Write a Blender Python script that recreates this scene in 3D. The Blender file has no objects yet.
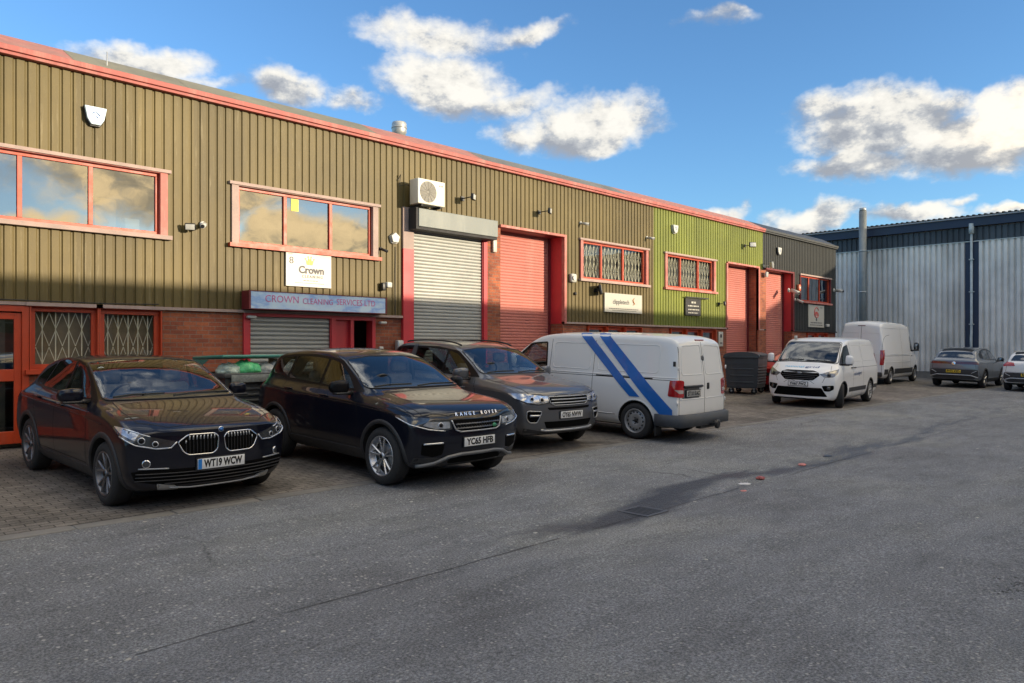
import bpy, bmesh, math, random
from mathutils import Vector, Matrix, noise as mnoise
from mathutils.bvhtree import BVHTree
random.seed(7)
PI = math.pi
SC = bpy.context.scene
COL = SC.collection
V = Vector

# ------------------------------------------------------------------ materials
def nmat(name):
    m = bpy.data.materials.new(name); m.use_nodes = True
    nt = m.node_tree
    b = nt.nodes['Principled BSDF']
    return m, nt, b
def N(nt, t, **kw):
    n = nt.nodes.new(t)
    for k, v in kw.items():
        if k in n.inputs: n.inputs[k].default_value = v
        else: setattr(n, k, v)
    return n
def L(nt, a, ao, b, bi): nt.links.new(a.outputs[ao], b.inputs[bi])
def ramp(nt, stops, src=None, out='Fac'):
    r = nt.nodes.new('ShaderNodeValToRGB')
    e = r.color_ramp.elements
    while len(e) < len(stops): e.new(0.5)
    for el, (p, c) in zip(e, stops):
        el.position = p; el.color = (c, c, c, 1) if isinstance(c, (int, float)) else (*c[:3], 1)
    if src: L(nt, src, out if out in src.outputs else 0, r, 0)
    return r
def mixc(nt, fac, a, b, mode='MIX'):
    m = nt.nodes.new('ShaderNodeMix'); m.data_type = 'RGBA'; m.blend_type = mode
    for idx, v in ((0, fac), (6, a), (7, b)):
        if isinstance(v, tuple) and hasattr(v[0], 'outputs'): nt.links.new(v[0].outputs[v[1]], m.inputs[idx])
        elif isinstance(v, (int, float)) : m.inputs[idx].default_value = v if idx == 0 else (v, v, v, 1)
        else: m.inputs[idx].default_value = (*v[:3], 1)
    return (m, 2)
def setc(nt, b, src): nt.links.new(src[0].outputs[src[1]], b.inputs['Base Color'])
def mth(nt, op, a, b=None, c=None, clamp=False):
    m = nt.nodes.new('ShaderNodeMath'); m.operation = op; m.use_clamp = clamp
    for i, v in enumerate((a, b, c)):
        if v is None: continue
        if isinstance(v, tuple): nt.links.new(v[0].outputs[v[1]], m.inputs[i])
        else: m.inputs[i].default_value = v
    return (m, 0)
def bump(nt, b, src, strength=0.3, dist=0.01):
    bp = N(nt, 'ShaderNodeBump', Strength=strength, Distance=dist)
    nt.links.new(src[0].outputs[src[1]], bp.inputs['Height'])
    L(nt, bp, 'Normal', b, 'Normal')
    return bp
def wpos(nt, scale=(1, 1, 1)):
    g = nt.nodes.new('ShaderNodeNewGeometry')
    m = N(nt, 'ShaderNodeMapping'); m.inputs['Scale'].default_value = scale
    L(nt, g, 'Position', m, 'Vector')
    return m
def opos(nt, scale=(1, 1, 1)):
    g = nt.nodes.new('ShaderNodeTexCoord')
    m = N(nt, 'ShaderNodeMapping'); m.inputs['Scale'].default_value = scale
    L(nt, g, 'Object', m, 'Vector')
    return m
def noise(nt, vec, scale, detail=5, rough=0.6):
    n = N(nt, 'ShaderNodeTexNoise', Scale=scale, Detail=detail, Roughness=rough)
    L(nt, vec, 0, n, 'Vector'); return n

_pm = {}
def plain(name, col, rough=0.5, metal=0.0, spec=0.5, var=0.12, scale=6, coat=0, bmp=0, grime=None):
    """painted / plastic / metal surface with a little procedural unevenness"""
    if name in _pm: return _pm[name]
    m, nt, b = nmat(name)
    v = opos(nt)
    n1 = noise(nt, v, scale, 6, .65)
    r = ramp(nt, [(.3, tuple(c*(1-var) for c in col)), (.7, tuple(min(1, c*(1+var)) for c in col))], n1)
    src = (r, 0)
    if grime:
        n2 = noise(nt, opos(nt, (1, 1, .22)), scale*.6, 7, .7)
        rr = ramp(nt, [(.48, 0.0), (.72, grime[1])], n2)
        src = mixc(nt, (rr, 0), src, grime[0])
    setc(nt, b, src)
    rr = ramp(nt, [(.3, max(0, rough-.06)), (.7, min(1, rough+.08))], n1); L(nt, rr, 0, b, 'Roughness')
    b.inputs['Metallic'].default_value = metal
    b.inputs['Specular IOR Level'].default_value = spec
    b.inputs['Coat Weight'].default_value = coat
    b.inputs['Coat Roughness'].default_value = .02
    if bmp: bump(nt, b, (n1, 0), bmp, .01)
    _pm[name] = m
    return m

def cladding_mat(name, col, chalk, streak=.35):
    m, nt, b = nmat(name)
    v = wpos(nt); vs = wpos(nt, (3, 3, .35)); vv = wpos(nt, (9, 9, .5))
    a = noise(nt, v, .8, 6, .6); s = noise(nt, vs, 2.2, 7, .7); d = noise(nt, vv, 2.5, 5, .75)
    r0 = ramp(nt, [(.3, tuple(c*.82 for c in col)), (.7, tuple(c*1.15 for c in col))], a)
    r1 = ramp(nt, [(.42, 0.0), (.75, streak)], s)
    gg = nt.nodes.new('ShaderNodeNewGeometry'); sx = nt.nodes.new('ShaderNodeSeparateXYZ'); L(nt, gg, 'Position', sx, 0)
    fl = mth(nt, 'FLOOR', mth(nt, 'DIVIDE', mth(nt, 'ADD', (sx, 0), (sx, 1)), .93)); wn = nt.nodes.new('ShaderNodeTexWhiteNoise'); wn.noise_dimensions = '1D'; nt.links.new(fl[0].outputs[0], wn.inputs['W'])
    rw = ramp(nt, [(0, .86), (1, 1.10)], wn, 'Value')
    x = mixc(nt, (r1, 0), mixc(nt, 1.0, (r0, 0), (rw, 0), 'MULTIPLY'), tuple(c*.55+.01 for c in col))
    r2 = ramp(nt, [(.57, 0.0), (.76, .55)], d)
    x = mixc(nt, (r2, 0), x, chalk)
    sp = noise(nt, v, 45, 3, .7); r3 = ramp(nt, [(.70, 0.0), (.76, .5)], sp)
    x = mixc(nt, (r3, 0), x, chalk)
    setc(nt, b, x)
    b.inputs['Roughness'].default_value = .55
    b.inputs['Specular IOR Level'].default_value = .35
    bump(nt, b, (a, 0), .1, .02)
    return m

def brick_mat(name, c1, c2, mortar):
    m, nt, b = nmat(name)
    g = nt.nodes.new('ShaderNodeNewGeometry'); sp = nt.nodes.new('ShaderNodeSeparateXYZ'); L(nt, g, 'Position', sp, 0)
    add = mth(nt, 'ADD', (sp, 0), (sp, 1)); cb = nt.nodes.new('ShaderNodeCombineXYZ')
    nt.links.new(add[0].outputs[0], cb.inputs[0]); nt.links.new(sp.outputs[2], cb.inputs[1])
    br = N(nt, 'ShaderNodeTexBrick', Scale=1.0)
    br.inputs['Color1'].default_value = (*c1, 1); br.inputs['Color2'].default_value = (*c2, 1); br.inputs['Mortar'].default_value = (*mortar, 1)
    br.inputs['Mortar Size'].default_value = .006; br.inputs['Brick Width'].default_value = .225; br.inputs['Row Height'].default_value = .075
    br.inputs['Bias'].default_value = -.1; br.inputs['Mortar Smooth'].default_value = .15
    L(nt, cb, 0, br, 'Vector')
    n1 = noise(nt, wpos(nt), 1.4, 6, .65); r = ramp(nt, [(.35, .62), (.68, 1.12)], n1)
    n2 = noise(nt, wpos(nt), 30, 4, .7); r2 = ramp(nt, [(.3, .8), (.7, 1.12)], n2)
    x = mixc(nt, 1.0, (br, 0), (r, 0), 'MULTIPLY'); x = mixc(nt, 1.0, x, (r2, 0), 'MULTIPLY')
    setc(nt, b, x); b.inputs['Roughness'].default_value = .85
    inv = mth(nt, 'SUBTRACT', 1.0, (br, 1)); h = mth(nt, 'ADD', inv, (n2, 0))
    bump(nt, b, h, .5, .008)
    return m

def asphalt_mat(name, base, warm=0.0, chip=.5, coarse=1.0):
    m, nt, b = nmat(name)
    v = wpos(nt)
    big = noise(nt, v, .35, 6, .62); mid = noise(nt, wpos(nt, (1, 2.6, 1)), 1.1, 6, .7); fine = noise(nt, v, 60, 6, .82)
    c = base
    r = ramp(nt, [(.30, (c*.78, c*.79, c*.82)), (.5, (c*.97, c, c*(1.07-warm*.06))), (.72, (c*1.20, c*1.21, c*(1.19-warm*.12)))], big)
    r2 = ramp(nt, [(.33, .78), (.5, .98), (.68, 1.14)], mid)
    x = mixc(nt, 1.0, (r, 0), (r2, 0), 'MULTIPLY')
    r3 = ramp(nt, [(.38, .42), (.5, .88), (.60, 1.55)], fine)
    x = mixc(nt, 1.0, x, (r3, 0), 'MULTIPLY')
    vo = N(nt, 'ShaderNodeTexVoronoi', Scale=34*coarse); vo.inputs['Randomness'].default_value = 1; L(nt, v, 0, vo, 'Vector')
    sepc = nt.nodes.new('ShaderNodeSeparateColor'); L(nt, vo, 'Color', sepc, 0)
    sel = ramp(nt, [(.83, 0.0), (.87, 1.0)], sepc); dd = ramp(nt, [(.20, 1.0), (.42, 0.0)], vo, 'Distance')
    k = mth(nt, 'MULTIPLY', (sel, 0), (dd, 0)); k = mth(nt, 'MULTIPLY', k, chip)
    x = mixc(nt, k, x, (.50, .48, .44))
    # scattered pale scuffs and old gum
    v2 = N(nt, 'ShaderNodeTexVoronoi', Scale=2.1); L(nt, v, 0, v2, 'Vector')
    dd2 = ramp(nt, [(.020, .5), (.034, 0.0)], v2, 'Distance'); x = mixc(nt, (dd2, 0), x, (.42, .41, .38))
    # long cracks
    wv = noise(nt, v, 1.3, 5, .6); mv = nt.nodes.new('ShaderNodeMix'); mv.data_type = 'RGBA'; mv.blend_type = 'LINEAR_LIGHT'
    mv.inputs[0].default_value = .25; L(nt, v, 0, mv, 6); L(nt, wv, 'Color', mv, 7)
    v3 = N(nt, 'ShaderNodeTexVoronoi', Scale=.32); v3.feature = 'DISTANCE_TO_EDGE'; nt.links.new(mv.outputs[2], v3.inputs['Vector'])
    cr = ramp(nt, [(.002, .5), (.006, 0.0)], v3, 'Distance'); cm = ramp(nt, [(.56, 0.0), (.66, 1.0)], noise(nt, v, .5, 2, .5))
    ck = mth(nt, 'MULTIPLY', (cr, 0), (cm, 0)); x = mixc(nt, ck, x, (.018, .018, .018))
    # drain line: damp dark streak along the gutter (y about 4.6), widening to the right
    g = nt.nodes.new('ShaderNodeNewGeometry'); sp = nt.nodes.new('ShaderNodeSeparateXYZ'); L(nt, g, 'Position', sp, 0)
    nz = noise(nt, wpos(nt, (.30, .8, 1)), 1.0, 8, .70)
    wob = mth(nt, 'MULTIPLY', mth(nt, 'SUBTRACT', (nz, 0), .5), 3.4)
    dy = mth(nt, 'ABSOLUTE', mth(nt, 'ADD', mth(nt, 'SUBTRACT', (sp, 1), 4.95), wob))
    wide = ramp(nt, [(.0, 0.0), (.14, .0), (.22, .62), (.32, .42), (.6, .26), (.8, .2), (1, .10)]); mr = N(nt, 'ShaderNodeMapRange'); L(nt, sp, 0, mr, 'Value')
    mr.inputs['From Min'].default_value = 0; mr.inputs['From Max'].default_value = 30; L(nt, mr, 0, wide, 0)
    wet = mth(nt, 'DIVIDE', mth(nt, 'SUBTRACT', (wide, 0), dy), .38, clamp=True)
    wetk = mth(nt, 'MULTIPLY', wet, .82)
    x = mixc(nt, wetk, x, (.030, .032, .038))
    setc(nt, b, x)
    ro = mth(nt, 'SUBTRACT', .90, mth(nt, 'MULTIPLY', wet, .55)); nt.links.new(ro[0].outputs[0], b.inputs['Roughness'])
    b.inputs['Specular IOR Level'].default_value = .3
    h = mth(nt, 'ADD', (fine, 0), mth(nt, 'MULTIPLY', (vo, 0), -1.2))
    bump(nt, b, h, .8, .014)
    return m

def paver_mat():
    m, nt, b = nmat('block_paving')
    v = wpos(nt)
    mp = N(nt, 'ShaderNodeMapping'); mp.inputs['Rotation'].default_value = (0, 0, 0); L(nt, v, 0, mp, 0)
    br = N(nt, 'ShaderNodeTexBrick', Scale=1.0)
    br.inputs['Color1'].default_value = (.235, .212, .185, 1); br.inputs['Color2'].default_value = (.165, .150, .133, 1); br.inputs['Mortar'].default_value = (.05, .047, .04, 1)
    br.inputs['Mortar Size'].default_value = .007; br.inputs['Brick Width'].default_value = .20; br.inputs['Row Height'].default_value = .10; br.inputs['Mortar Smooth'].default_value = .3
    L(nt, mp, 0, br, 'Vector')
    big = noise(nt, v, .55, 6, .65); r = ramp(nt, [(.33, .52), (.5, .9), (.68, 1.25)], big)
    mid = noise(nt, v, 3.2, 6, .7); r2 = ramp(nt, [(.35, .72), (.66, 1.2)], mid)
    fine = noise(nt, v, 60, 3, .7); r3 = ramp(nt, [(.35, .7), (.65, 1.2)], fine)
    x = mixc(nt, 1.0, (br, 0), (r, 0), 'MULTIPLY'); x = mixc(nt, 1.0, x, (r2, 0), 'MULTIPLY'); x = mixc(nt, 1.0, x, (r3, 0), 'MULTIPLY')
    oil = noise(nt, v, .9, 4, .6); ro = ramp(nt, [(.60, 0.0), (.70, .65)], oil); x = mixc(nt, (ro, 0), x, (.03, .029, .027))
    v2 = N(nt, 'ShaderNodeTexVoronoi', Scale=1.7); L(nt, v, 0, v2, 'Vector')
    dd2 = ramp(nt, [(.025, .7), (.04, 0.0)], v2, 'Distance'); x = mixc(nt, (dd2, 0), x, (.42, .41, .38))
    setc(nt, b, x); b.inputs['Roughness'].default_value = .88
    inv = mth(nt, 'SUBTRACT', 1.0, (br, 1)); h = mth(nt, 'ADD', inv, mth(nt, 'MULTIPLY', (mid, 0), .8))
    bump(nt, b, h, .5, .012)
    return m

def glass_mat(name, tint, refl, rough=.01, opaque=True, wave=.02, wscale=1.2):
    """window glass: clear dark pane plus mirror reflection"""
    m, nt, b = nmat(name)
    out = nt.nodes['Material Output']
    gl = N(nt, 'ShaderNodeBsdfGlossy', Roughness=rough); gl.inputs['Color'].default_value = (1, 1, 1, 1)
    fr = N(nt, 'ShaderNodeLayerWeight', Blend=.5)
    n = noise(nt, opos(nt), wscale, 2, .5)
    bp = N(nt, 'ShaderNodeBump', Strength=wave, Distance=.1); L(nt, n, 0, bp, 'Height'); L(nt, bp, 0, gl, 'Normal')
    if opaque:
        b.inputs['Base Color'].default_value = (*tint, 1); b.inputs['Roughness'].default_value = .3; base = b
        b.inputs['Specular IOR Level'].default_value = .2
    else:
        base = nt.nodes.new('ShaderNodeBsdfTransparent'); base.inputs[0].default_value = (*tint, 1)
    k = mth(nt, 'MULTIPLY_ADD', mth(nt, 'POWER', (fr, 1), 4.2), 1-refl, refl, clamp=True)
    mx = nt.nodes.new('ShaderNodeMixShader'); nt.links.new(k[0].outputs[0], mx.inputs[0]); L(nt, base, 0, mx, 1); L(nt, gl, 0, mx, 2)
    L(nt, mx, 0, out, 0)
    return m

def car_paint(name, col, metal=.0, flake=.0, dirt=.12, rough=.25):
    m, nt, b = nmat(name)
    n = noise(nt, opos(nt), 3.0, 6, .7); g = nt.nodes.new('ShaderNodeTexCoord'); sp = nt.nodes.new('ShaderNodeSeparateXYZ'); L(nt, g, 'Object', sp, 0)
    low = N(nt, 'ShaderNodeMapRange'); L(nt, sp, 2, low, 'Value'); low.inputs['From Min'].default_value = .75; low.inputs['From Max'].default_value = .2
    low.clamp = True
    k = mth(nt, 'MULTIPLY', mth(nt, 'MULTIPLY', (low, 0), (n, 0)), dirt*2.5); k2 = mth(nt, 'ADD', k, mth(nt, 'MULTIPLY', (n, 0), dirt*.25), clamp=True)
    x = mixc(nt, k2, col, (.16, .145, .12))
    setc(nt, b, x); b.inputs['Metallic'].default_value = metal
    ro = mth(nt, 'MULTIPLY_ADD', k2, .5, rough); nt.links.new(ro[0].outputs[0], b.inputs['Roughness'])
    b.inputs['Coat Weight'].default_value = .75
    cr = mth(nt, 'MULTIPLY_ADD', k2, .35, .015); nt.links.new(cr[0].outputs[0], b.inputs['Coat Roughness'])
    b.inputs['Specular IOR Level'].default_value = .15
    return m

# ------------------------------------------------------------------ mesh helpers
ORG = {}
def org(o): return ORG.get(o.name, V((0, 0, 0))) if o else V((0, 0, 0))
def tag(o, label=None, cat=None, group=None, kind=None):
    if label: o['label'] = label
    if cat: o['category'] = cat
    if group: o['group'] = group
    if kind: o['kind'] = kind
    return o
def empty(name, loc=(0, 0, 0), label=None, cat=None, group=None, mat=None):
    o = bpy.data.objects.new(name, None); COL.objects.link(o); o.empty_display_size = .2
    if mat is not None: o.matrix_world = mat
    else: o.location = loc; ORG[o.name] = V(loc)
    return tag(o, label, cat, group)

class MB:
    def __init__(s): s.bm = bmesh.new()
    def face(s, pts, mi=0, smooth=False):
        f = s.bm.faces.new([s.bm.verts.new(p) for p in pts]); f.material_index = mi; f.smooth = smooth; return f
    def box(s, x0, x1, y0, y1, z0, z1, mi=0, M=None):
        c = [V((x, y, z)) for x in (x0, x1) for y in (y0, y1) for z in (z0, z1)]
        if M is not None: c = [M @ p for p in c]
        v = [s.bm.verts.new(p) for p in c]
        for q in ((0, 1, 3, 2), (4, 6, 7, 5), (0, 4, 5, 1), (2, 3, 7, 6), (0, 2, 6, 4), (1, 5, 7, 3)):
            s.bm.faces.new([v[i] for i in q]).material_index = mi
        return s
    def tube(s, pts, r, n=10, mi=0, cap=True, smooth=True, closed=False):
        pts = [V(p) for p in pts]; rr = r if isinstance(r, (list, tuple)) else [r]*len(pts)
        rings = []; m = len(pts); up = None
        for i, p in enumerate(pts):
            if closed: t = pts[(i+1) % m]-pts[i-1]
            else: t = pts[min(i+1, m-1)]-pts[max(i-1, 0)]
            t.normalize()
            if up is None:
                up = V((0, 0, 1)) if abs(t.z) < .9 else V((1, 0, 0))
            a = t.cross(up)
            if a.length < 1e-4: a = t.cross(V((0, 1, 0)))
            a.normalize(); b = a.cross(t).normalized(); up = b
            rings.append([s.bm.verts.new(p+(a*math.cos(2*PI*k/n)+b*math.sin(2*PI*k/n))*rr[i]) for k in range(n)])
        for i in range(m if closed else m-1):
            A, B = rings[i], rings[(i+1) % m]
            for k in range(n):
                f = s.bm.faces.new((A[k], A[(k+1) % n], B[(k+1) % n], B[k])); f.material_index = mi; f.smooth = smooth
        if cap and not closed:
            s.bm.faces.new(rings[0][::-1]).material_index = mi; s.bm.faces.new(rings[-1]).material_index = mi
        return s
    def lathe(s, prof, axis='z', n=32, c=(0, 0, 0), mi=0, smooth=True, closed=False, cap=True):
        c = V(c); rings = []
        for (r, h) in prof:
            ring = []
            for k in range(n):
                a = 2*PI*k/n; x, y = r*math.cos(a), r*math.sin(a)
                p = V((x, y, h)) if axis == 'z' else (V((x, h, y)) if axis == 'y' else V((h, x, y)))
                ring.append(s.bm.verts.new(c+p))
            rings.append(ring)
        m = len(rings)
        for i in range(m if closed else m-1):
            A, B = rings[i], rings[(i+1) % m]
            for k in range(n):
                f = s.bm.faces.new((A[k], A[(k+1) % n], B[(k+1) % n], B[k])); f.material_index = mi; f.smooth = smooth
        if not closed and cap:
            for ring in (rings[0], rings[-1]):
                if (ring[0].co-ring[n//2].co).length > 1e-3: s.bm.faces.new(ring).material_index = mi
        return s
    def prism(s, poly, d0, d1, plane='xz', mi=0, M=None, smooth=False):
        def P(a, b, d):
            p = {'xz': V((a, d, b)), 'yz': V((d, a, b)), 'xy': V((a, b, d))}[plane]
            return M @ p if M is not None else p
        A = [s.bm.verts.new(P(a, b, d0)) for a, b in poly]; B = [s.bm.verts.new(P(a, b, d1)) for a, b in poly]
        n = len(poly)
        s.bm.faces.new(A[::-1]).material_index = mi; s.bm.faces.new(B).material_index = mi
        for k in range(n):
            f = s.bm.faces.new((A[k], A[(k+1) % n], B[(k+1) % n], B[k])); f.material_index = mi; f.smooth = smooth
        return s
    def rbox(s, c, size, bev=.02, seg=2, mi=0, M=None, smooth=True):
        b2 = bmesh.new(); bmesh.ops.create_cube(b2, size=1)
        for v in b2.verts: v.co = V((v.co.x*size[0], v.co.y*size[1], v.co.z*size[2]))
        bmesh.ops.bevel(b2, geom=list(b2.edges), offset=min(bev, min(size)*.45), segments=seg, profile=.5, affect='EDGES')
        mp = {}
        for v in b2.verts:
            p = v.co+V(c); p = M @ p if M is not None else p
            mp[v] = s.bm.verts.new(p)
        for f in b2.faces:
            g = s.bm.faces.new([mp[v] for v in f.verts]); g.material_index = mi; g.smooth = smooth
        b2.free(); return s
    def build(s, name, mats, parent=None, origin=None, bevel=0, label=None, cat=None, group=None, kind=None, local=False):
        bmesh.ops.recalc_face_normals(s.bm, faces=s.bm.faces)
        me = bpy.data.meshes.new(name)
        o3 = V((0, 0, 0))
        if not local:
            o3 = V(origin) if origin is not None else org(parent)
            if o3.length > 0: bmesh.ops.translate(s.bm, verts=s.bm.verts, vec=-o3)
        s.bm.to_mesh(me); s.bm.free()
        o = bpy.data.objects.new(name, me); COL.objects.link(o)
        for m in (mats if isinstance(mats, (list, tuple)) else [mats]): me.materials.append(m)
        if parent is not None: o.parent = parent
        elif origin is not None: o.location = o3
        ORG[o.name] = o3
        if bevel:
            md = o.modifiers.new('bevel', 'BEVEL'); md.width = bevel; md.segments = 2; md.limit_method = 'ANGLE'
        return tag(o, label, cat, group, kind)

def text_into(mb, txt, M, size, mi=0, width=None, bold=.0, depth=.0015, spacing=1.0, align='CENTER', res=3):
    cu = bpy.data.curves.new('lettering', 'FONT'); cu.body = txt; cu.size = size; cu.align_x = align; cu.align_y = 'CENTER'
    cu.offset = bold*size; cu.extrude = depth; cu.space_character = spacing; cu.resolution_u = res
    o = bpy.data.objects.new('lettering', cu); COL.objects.link(o)
    dg = bpy.context.evaluated_depsgraph_get(); me = bpy.data.meshes.new_from_object(o.evaluated_get(dg))
    xs = [v.co.x for v in me.vertices]
    sx = 1.0
    if width and xs: sx = width/(max(xs)-min(xs))
    cx = (max(xs)+min(xs))/2 if xs else 0
    vs = [mb.bm.verts.new(M @ V(((v.co.x-(cx if align == 'CENTER' else 0))*sx, v.co.y, v.co.z))) for v in me.vertices]
    for p in me.polygons:
        try: mb.bm.faces.new([vs[i] for i in p.vertices]).material_index = mi
        except ValueError: pass
    bpy.data.objects.remove(o); bpy.data.curves.remove(cu); bpy.data.meshes.remove(me)
def face_M(x, y, z, d=(0, -1, 0)):
    """frame whose +Z looks along d (the reader stands there), +Y up"""
    n = V(d).normalized(); up = V((0, 0, 1)); r = up.cross(n).normalized(); u = n.cross(r)
    return Matrix.Translation((x, y, z)) @ Matrix((( r.x, u.x, n.x, 0), (r.y, u.y, n.y, 0), (r.z, u.z, n.z, 0), (0, 0, 0, 1)))

# ------------------------------------------------------------------ camera and geometry of the place
D = 13.3            # distance camera -> terrace front (y axis)
CH = 1.5
cam = bpy.data.cameras.new('camera'); cam.sensor_width = 36; cam.lens = 740/1024*36; cam.clip_end = 4000; cam.clip_start = .05
cam.shift_y = 5.5/1024
co = bpy.data.objects.new('camera', cam); COL.objects.link(co); co.location = (0, 0, CH); co.rotation_euler = (PI/2, 0, -PI/4)
SC.camera = co

def gz(y):
    if y >= D: return -.04
    if y >= 4.7: return -.04-.031*(D-y)
    z0 = -.04-.031*(D-4.7)
    if y >= -1: return z0+.02*(4.7-y)
    return z0+.02*5.7
def fx(px, d=0.0):
    u = (px-512)/740; return (D+d)*(1+u)/(1-u)
def fz(px, py, d=0.0):
    u = (px-512)/740; return CH+(347-py)*((D+d)*math.sqrt(2)/(1-u))/740
# ------------------------------------------------------------------ sky, sun
SUN_AZ = math.atan2(.43, -1.0)       # towards the sun: x=.35, y=-1
SUN_EL = math.radians(8.3)
def build_sky():
    w = bpy.data.worlds.new('World'); SC.world = w; w.use_nodes = True
    nt = w.node_tree; nt.nodes.clear()
    out = nt.nodes.new('ShaderNodeOutputWorld')
    sky = nt.nodes.new('ShaderNodeTexSky'); sky.sky_type = 'NISHITA'; sky.sun_disc = False
    sky.sun_elevation = SUN_EL; sky.sun_rotation = SUN_AZ; sky.ozone_density = 2.2; sky.dust_density = .25; sky.air_density = 1.0
    tint = mixc(nt, 1.0, (sky, 0), (SKT[0], SKT[1], SKT[2]), 'MULTIPLY')
    bg = N(nt, 'ShaderNodeBackground', Strength=SKY_STR); nt.links.new(tint[0].outputs[2], bg.inputs[0])
    tc = nt.nodes.new('ShaderNodeTexCoord'); sp = nt.nodes.new('ShaderNodeSeparateXYZ'); L(nt, tc, 'Generated', sp, 0)
    # warp the direction
    n0 = N(nt, 'ShaderNodeTexNoise', Scale=7.0, Detail=5, Roughness=.6); L(nt, tc, 'Generated', n0, 'Vector')
    sc = nt.nodes.new('ShaderNodeSeparateColor'); L(nt, n0, 'Color', sc, 0)
    az = mth(nt, 'ARCTAN2', (sp, 0), (sp, 1)); el = mth(nt, 'ARCSINE', (sp, 2))
    azw = mth(nt, 'MULTIPLY_ADD', mth(nt, 'SUBTRACT', (sc, 0), .5), .16, az)
    elw = mth(nt, 'MULTIPLY_ADD', mth(nt, 'SUBTRACT', (sc, 1), .5), .10, el)
    def pix(px, py):
        u = (px-512)/740; s = math.sqrt(.5); x, y, z = s*(1+u), s*(1-u), (347-py)/740
        return math.atan2(x, y), math.atan2(z, math.hypot(x, y))
    blobs = []   # az, el, ra, re, gain
    for (px, py, rx, ry, g) in ((150, 62, 95, 26, .9), (282, 92, 62, 30, .95), (205, 88, 60, 14, .6), (350, 100, 40, 16, .55),
                             (455, 76, 92, 40, 1.0), (520, 30, 60, 16, .6), (430, 30, 80, 32, .85), (585, 126, 90, 36, 1.0), (525, 130, 40, 30, .8), (520, 98, 70, 22, .7),
                             (880, 120, 120, 44, 1.05), (985, 138, 120, 50, 1.1), (850, 166, 85, 20, .85), (1060, 120, 110, 60, 1.0),
                             (815, 216, 66, 22, 1.0), (718, 212, 40, 14, .9), (910, 218, 60, 17, .95), (960, 205, 26, 9, .7), (1010, 214, 60, 10, .8), (700, 20, 60, 14, .35)):
        a, e = pix(px, py); a2, _ = pix(px+rx, py); a1, _ = pix(px-rx, py); _, e2 = pix(px, py-ry); _, e1 = pix(px, py+ry)
        blobs.append((a, e, abs(a2-a1)/2, abs(e2-e1)/2, g))
    # the part of the sky the windows mirror, and the rest around
    for (a, e, ra, re, g) in ((2.78, .20, .26, .06, 1.0), (2.60, .135, .17, .050, 1.1), (2.97, .12, .12, .040, 1.0), (2.45, .36, .5, .10, 1.0), (2.36, .17, .24, .05, .95), (2.05, .26, .28, .07, .95), (3.02, .30, .4, .09, .9),
                              (1.75, .45, .30, .12, .9), (-2.6, .3, .5, .12, .9), (-1.9, .35, .4, .12, .9), (-1.2, .5, .45, .14, .85),
                              (-.6, 1.0, .8, .25, 1.0), (.9, 1.1, .8, .25, 1.0), (2.6, 1.0, .9, .25, 1.0), (-2.2, 1.1, .8, .3, 1.0), (1.9, .85, .45, .16, 1.0), (2.9, .6, .6, .16, 1.0), (-2.4, .65, .6, .16, 1.0), (-1.5, 1.25, .9, .3, 1), (2.2, 1.3, .9, .3, 1), (-.5, .35, .4, .10, .8)):  # the high ones, never in view, are added to brighten the shade
        blobs.append((a, e, ra, re, g))
    m = None; hrel = None
    for (a, e, ra, re, g) in blobs:
        dx = mth(nt, 'MULTIPLY', mth(nt, 'SUBTRACT', azw, a), 1/ra); dy = mth(nt, 'MULTIPLY', mth(nt, 'SUBTRACT', elw, e), 1/re)
        d2 = mth(nt, 'MULTIPLY_ADD', dx, dx, mth(nt, 'MULTIPLY', dy, dy))
        v = mth(nt, 'MULTIPLY', mth(nt, 'SUBTRACT', 1.0, mth(nt, 'POWER', d2, .75)), g)
        v = mth(nt, 'MAXIMUM', v, 0.0)
        h = mth(nt, 'MULTIPLY', v, dy)
        m = v if m is None else mth(nt, 'MAXIMUM', m, v)
        hrel = h if hrel is None else mth(nt, 'ADD', hrel, h)
    mp = N(nt, 'ShaderNodeMapping'); mp.inputs['Scale'].default_value = (1, 1, 1.7); L(nt, tc, 'Generated', mp, 0)
    f1 = N(nt, 'ShaderNodeTexNoise', Scale=9, Detail=10, Roughness=.62); L(nt, mp, 0, f1, 'Vector')
    # same noise sampled a little toward the light, for lit and shaded sides of the billows
    mp2 = N(nt, 'ShaderNodeMapping'); mp2.inputs['Scale'].default_value = (1, 1, 1.7); mp2.inputs['Location'].default_value = (.012, -.02, .024); L(nt, tc, 'Generated', mp2, 0)
    f2 = N(nt, 'ShaderNodeTexNoise', Scale=9, Detail=10, Roughness=.62); L(nt, mp2, 0, f2, 'Vector')
    f3 = N(nt, 'ShaderNodeTexNoise', Scale=3.2, Detail=6, Roughness=.6); L(nt, mp, 0, f3, 'Vector')
    dens = mth(nt, 'ADD', mth(nt, 'MULTIPLY', m, 1.15), mth(nt, 'MULTIPLY', mth(nt, 'SUBTRACT', (f1, 0), .5), 2.0))
    alpha = N(nt, 'ShaderNodeMapRange'); alpha.interpolation_type = 'SMOOTHSTEP'; nt.links.new(dens[0].outputs[0], alpha.inputs['Value'])
    alpha.inputs['From Min'].default_value = .08; alpha.inputs['From Max'].default_value = .86
    gate = mth(nt, 'MULTIPLY', m, 6.0, clamp=True)
    al = mth(nt, 'MULTIPLY', (alpha, 0), gate); al = mth(nt, 'MULTIPLY', al, .96)
    lit = mth(nt, 'ADD', mth(nt, 'MULTIPLY', mth(nt, 'SUBTRACT', (f1, 0), (f2, 0)), 4.5), mth(nt, 'MULTIPLY', hrel, 1.0))
    lit = mth(nt, 'ADD', lit, mth(nt, 'MULTIPLY', mth(nt, 'SUBTRACT', (f3, 0), .5), .9))
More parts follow.
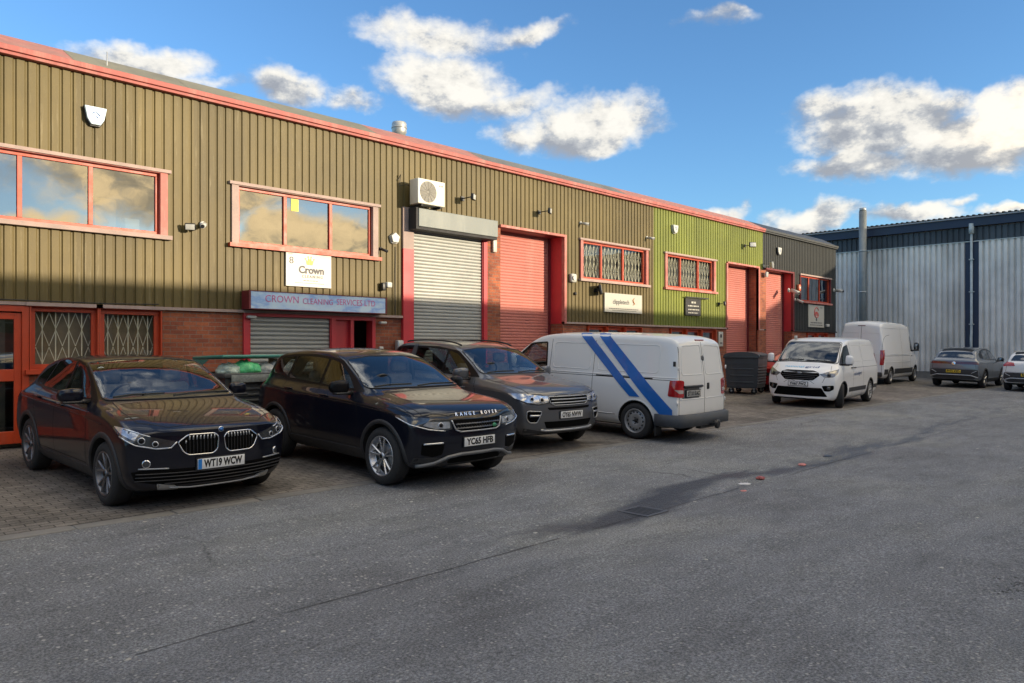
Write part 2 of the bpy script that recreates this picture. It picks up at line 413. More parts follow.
    lit = mth(nt, 'ADD', lit, .56, clamp=True)
    cr = ramp(nt, [(0, (.36, .38, .42)), (.35, (.55, .56, .57)), (.62, (.86, .83, .76)), (1, (1.0, .96, .87))]); nt.links.new(lit[0].outputs[0], cr.inputs[0])
    # clouds toward the low sun glow gold
    dp = nt.nodes.new('ShaderNodeVectorMath'); dp.operation = 'DOT_PRODUCT'; L(nt, tc, 'Generated', dp, 0); dp.inputs[1].default_value = V((.35, -1, .2)).normalized()
    gk = N(nt, 'ShaderNodeMapRange'); L(nt, dp, 'Value', gk, 'Value'); gk.inputs['From Min'].default_value = .1; gk.inputs['From Max'].default_value = .95
    gold = mixc(nt, (gk, 0), (cr, 0), mixc(nt, 1.0, (cr, 0), (3.0, 2.3, 1.3), 'MULTIPLY'))
    hk = N(nt, 'ShaderNodeMapRange'); nt.links.new(el[0].outputs[0], hk.inputs['Value']); hk.inputs['From Min'].default_value = .45; hk.inputs['From Max'].default_value = .85
    gold = mixc(nt, (hk, 0), gold, mixc(nt, 1.0, gold, (2.0, 2.08, 2.2), 'MULTIPLY'))  # unseen overhead clouds boosted as fill for the shaded yard
    bg2 = N(nt, 'ShaderNodeBackground', Strength=CLOUD_STR); nt.links.new(gold[0].outputs[2], bg2.inputs[0])
    mx = nt.nodes.new('ShaderNodeMixShader'); nt.links.new(al[0].outputs[0], mx.inputs[0]); L(nt, bg, 0, mx, 1); L(nt, bg2, 0, mx, 2)
    L(nt, mx, 0, out, 0)
SKY_STR = .118; CLOUD_STR = .46; SKT = (.66, .90, 1.16)
build_sky()
sl = bpy.data.lights.new('sun', 'SUN'); sl.energy = 2.8; sl.angle = math.radians(.5); sl.color = (1.0, .84, .62)
so = bpy.data.objects.new('sun', sl); COL.objects.link(so)
sd = V((.43*math.cos(SUN_EL)/math.hypot(.43, 1), -math.cos(SUN_EL)/math.hypot(.43, 1), math.sin(SUN_EL)))
so.rotation_euler = sd.to_track_quat('Z', 'Y').to_euler(); so.location = sd*30+V((20, 0, 0))
SC.view_settings.view_transform = 'Standard'; SC.view_settings.look = 'None'; SC.view_settings.gamma = 1
SC.view_settings.exposure = 1.2
SC.cycles.max_bounces = 5; SC.cycles.use_denoising = True
try: SC.world.cycles.sampling_method = 'MANUAL'; SC.world.cycles.sample_map_resolution = 256
except Exception: pass
# ------------------------------------------------------------------ materials of the place
M_OLIVE = cladding_mat('olive_cladding', (.125, .093, .029), (.32, .27, .16))
M_GREEN = cladding_mat('lime_cladding', (.175, .20, .026), (.32, .34, .16), .3)
M_BLACK = cladding_mat('black_cladding', (.024, .026, .023), (.09, .09, .085), .3)
M_BRICK = brick_mat('red_brick', (.40, .115, .048), (.25, .065, .035), (.23, .16, .12))
M_PINK = plain('faded_red_paint', (.43, .125, .10), .6, var=.25, scale=7, grime=((.62, .42, .36), .6))
M_CAPR = plain('faded_red_capping', (.36, .15, .12), .7, var=.2, scale=4, grime=((.30, .22, .18), .6))
M_FASC = plain('red_fascia_paint', (.36, .085, .07), .6, var=.25, scale=6, grime=((.50, .27, .22), .5))
M_PALE = plain('chalky_sill_paint', (.37, .27, .235), .7, var=.2, scale=3, grime=((.30, .24, .20), .5))
M_FRAME = plain('orange_red_frame', (.44, .045, .008), .45, var=.12, scale=5, grime=((.40, .13, .08), .35))
M_CRIM = plain('crimson_steel_paint', (.50, .030, .040), .45, var=.15, scale=2, grime=((.30, .05, .05), .5))
M_DRED = plain('dark_red_paint', (.16, .018, .022), .5, var=.2, scale=3)
M_SHUT = plain('galvanised_shutter', (.31, .315, .29), .42, .25, var=.12, scale=1.3, grime=((.24, .24, .21), .45))
M_SHUTP = plain('faded_pink_shutter', (.47, .155, .12), .55, var=.10, scale=1.2, grime=((.52, .27, .22), .6))
M_GALV = plain('galvanised_steel', (.46, .47, .46), .42, .5, var=.18, scale=5, grime=((.25, .24, .2), .4))
M_DKGREY = plain('dark_rubber', (.022, .022, .023), .7, var=.2)
M_BLKP = plain('black_plastic', (.018, .018, .019), .42, var=.15)
M_WHT = plain('white_plastic', (.50, .50, .46), .4, var=.05)
M_SIGN = plain('sign_white', (.46, .45, .39), .4, var=.03, scale=2)
M_INT = plain('office_wall', (.30, .27, .22), .9, var=.1)
M_ROOF = plain('roof_sheet', (.20, .19, .14), .7, var=.2, scale=1, grime=((.12, .11, .08), .5))
M_ROOFG = plain('grey_roof_sheet', (.15, .15, .14), .7, var=.2, scale=1)
M_CONC = plain('concrete', (.19, .182, .168), .9, var=.18, scale=3, bmp=.3, grime=((.12, .115, .10), .6))
M_NAVY = plain('navy_steel', (.014, .027, .062), .45, var=.18, scale=1)
M_DKCLAD = cladding_mat('slate_cladding', (.055, .070, .085), (.12, .13, .13), .5)
M_GREYCL = cladding_mat('grey_cladding', (.70, .68, .64), (.42, .41, .35), .22)
M_GLASS = glass_mat('window_glass', (.34, .36, .34), .25, .006, opaque=False, wave=.05, wscale=.8)
M_GLASSC = glass_mat('clear_window_glass', (.85, .87, .85), .04, .006, opaque=False, wave=.05, wscale=.8)
M_BLIND = plain('dark_blind', (.05, .05, .045), .8, var=.3, scale=4)
M_BROWN = plain('brown_blind', (.24, .19, .12), .8, var=.25, scale=4)
M_LATT = plain('lattice_steel', (.70, .66, .52), .5, .2, var=.12)
M_CHROME = plain('chrome', (.75, .75, .76), .12, 1.0, var=.04)
M_TXTD = plain('dark_lettering', (.03, .03, .04), .5)
M_TXTG = plain('grey_lettering', (.12, .12, .115), .5)

# ------------------------------------------------------------------ ground
def strip(name, mat, x0, x1, ys, dz, label=None, nx=1, z2=None):
    mb = MB(); vs = []
    xs = [x0+(x1-x0)*i/nx for i in range(nx+1)]
    for y in ys: vs.append([mb.bm.verts.new((x, y, gz(y)+dz)) for x in xs])
    for i in range(len(ys)-1):
        for k in range(nx): mb.bm.faces.new((vs[i][k], vs[i][k+1], vs[i+1][k+1], vs[i+1][k]))
    return mb.build(name, mat, kind='structure')
M_ASPH = asphalt_mat('worn_asphalt', .205, .35, .6)
M_ASPH2 = asphalt_mat('old_asphalt', .215, .6, .75, .8)
M_EARTH = asphalt_mat('far_hardstanding', .09)
strip('ground', M_EARTH, -1500, 1500, [-1500, -40, -1, 4.7, D, 60, 1500], -.012)
strip('road', M_ASPH, -60, 41.9, [-9.3, -1, 4.62], 0.0)
strip('old_road_surface', M_ASPH2, -60, 41.9, [4.62, 4.7, 7.78], 0.0)
strip('parking_bay_paving', paver_mat(), -60, 41.9, [7.98, D+.3], 0.0)
mb = MB()                                        # flush concrete edging between bays and road, laid in lengths
x = -30.0
while x < 41:
    l = .905; zz = random.uniform(-.004, .004); a = random.uniform(-.006, .006)
    mb.rbox((x+l/2, 7.88+a, gz(7.88)-.05+zz+.006), (l-.012, .19, .1), .008)
    x += .915
mb.build('edging_stones', M_CONC, kind='structure')
strip('edging_bed', M_ASPH2, -60, 41.9, [7.78, 7.98], -.006)
# the break between the two asphalt layers: a ragged tarred joint
mb = MB(); pts = [( -20+i*.25, 4.62+.05*mnoise.noise(V((i*.13, 0, 0)))+.02*mnoise.noise(V((i*.9, 3, 0)))) for i in range(240)]
for i in range(len(pts)-1):
    (x0, y0), (x1, y1) = pts[i], pts[i+1]; w0 = .004+.009*abs(mnoise.noise(V((i*.4, 7, 0)))); w1 = .004+.009*abs(mnoise.noise(V(((i+1)*.4, 7, 0))))
    if mnoise.noise(V((i*.21, 11, 0))) < -.08: continue
    mb.face([(x0, y0-w0, gz(y0-w0)+.004), (x1, y1-w1, gz(y1-w1)+.004), (x1, y1+w1, gz(y1+w1)+.004), (x0, y0+w0, gz(y0+w0)+.004)])
mb.build('asphalt_joint', plain('bitumen', (.05, .05, .05), .6), kind='structure')

# ------------------------------------------------------------------ cladding, walls, windows, shutters
def cladding(mb, x0, x1, z0, z1, ops=(), y=D, pitch=.155, depth=.024, axis='x', sgn=1, flat=.66):
    segs = []; k = math.floor(x0/pitch)
    while k*pitch < x1:
        b = k*pitch; g = (1-flat)*pitch
        for (a, ya, c, yc) in ((0, 0, flat*pitch, 0), (flat*pitch, 0, flat*pitch+g*.3, 1), (flat*pitch+g*.3, 1, flat*pitch+g*.7, 1), (flat*pitch+g*.7, 1, pitch, 0)):
            segs.append((b+a, ya*depth, b+c, yc*depth))
        k += 1
    cuts = sorted({c for o in ops for c in (o[0], o[1])} | {x0, x1})
    for (a, ya, c, yc) in segs:
        ps = [a]+[q for q in cuts if a+1e-5 < q < c-1e-5]+[c]
        for p, q in zip(ps, ps[1:]):
            m = (p+q)/2
            if m < x0 or m > x1: continue
            f = lambda t: ya+(yc-ya)*(t-a)/(c-a)
            zs = [(z0, z1)]
            for o in ops:
                if o[0] < m < o[1]:
                    nz = []
                    for (u, v) in zs:
                        if o[3] <= u or o[2] >= v: nz.append((u, v)); continue
                        if o[2] > u: nz.append((u, o[2]))
                        if o[3] < v: nz.append((o[3], v))
                    zs = nz
            for (u, v) in zs:
                if axis == 'x': pts = [(p, y+f(p), u), (q, y+f(q), u), (q, y+f(q), v), (p, y+f(p), v)]
                else: pts = [(y+sgn*f(p), p, u), (y+sgn*f(q), q, u), (y+sgn*f(q), q, v), (y+sgn*f(p), p, v)]
                mb.face(pts)
def wall(mb, x0, x1, z0, z1, y0, y1, ops=()):
    xs = sorted({x0, x1} | {c for o in ops for c in o[:2] if x0 < c < x1}); 
    for a, b in zip(xs, xs[1:]):
        m = (a+b)/2; zs = [(z0, z1)]
        for o in ops:
            if o[0] < m < o[1]:
                nz = []
                for (u, v) in zs:
                    if o[3] <= u or o[2] >= v: nz.append((u, v)); continue
                    if o[2] > u: nz.append((u, o[2]))
                    if o[3] < v: nz.append((o[3], v))
                zs = nz
        for (u, v) in zs: mb.box(a, b, y0, y1, u, v)

def window(parent, x0, x1, z0, z1, mull, surround=.11, fw=.055, lattice=False, blind=None, surr=M_PINK, sill=M_PALE, frame=M_FRAME, head=True, recess=.07, label=None):
    """outer surround trim, inner red frame with mullions, one pane per light, optional security lattice behind"""
    mb = MB(); s = surround
    O = [(x0, z0), (x1, z0), (x1, z1), (x0, z1)]; I = [(x0+s, z0+.012), (x1-s, z0+.012), (x1-s, z1-.012), (x0+s, z1-.012)]; R4 = [[mb.bm.verts.new((a, y, b)) for a, b in q] for q, y in ((O, D-.045), (I, D-.045), (I, D+.08), (O, D+.08))]
    for A, B in zip(R4, R4[1:]+R4[:1]):
        for k in range(4): mb.bm.faces.new((A[k], A[(k+1) % 4], B[(k+1) % 4], B[k]))
    w = mb.build('window', surr, parent, label=label)
    if head: mb = MB(); mb.box(x0-.05, x1+.05, D-.075, D+.08, z1, z1+.055); mb.build('head_flashing', M_PALE, w)
    mb = MB(); mb.box(x0-.06, x1+.06, D-.10, D+.08, z0-.07, z0); mb.build('sill', sill, w)
    z0 += .012; z1 -= .012; a, b = x0+s, x1-s; y0, y1 = D+recess-.03, D+recess+.03
    mb = MB(); mb.box(a, b, y0, y1, z0+.001, z0+fw); mb.box(a, b, y0, y1, z1-fw, z1-.001)
    edges = [a]+list(mull)+[b]
    for i, e in enumerate(edges):
        if i == 0: mb.box(a, a+fw, y0, y1, z0+fw, z1-fw)
        elif i == len(edges)-1: mb.box(b-fw, b, y0, y1, z0+fw, z1-fw)
        else: mb.box(e-fw*.6, e+fw*.6, y0-.004, y1, z0+fw, z1-fw)
    mb.build('window_frame', frame, w, bevel=.004)
    for i in range(len(edges)-1):
        l = edges[i]+(fw if i == 0 else fw*.6); r = edges[i+1]-(fw if i == len(edges)-2 else fw*.6)
        t = random.uniform(-.006, .006); t2 = random.uniform(-.004, .004)
        mb = MB(); mb.face([(l, y0+.03-t, z0+fw), (r, y0+.03+t, z0+fw), (r, y0+.03+t+t2, z1-fw), (l, y0+.03-t+t2, z1-fw)])
        mb.build('pane', M_GLASSC if lattice else M_GLASS, w)
    if lattice:
        mb = MB(); yy = y1+.03; h = z1-z0-2*fw; n = max(4, 2*round((b-a)/.17)); dx = (b-a)/n; zb = z0+fw
        for i in range(n+1):
            if i % 2 == 0: mb.box(a+i*dx-.007, a+i*dx+.007, yy, yy+.012, zb, zb+h)
        rows = 4 if z1-z0 > 1 else 3
        for r in range(rows):
            za, zc = zb+h*(r+.03)/rows, zb+h*(r+.97)/rows
            for i in range(n):
                p, q = (za, zc) if (i+r) % 2 == 0 else (zc, za)
                mb.tube([(a+i*dx, yy-.004, p), (a+(i+1)*dx, yy-.004, q)], .006, 5, cap=False)
        mb.build('security_lattice', M_LATT, w)
        mb = MB(); mb.box(a, b, yy+.10, yy+.11, z0+fw, z1-fw); mb.build('blind', blind or M_BLIND, w)
    return w
def shutter(parent, x0, x1, z0, z1, y, mat, pitch=.078, depth=.016, guide=M_CRIM):
    mb = MB(); n = int((z1-z0)/pitch); prof = []
    for i in range(n):
        for (t, d) in ((0, 1.0), (.18, .25), (.45, 0), (.75, .15), (.93, .6)): prof.append((z0+(i+t)*pitch, y+d*depth))
    prof.append((z1, y+depth))
    for (za, ya), (zb, yb) in zip(prof, prof[1:]): mb.face([(x0, ya, za), (x1, ya, za), (x1, yb, zb), (x0, yb, zb)], smooth=False)
    sh = mb.build('roller_shutter', mat, parent)
    mb = MB(); mb.box(x0, x1, y-.02, y+.03, z0-.10, z0-.002); mb.build('bottom_rail', M_DRED if guide is M_CRIM else guide, sh)
    mb = MB(); mb.box(x0-.06, x0+.02, y-.04, y-.006, z0-.1, z1); mb.box(x1-.02, x1+.06, y-.04, y-.006, z0-.1, z1); mb.build('guide_rail', guide, sh)
    return sh
ZF, ZT, ZR = 2.14, 5.90, 6.04     # foot of cladding, top of cladding, top of fascia
BK = D+18
def unit(label, x0, x1, mclad, ops, brick_ops, cappings, mfascia, flash, interior=True, left=False, right=False, closed_bays=()):
    u = empty('industrial_unit', (x0, D, 0), label, 'industrial unit', 'units of the terrace')
    mb = MB(); cladding(mb, x0, x1, ZF+.05, ZT, ops); mb.build('cladding', mclad, u)
    full = sorted(o for o in brick_ops if o[2] < 0 and o[3] >= ZF); k0 = x0
    for o in full+[(x1, x1, 0, 0)]:
        if o[0]-k0 > .01: mb = MB(); wall(mb, k0, o[0], -.3, ZF, D+.02, D+.22, brick_ops); mb.build('brick_wall', M_BRICK, u)
        k0 = max(k0, o[1])
    # inner leaf behind the cladding
    mb = MB(); wall(mb, x0, x1, ZF, ZT, D+.10, D+.22, ops); mb.build('inner_wall', M_INT, u)
    mb = MB(); xs = sorted({x0, x1} | {c for o in ops for c in o[:2]})
    for a, b in zip(xs, xs[1:]):
        if not any(o[0] < (a+b)/2 < o[1] and o[2] < ZF+.1 for o in ops): mb.box(a, b, D-.05, D+.1, ZF, ZF+.05)
    mb.build('base_flashing', flash, u)
    mb = MB(); mb.box(x0, x1, D-.10, D+.06, ZT, ZT+.05); mb.box(x0, x1, D-.13, D+.06, ZT+.055, ZR); mb.build('fascia', M_FASC if mfascia is M_PINK else mfascia, u, bevel=.006)
    for (a, b, mt) in cappings:
        k = a
        while k < b-.01:
            e = min(b, k+1.8)
            mb = MB(); mb.prism([(D-.08, ZR+.004), (D+.62, ZR+.38), (D+.62, ZR+.2), (D-.08, ZR-.03)], k+.004, e-.004, plane='yz')
            mb.build('roof_capping', M_CAPR if mt is M_PINK else mt, u); k = e
    mb = MB(); mb.face([(x0, D+.6, ZR+.34), (x1, D+.6, ZR+.34), (x1, D+9, ZR+.4), (x0, D+9, ZR+.4)]); mb.face([(x0, D+9, ZR+.4), (x1, D+9, ZR+.4), (x1, BK, ZR+.1), (x0, BK, ZR+.1)])
    mb.build('roof', M_ROOFG, u)
    mb = MB(); mb.box(x0, x1, BK-.2, BK, -.3, ZR+.1)
    mb.build('rear_wall', mclad, u)
    mb = MB(); mb.box(x0, x0+.12, D+.24, BK-.2, -.3, ZR+.05); mb.box(x1-.12, x1, D+.24, BK-.2, -.3, ZR+.05)
    mb.box(x0+.12, x1-.12, D+3.4, D+3.5, 0, ZR+.05); mb.box(x0+.12, x1-.12, D+1.0, D+3.4, 2.55, 2.7); mb.box(x0+.12, x1-.12, D+.24, D+3.4, -.1, .0)
    mb.build('partition', M_INT, u)
    return u
W1 = (.64, 4.84); W2 = (5.98, 9.20); W3 = (15.98, 19.25); W4 = (20.20, 23.35); W5 = (30.2, 33.35)
HB, HT = 3.42, 4.50
P1 = (9.85, 12.87); P2 = (12.87, 15.27)
opsO = [(-5.2, -1.4, HB, HT), (W1[0], W1[1], HB, HT), (W2[0], W2[1], HB, HT), (P1[0], P1[1], 0, HT+.02), (P2[0], P2[1], 0, HT+.02), (W3[0], W3[1], HB, HT)]
brO = [(-5.2, -1.0, 1.15, ZF+.1), (.9, 2.79, -.5, ZF+.1), (2.79, 4.75, 1.13, ZF+.1), (6.21, 9.14, -.5, ZF+.1), (P1[0]+.25, P2[1], -.5, 3), (16.3, 18.95, 1.1, 2.12)]
OL = unit('long olive clad brick based unit block at the left end of the terrace', -14, 19.6, M_OLIVE, opsO, brO,
          [(-14, 1.9, M_ROOF), (1.9, 3.4, M_PINK), (3.4, 9.2, M_ROOF), (9.2, 12.3, M_PINK), (12.3, 18.2, M_ROOFG), (18.2, 19.6, M_PINK)], M_PINK, M_PALE)
window(OL, -5.2, -1.4, HB, HT, (-4.2, -3.3, -2.4))
window(OL, W1[0], W1[1], HB, HT, (1.70, 2.68, 3.66), surround=.12)
window(OL, W2[0], W2[1], HB, HT, (7.08, 8.09), surround=.13, sill=M_FRAME, surr=M_PALE)
window(OL, W3[0], W3[1], HB, HT, (17.0, 18.05), surround=.11, lattice=True)
window(OL, -5.2, -1.0, 1.15, ZF-.005, (-4, -3, -2), surround=.03, lattice=True)
# street door and lattice windows at the left edge
def door_frame(parent, x0, x1, z1, mat, y=D, fw=.09, depth=.12):
    mb = MB(); mb.box(x0, x0+fw, y-.03, y+depth, 0, z1); mb.box(x1-fw, x1, y-.03, y+depth, 0, z1); mb.box(x0+fw, x1-fw, y-.03, y+depth, z1-fw, z1)
    return mb.build('door_frame', mat, parent)
df = door_frame(OL, .90, 2.79, ZF-.01, M_FRAME)
def glazed_door(x0, x1):
    mb = MB(); y0, y1 = D+.0, D+.05
    mb.box(x0, x0+.10, y0, y1, .03, 2.02); mb.box(x1-.10, x1, y0, y1, .03, 2.02)
    mb.box(x0+.1, x1-.1, y0, y1, .03, .22); mb.box(x0+.1, x1-.1, y0, y1, .98, 1.16); mb.box(x0+.1, x1-.1, y0, y1, 1.92, 2.02)
    d = mb.build('door', M_FRAME, OL, bevel=.006)
    for (a, b) in ((.22, .98), (1.16, 1.92)):
        mb = MB(); mb.face([(x0+.1, y0+.03, a), (x1-.1, y0+.03, a), (x1-.1, y0+.03, b), (x0+.1, y0+.03, b)]); mb.build('pane', M_GLASS, d)
    mb = MB()
    for zz in (.86, 1.25, 1.32, 1.86): mb.box(x0+.1, x1-.1, y0+.06, y0+.075, zz, zz+.018)
    mb.box(x1-.30, x1-.2, y0+.075, y0+.09, .2, 1.95)
    mb.build('security_bars', M_GALV, d)
    mb = MB(); mb.tube([(x0+.05, y0-.005, 1.05), (x0+.05, y0-.06, 1.05), (x0+.17, y0-.06, 1.05)], .011, 8); mb.build('handle', M_GALV, d)
glazed_door(.99, 1.84); glazed_door(1.85, 2.70)
window(OL, 2.795, 3.76, 1.15, ZF-.005, (), surround=.02, fw=.07, lattice=True, blind=M_BROWN, surr=M_FRAME, sill=M_FRAME)
window(OL, 3.765, 4.745, 1.15, ZF-.005, (), surround=.02, fw=.08, lattice=True, blind=M_BROWN, surr=M_FRAME, sill=M_FRAME)
# front of the cleaning shop: crimson frame, roller shutter, open door
mb = MB(); mb.box(6.21, 6.33, D-.03, D+.2, 0, ZF); mb.box(8.07, 8.17, D-.03, D+.2, 0, ZF); mb.box(8.52, 8.60, D-.03, D+.2, 0, ZF); mb.box(9.06, 9.14, D-.03, D+.2, 0, ZF)
mb.box(6.33, 8.07, D-.03, D+.2, 2.08, ZF); mb.box(8.17, 9.06, D-.029, D+.2, 2.06, ZF); mb.box(8.17, 8.52, D+.06, D+.12, 0, 2.06)
mb.build('shopfront_frame', M_CRIM, OL)
shutter(OL, 6.33, 8.07, .35, 2.08, D+.03, M_SHUT, pitch=.085, depth=.022)
mb = MB(); mb.box(6.33, 8.07, D+.0, D+.12, -.02, .25); mb.build('stall_riser', M_DRED, OL)
mb = MB(); mb.prism([(8.60, .02), (8.60, 2.04), (8.66, 2.04), (8.66, .02)], D+.15, D+.95, plane='xz'); dd = mb.build('door', M_DRED, OL)
mb = MB(); mb.tube([(8.595, D+.88, 1.02), (8.54, D+.88, 1.02)], .012, 8); mb.build('handle', M_GALV, dd)
# tall grey roller shutter with box, jamb posts, brick pier
mb = MB(); mb.box(9.85, 10.14, D-.06, D+.1, 3.68, 4.60); mb.build('door_post', M_PALE, OL, label='upper unpainted pale part of the door post')
mb = MB(); mb.box(9.85, 10.14, D-.064, D+.1, 0, 3.68); mb.build('door_post', M_CRIM, OL)
mb = MB(); mb.box(12.28, 12.40, D-.05, D+.1, 0, 4.15); mb.build('door_post', M_CRIM, OL)
shutter(OL, 10.14, 12.28, .1, 4.25, D+.02, M_SHUT)
mb = MB(); mb.box(10.05, 12.46, D-.36, D+.02, 4.16, 4.56); hb = mb.build('shutter_housing', plain('housing_metal', (.17, .185, .175), .55, .2, var=.15, scale=2, grime=((.27, .28, .25), .6)), OL, bevel=.01)
mb = MB(); mb.box(9.99, 10.045, D-.34, D+.02, 4.10, 4.58); mb.box(10.05, 12.46, D-.33, D-.0, 4.10, 4.155); mb.build('shutter_bracket', M_DKGREY, hb)
mb = MB(); wall(mb, 12.41, 12.87, 0, 4.47, D-.02, D+.4); mb.build('brick_pier', M_BRICK, OL)
# deep set pink shutter
def deep_bay(parent, x0, x1, d, zt, reveal_mat, trim=M_PINK, left_reveal=M_BRICK, right_lower=True):
    shutter(parent, x0+.05, x1-.05, .1, zt, D+d-.03, M_SHUTP, guide=M_DRED)
    mb = MB(); mb.box(x1-.003, x1+.12, D+.05, D+d+.1, .0 if reveal_mat is M_BRICK else 2.14, zt); mb.build('door_reveal', reveal_mat, parent)
    if reveal_mat is not M_BRICK:
        mb = MB(); mb.box(x1-.004, x1+.22, D+.0, D+d+.1, -.02, 2.135); mb.build('door_reveal', M_BRICK, parent)
    mb = MB(); mb.box(x0-.1, x0+.003, D+.05, D+d+.1, 0, zt); mb.build('door_reveal', left_reveal, parent)
    mb = MB(); mb.box(x0, x1, D+.05, D+d+.1, zt, zt+.1); mb.build('door_soffit', M_DRED, parent)
    mb = MB(); mb.box(x0-.02, x1+.09, D-.06, D+.1, zt, zt+.06); mb.box(x1-.0, x1+.09, D-.058, D+.1, 2.14, zt); mb.build('door_trim', trim, parent)
deep_bay(OL, P2[0], P2[1], .52, HT, M_CRIM)
# low windows under the white company sign
def low_windows(parent, x0, x1, n):
    w = (x1-x0)/n
    for i in range(n): window(parent, x0+i*w+.02, x0+(i+1)*w-.02, 1.1, 2.10, (), head=False, surround=.02, fw=.09, surr=M_FRAME, sill=M_PALE, recess=.09)
low_windows(OL, 16.3, 18.95, 3)

opsG = [(W4[0], W4[1], HB, HT), (24.19, 26.5, 0, HT+.02)]
brG = [(20.5, 23.4, 1.08, 2.12), (24.19, 26.5, -.5, 3)]
GR = unit('lime green clad unit in the middle of the terrace', 19.6, 26.95, M_GREEN, opsG, brG, [(19.6, 26.95, M_PINK)], M_PINK, M_PALE)
window(GR, W4[0], W4[1], HB, HT, (21.2, 22.3), surround=.12, lattice=True, sill=M_PINK)
low_windows(GR, 20.5, 23.4, 3)
deep_bay(GR, 24.19, 26.5, .42, HT, M_BRICK)
mb = MB(); wall(mb, 26.5, 27.12, 0, 4.46, D-.04, D+.5); mb.build('brick_pier', M_BRICK, GR)
mb = MB(); mb.box(24.09, 24.19, D-.05, D+.1, 2.14, HT); mb.build('door_trim', M_PINK, GR)
opsB = [(W5[0], W5[1], HB, HT), (27.12, 29.5, 0, HT+.02)]
brB = [(27.12, 29.5, -.5, 3), (30.9, 33.0, 1.0, 2.12)]
BL = unit('black clad unit at the far right end of the terrace', 26.95, 34.0, M_BLACK, opsB, brB, [(26.95, 34.0, plain('dark_capping', (.03, .032, .032), .5))], plain('dark_fascia', (.035, .037, .035), .5), M_DKGREY)
window(BL, W5[0], W5[1], HB, HT, (31.2, 32.3), surround=.05, surr=M_DRED, sill=M_PINK)
low_windows(BL, 30.9, 33.0, 2)
deep_bay(BL, 27.12, 29.5, .42, HT, M_CRIM, trim=M_DRED)
mb = MB(); cladding(mb, D+.05, BK, -.3, ZT, (), y=34.0, axis='y', sgn=-1); mb.build('side_cladding', M_BLACK, BL)

# ------------------------------------------------------------------ the big blue roofed warehouse across the end
XW = 42.0
WH = empty('warehouse', (XW, 5, 0), 'tall grey clad warehouse with navy blue eaves across the end of the yard', 'warehouse')
for (ya, yb) in ((10.05, 32), (-34, 9.55)):
    mb = MB(); cladding(mb, ya, yb, .25, 6.72, (), y=XW-.05, pitch=.26, depth=.10, axis='y', flat=.50); mb.build('wall_cladding', M_GREYCL, WH)
mb = MB(); mb.box(XW, XW+.2, 9.5, 10.1, -.3, 6.8); mb.build('downpipe_recess', M_NAVY, WH)
mb = MB(); cladding(mb, -34, 32, 6.74, 7.42, (), y=XW+.0, pitch=.26, depth=.05, axis='y'); mb.build('eaves_cladding', M_DKCLAD, WH)
mb = MB(); mb.box(XW-.02, XW+.3, -34, 32, -.3, .25); mb.build('plinth', M_CONC, WH)
mb = MB(); mb.box(XW-.08, XW+.02, -34, 32, 6.70, 6.74); mb.build('flashing', M_GALV, WH)
mb = MB(); mb.box(XW-.16, XW+.1, -34, 32, 7.46, 7.86); mb.build('fascia', M_NAVY, WH)
mb = MB(); mb.box(XW-.26, XW+.05, -34, 32, 7.87, 7.93); mb.build('gutter', plain('pale_gutter', (.34, .36, .38), .5), WH)
mb = MB(); y = -34.0                                      # roof sheets: profiled edge seen from below
while y < 32:
    h = .06
    mb.face([(XW-.30, y, 7.95), (XW-.30, y+.10, 7.95), (XW+22, y+.10, 9.6), (XW+22, y, 9.6)])
    mb.face([(XW-.30, y+.10, 7.95), (XW-.30, y+.13, 7.95+h), (XW+22, y+.13, 9.6+h), (XW+22, y+.10, 9.6)])
    mb.face([(XW-.30, y+.13, 7.95+h), (XW-.30, y+.22, 7.95+h), (XW+22, y+.22, 9.6+h), (XW+22, y+.13, 9.6+h)])
    mb.face([(XW-.30, y+.22, 7.95+h), (XW-.30, y+.25, 7.95), (XW+22, y+.25, 9.6), (XW+22, y+.22, 9.6+h)])
    y += .25
mb.build('roof', plain('navy_roof', (.04, .06, .10), .5), WH)
mb = MB(); mb.box(XW, XW+44, 31.7, 32, -.3, 7.9); mb.box(XW, XW+44, -34, -33.7, -.3, 7.9); mb.box(XW+43.7, XW+44, -33.7, 31.7, -.3, 7.9); mb.box(XW+.2, XW+.3, -33.7, 31.7, -.3, 7.8); mb.build('wall', M_GREYCL, WH)
mb = MB(); mb.tube([(XW-.10, 9.8, 7.5), (XW-.10, 9.8, 2.2), (XW-.16, 9.8, 2.0), (XW-.16, 9.8, .0)], .06, 12); mb.tube([(XW-.1, 9.8, 7.1), (XW-.1, 9.8, 7.6)], .12, 12)
for zz in (1.2, 2.6, 4.2, 5.8): mb.box(XW-.18, XW, 9.7, 9.9, zz, zz+.05)
mb.build('downpipe', plain('pale_pipe', (.42, .46, .46), .5, var=.25, scale=2), WH)
FL = empty('flue_pipe', (41.2, 14.7, 0), 'tall grey metal flue pipe standing against the warehouse wall', 'flue pipe')
mb = MB(); mb.tube([(41.2, 14.7, 0), (41.2, 14.7, 8.75)], .19, 18); mb.build('pipe', plain('weathered_flue', (.20, .22, .22), .5, .3, var=.25, scale=1.2, grime=((.42, .43, .42), .5)), FL)
mb = MB(); mb.tube([(41.2, 14.7, 8.76), (41.2, 14.7, 8.92)], .17, 18)
for zz in (2.2, 4.4, 6.6): mb.tube([(41.2, 14.7, zz), (41.2, 14.7, zz+.07)], .205, 18)
mb.box(41.35, 41.95, 14.66, 14.74, 6.6, 6.66)
mb.build('collar', M_GALV, FL)

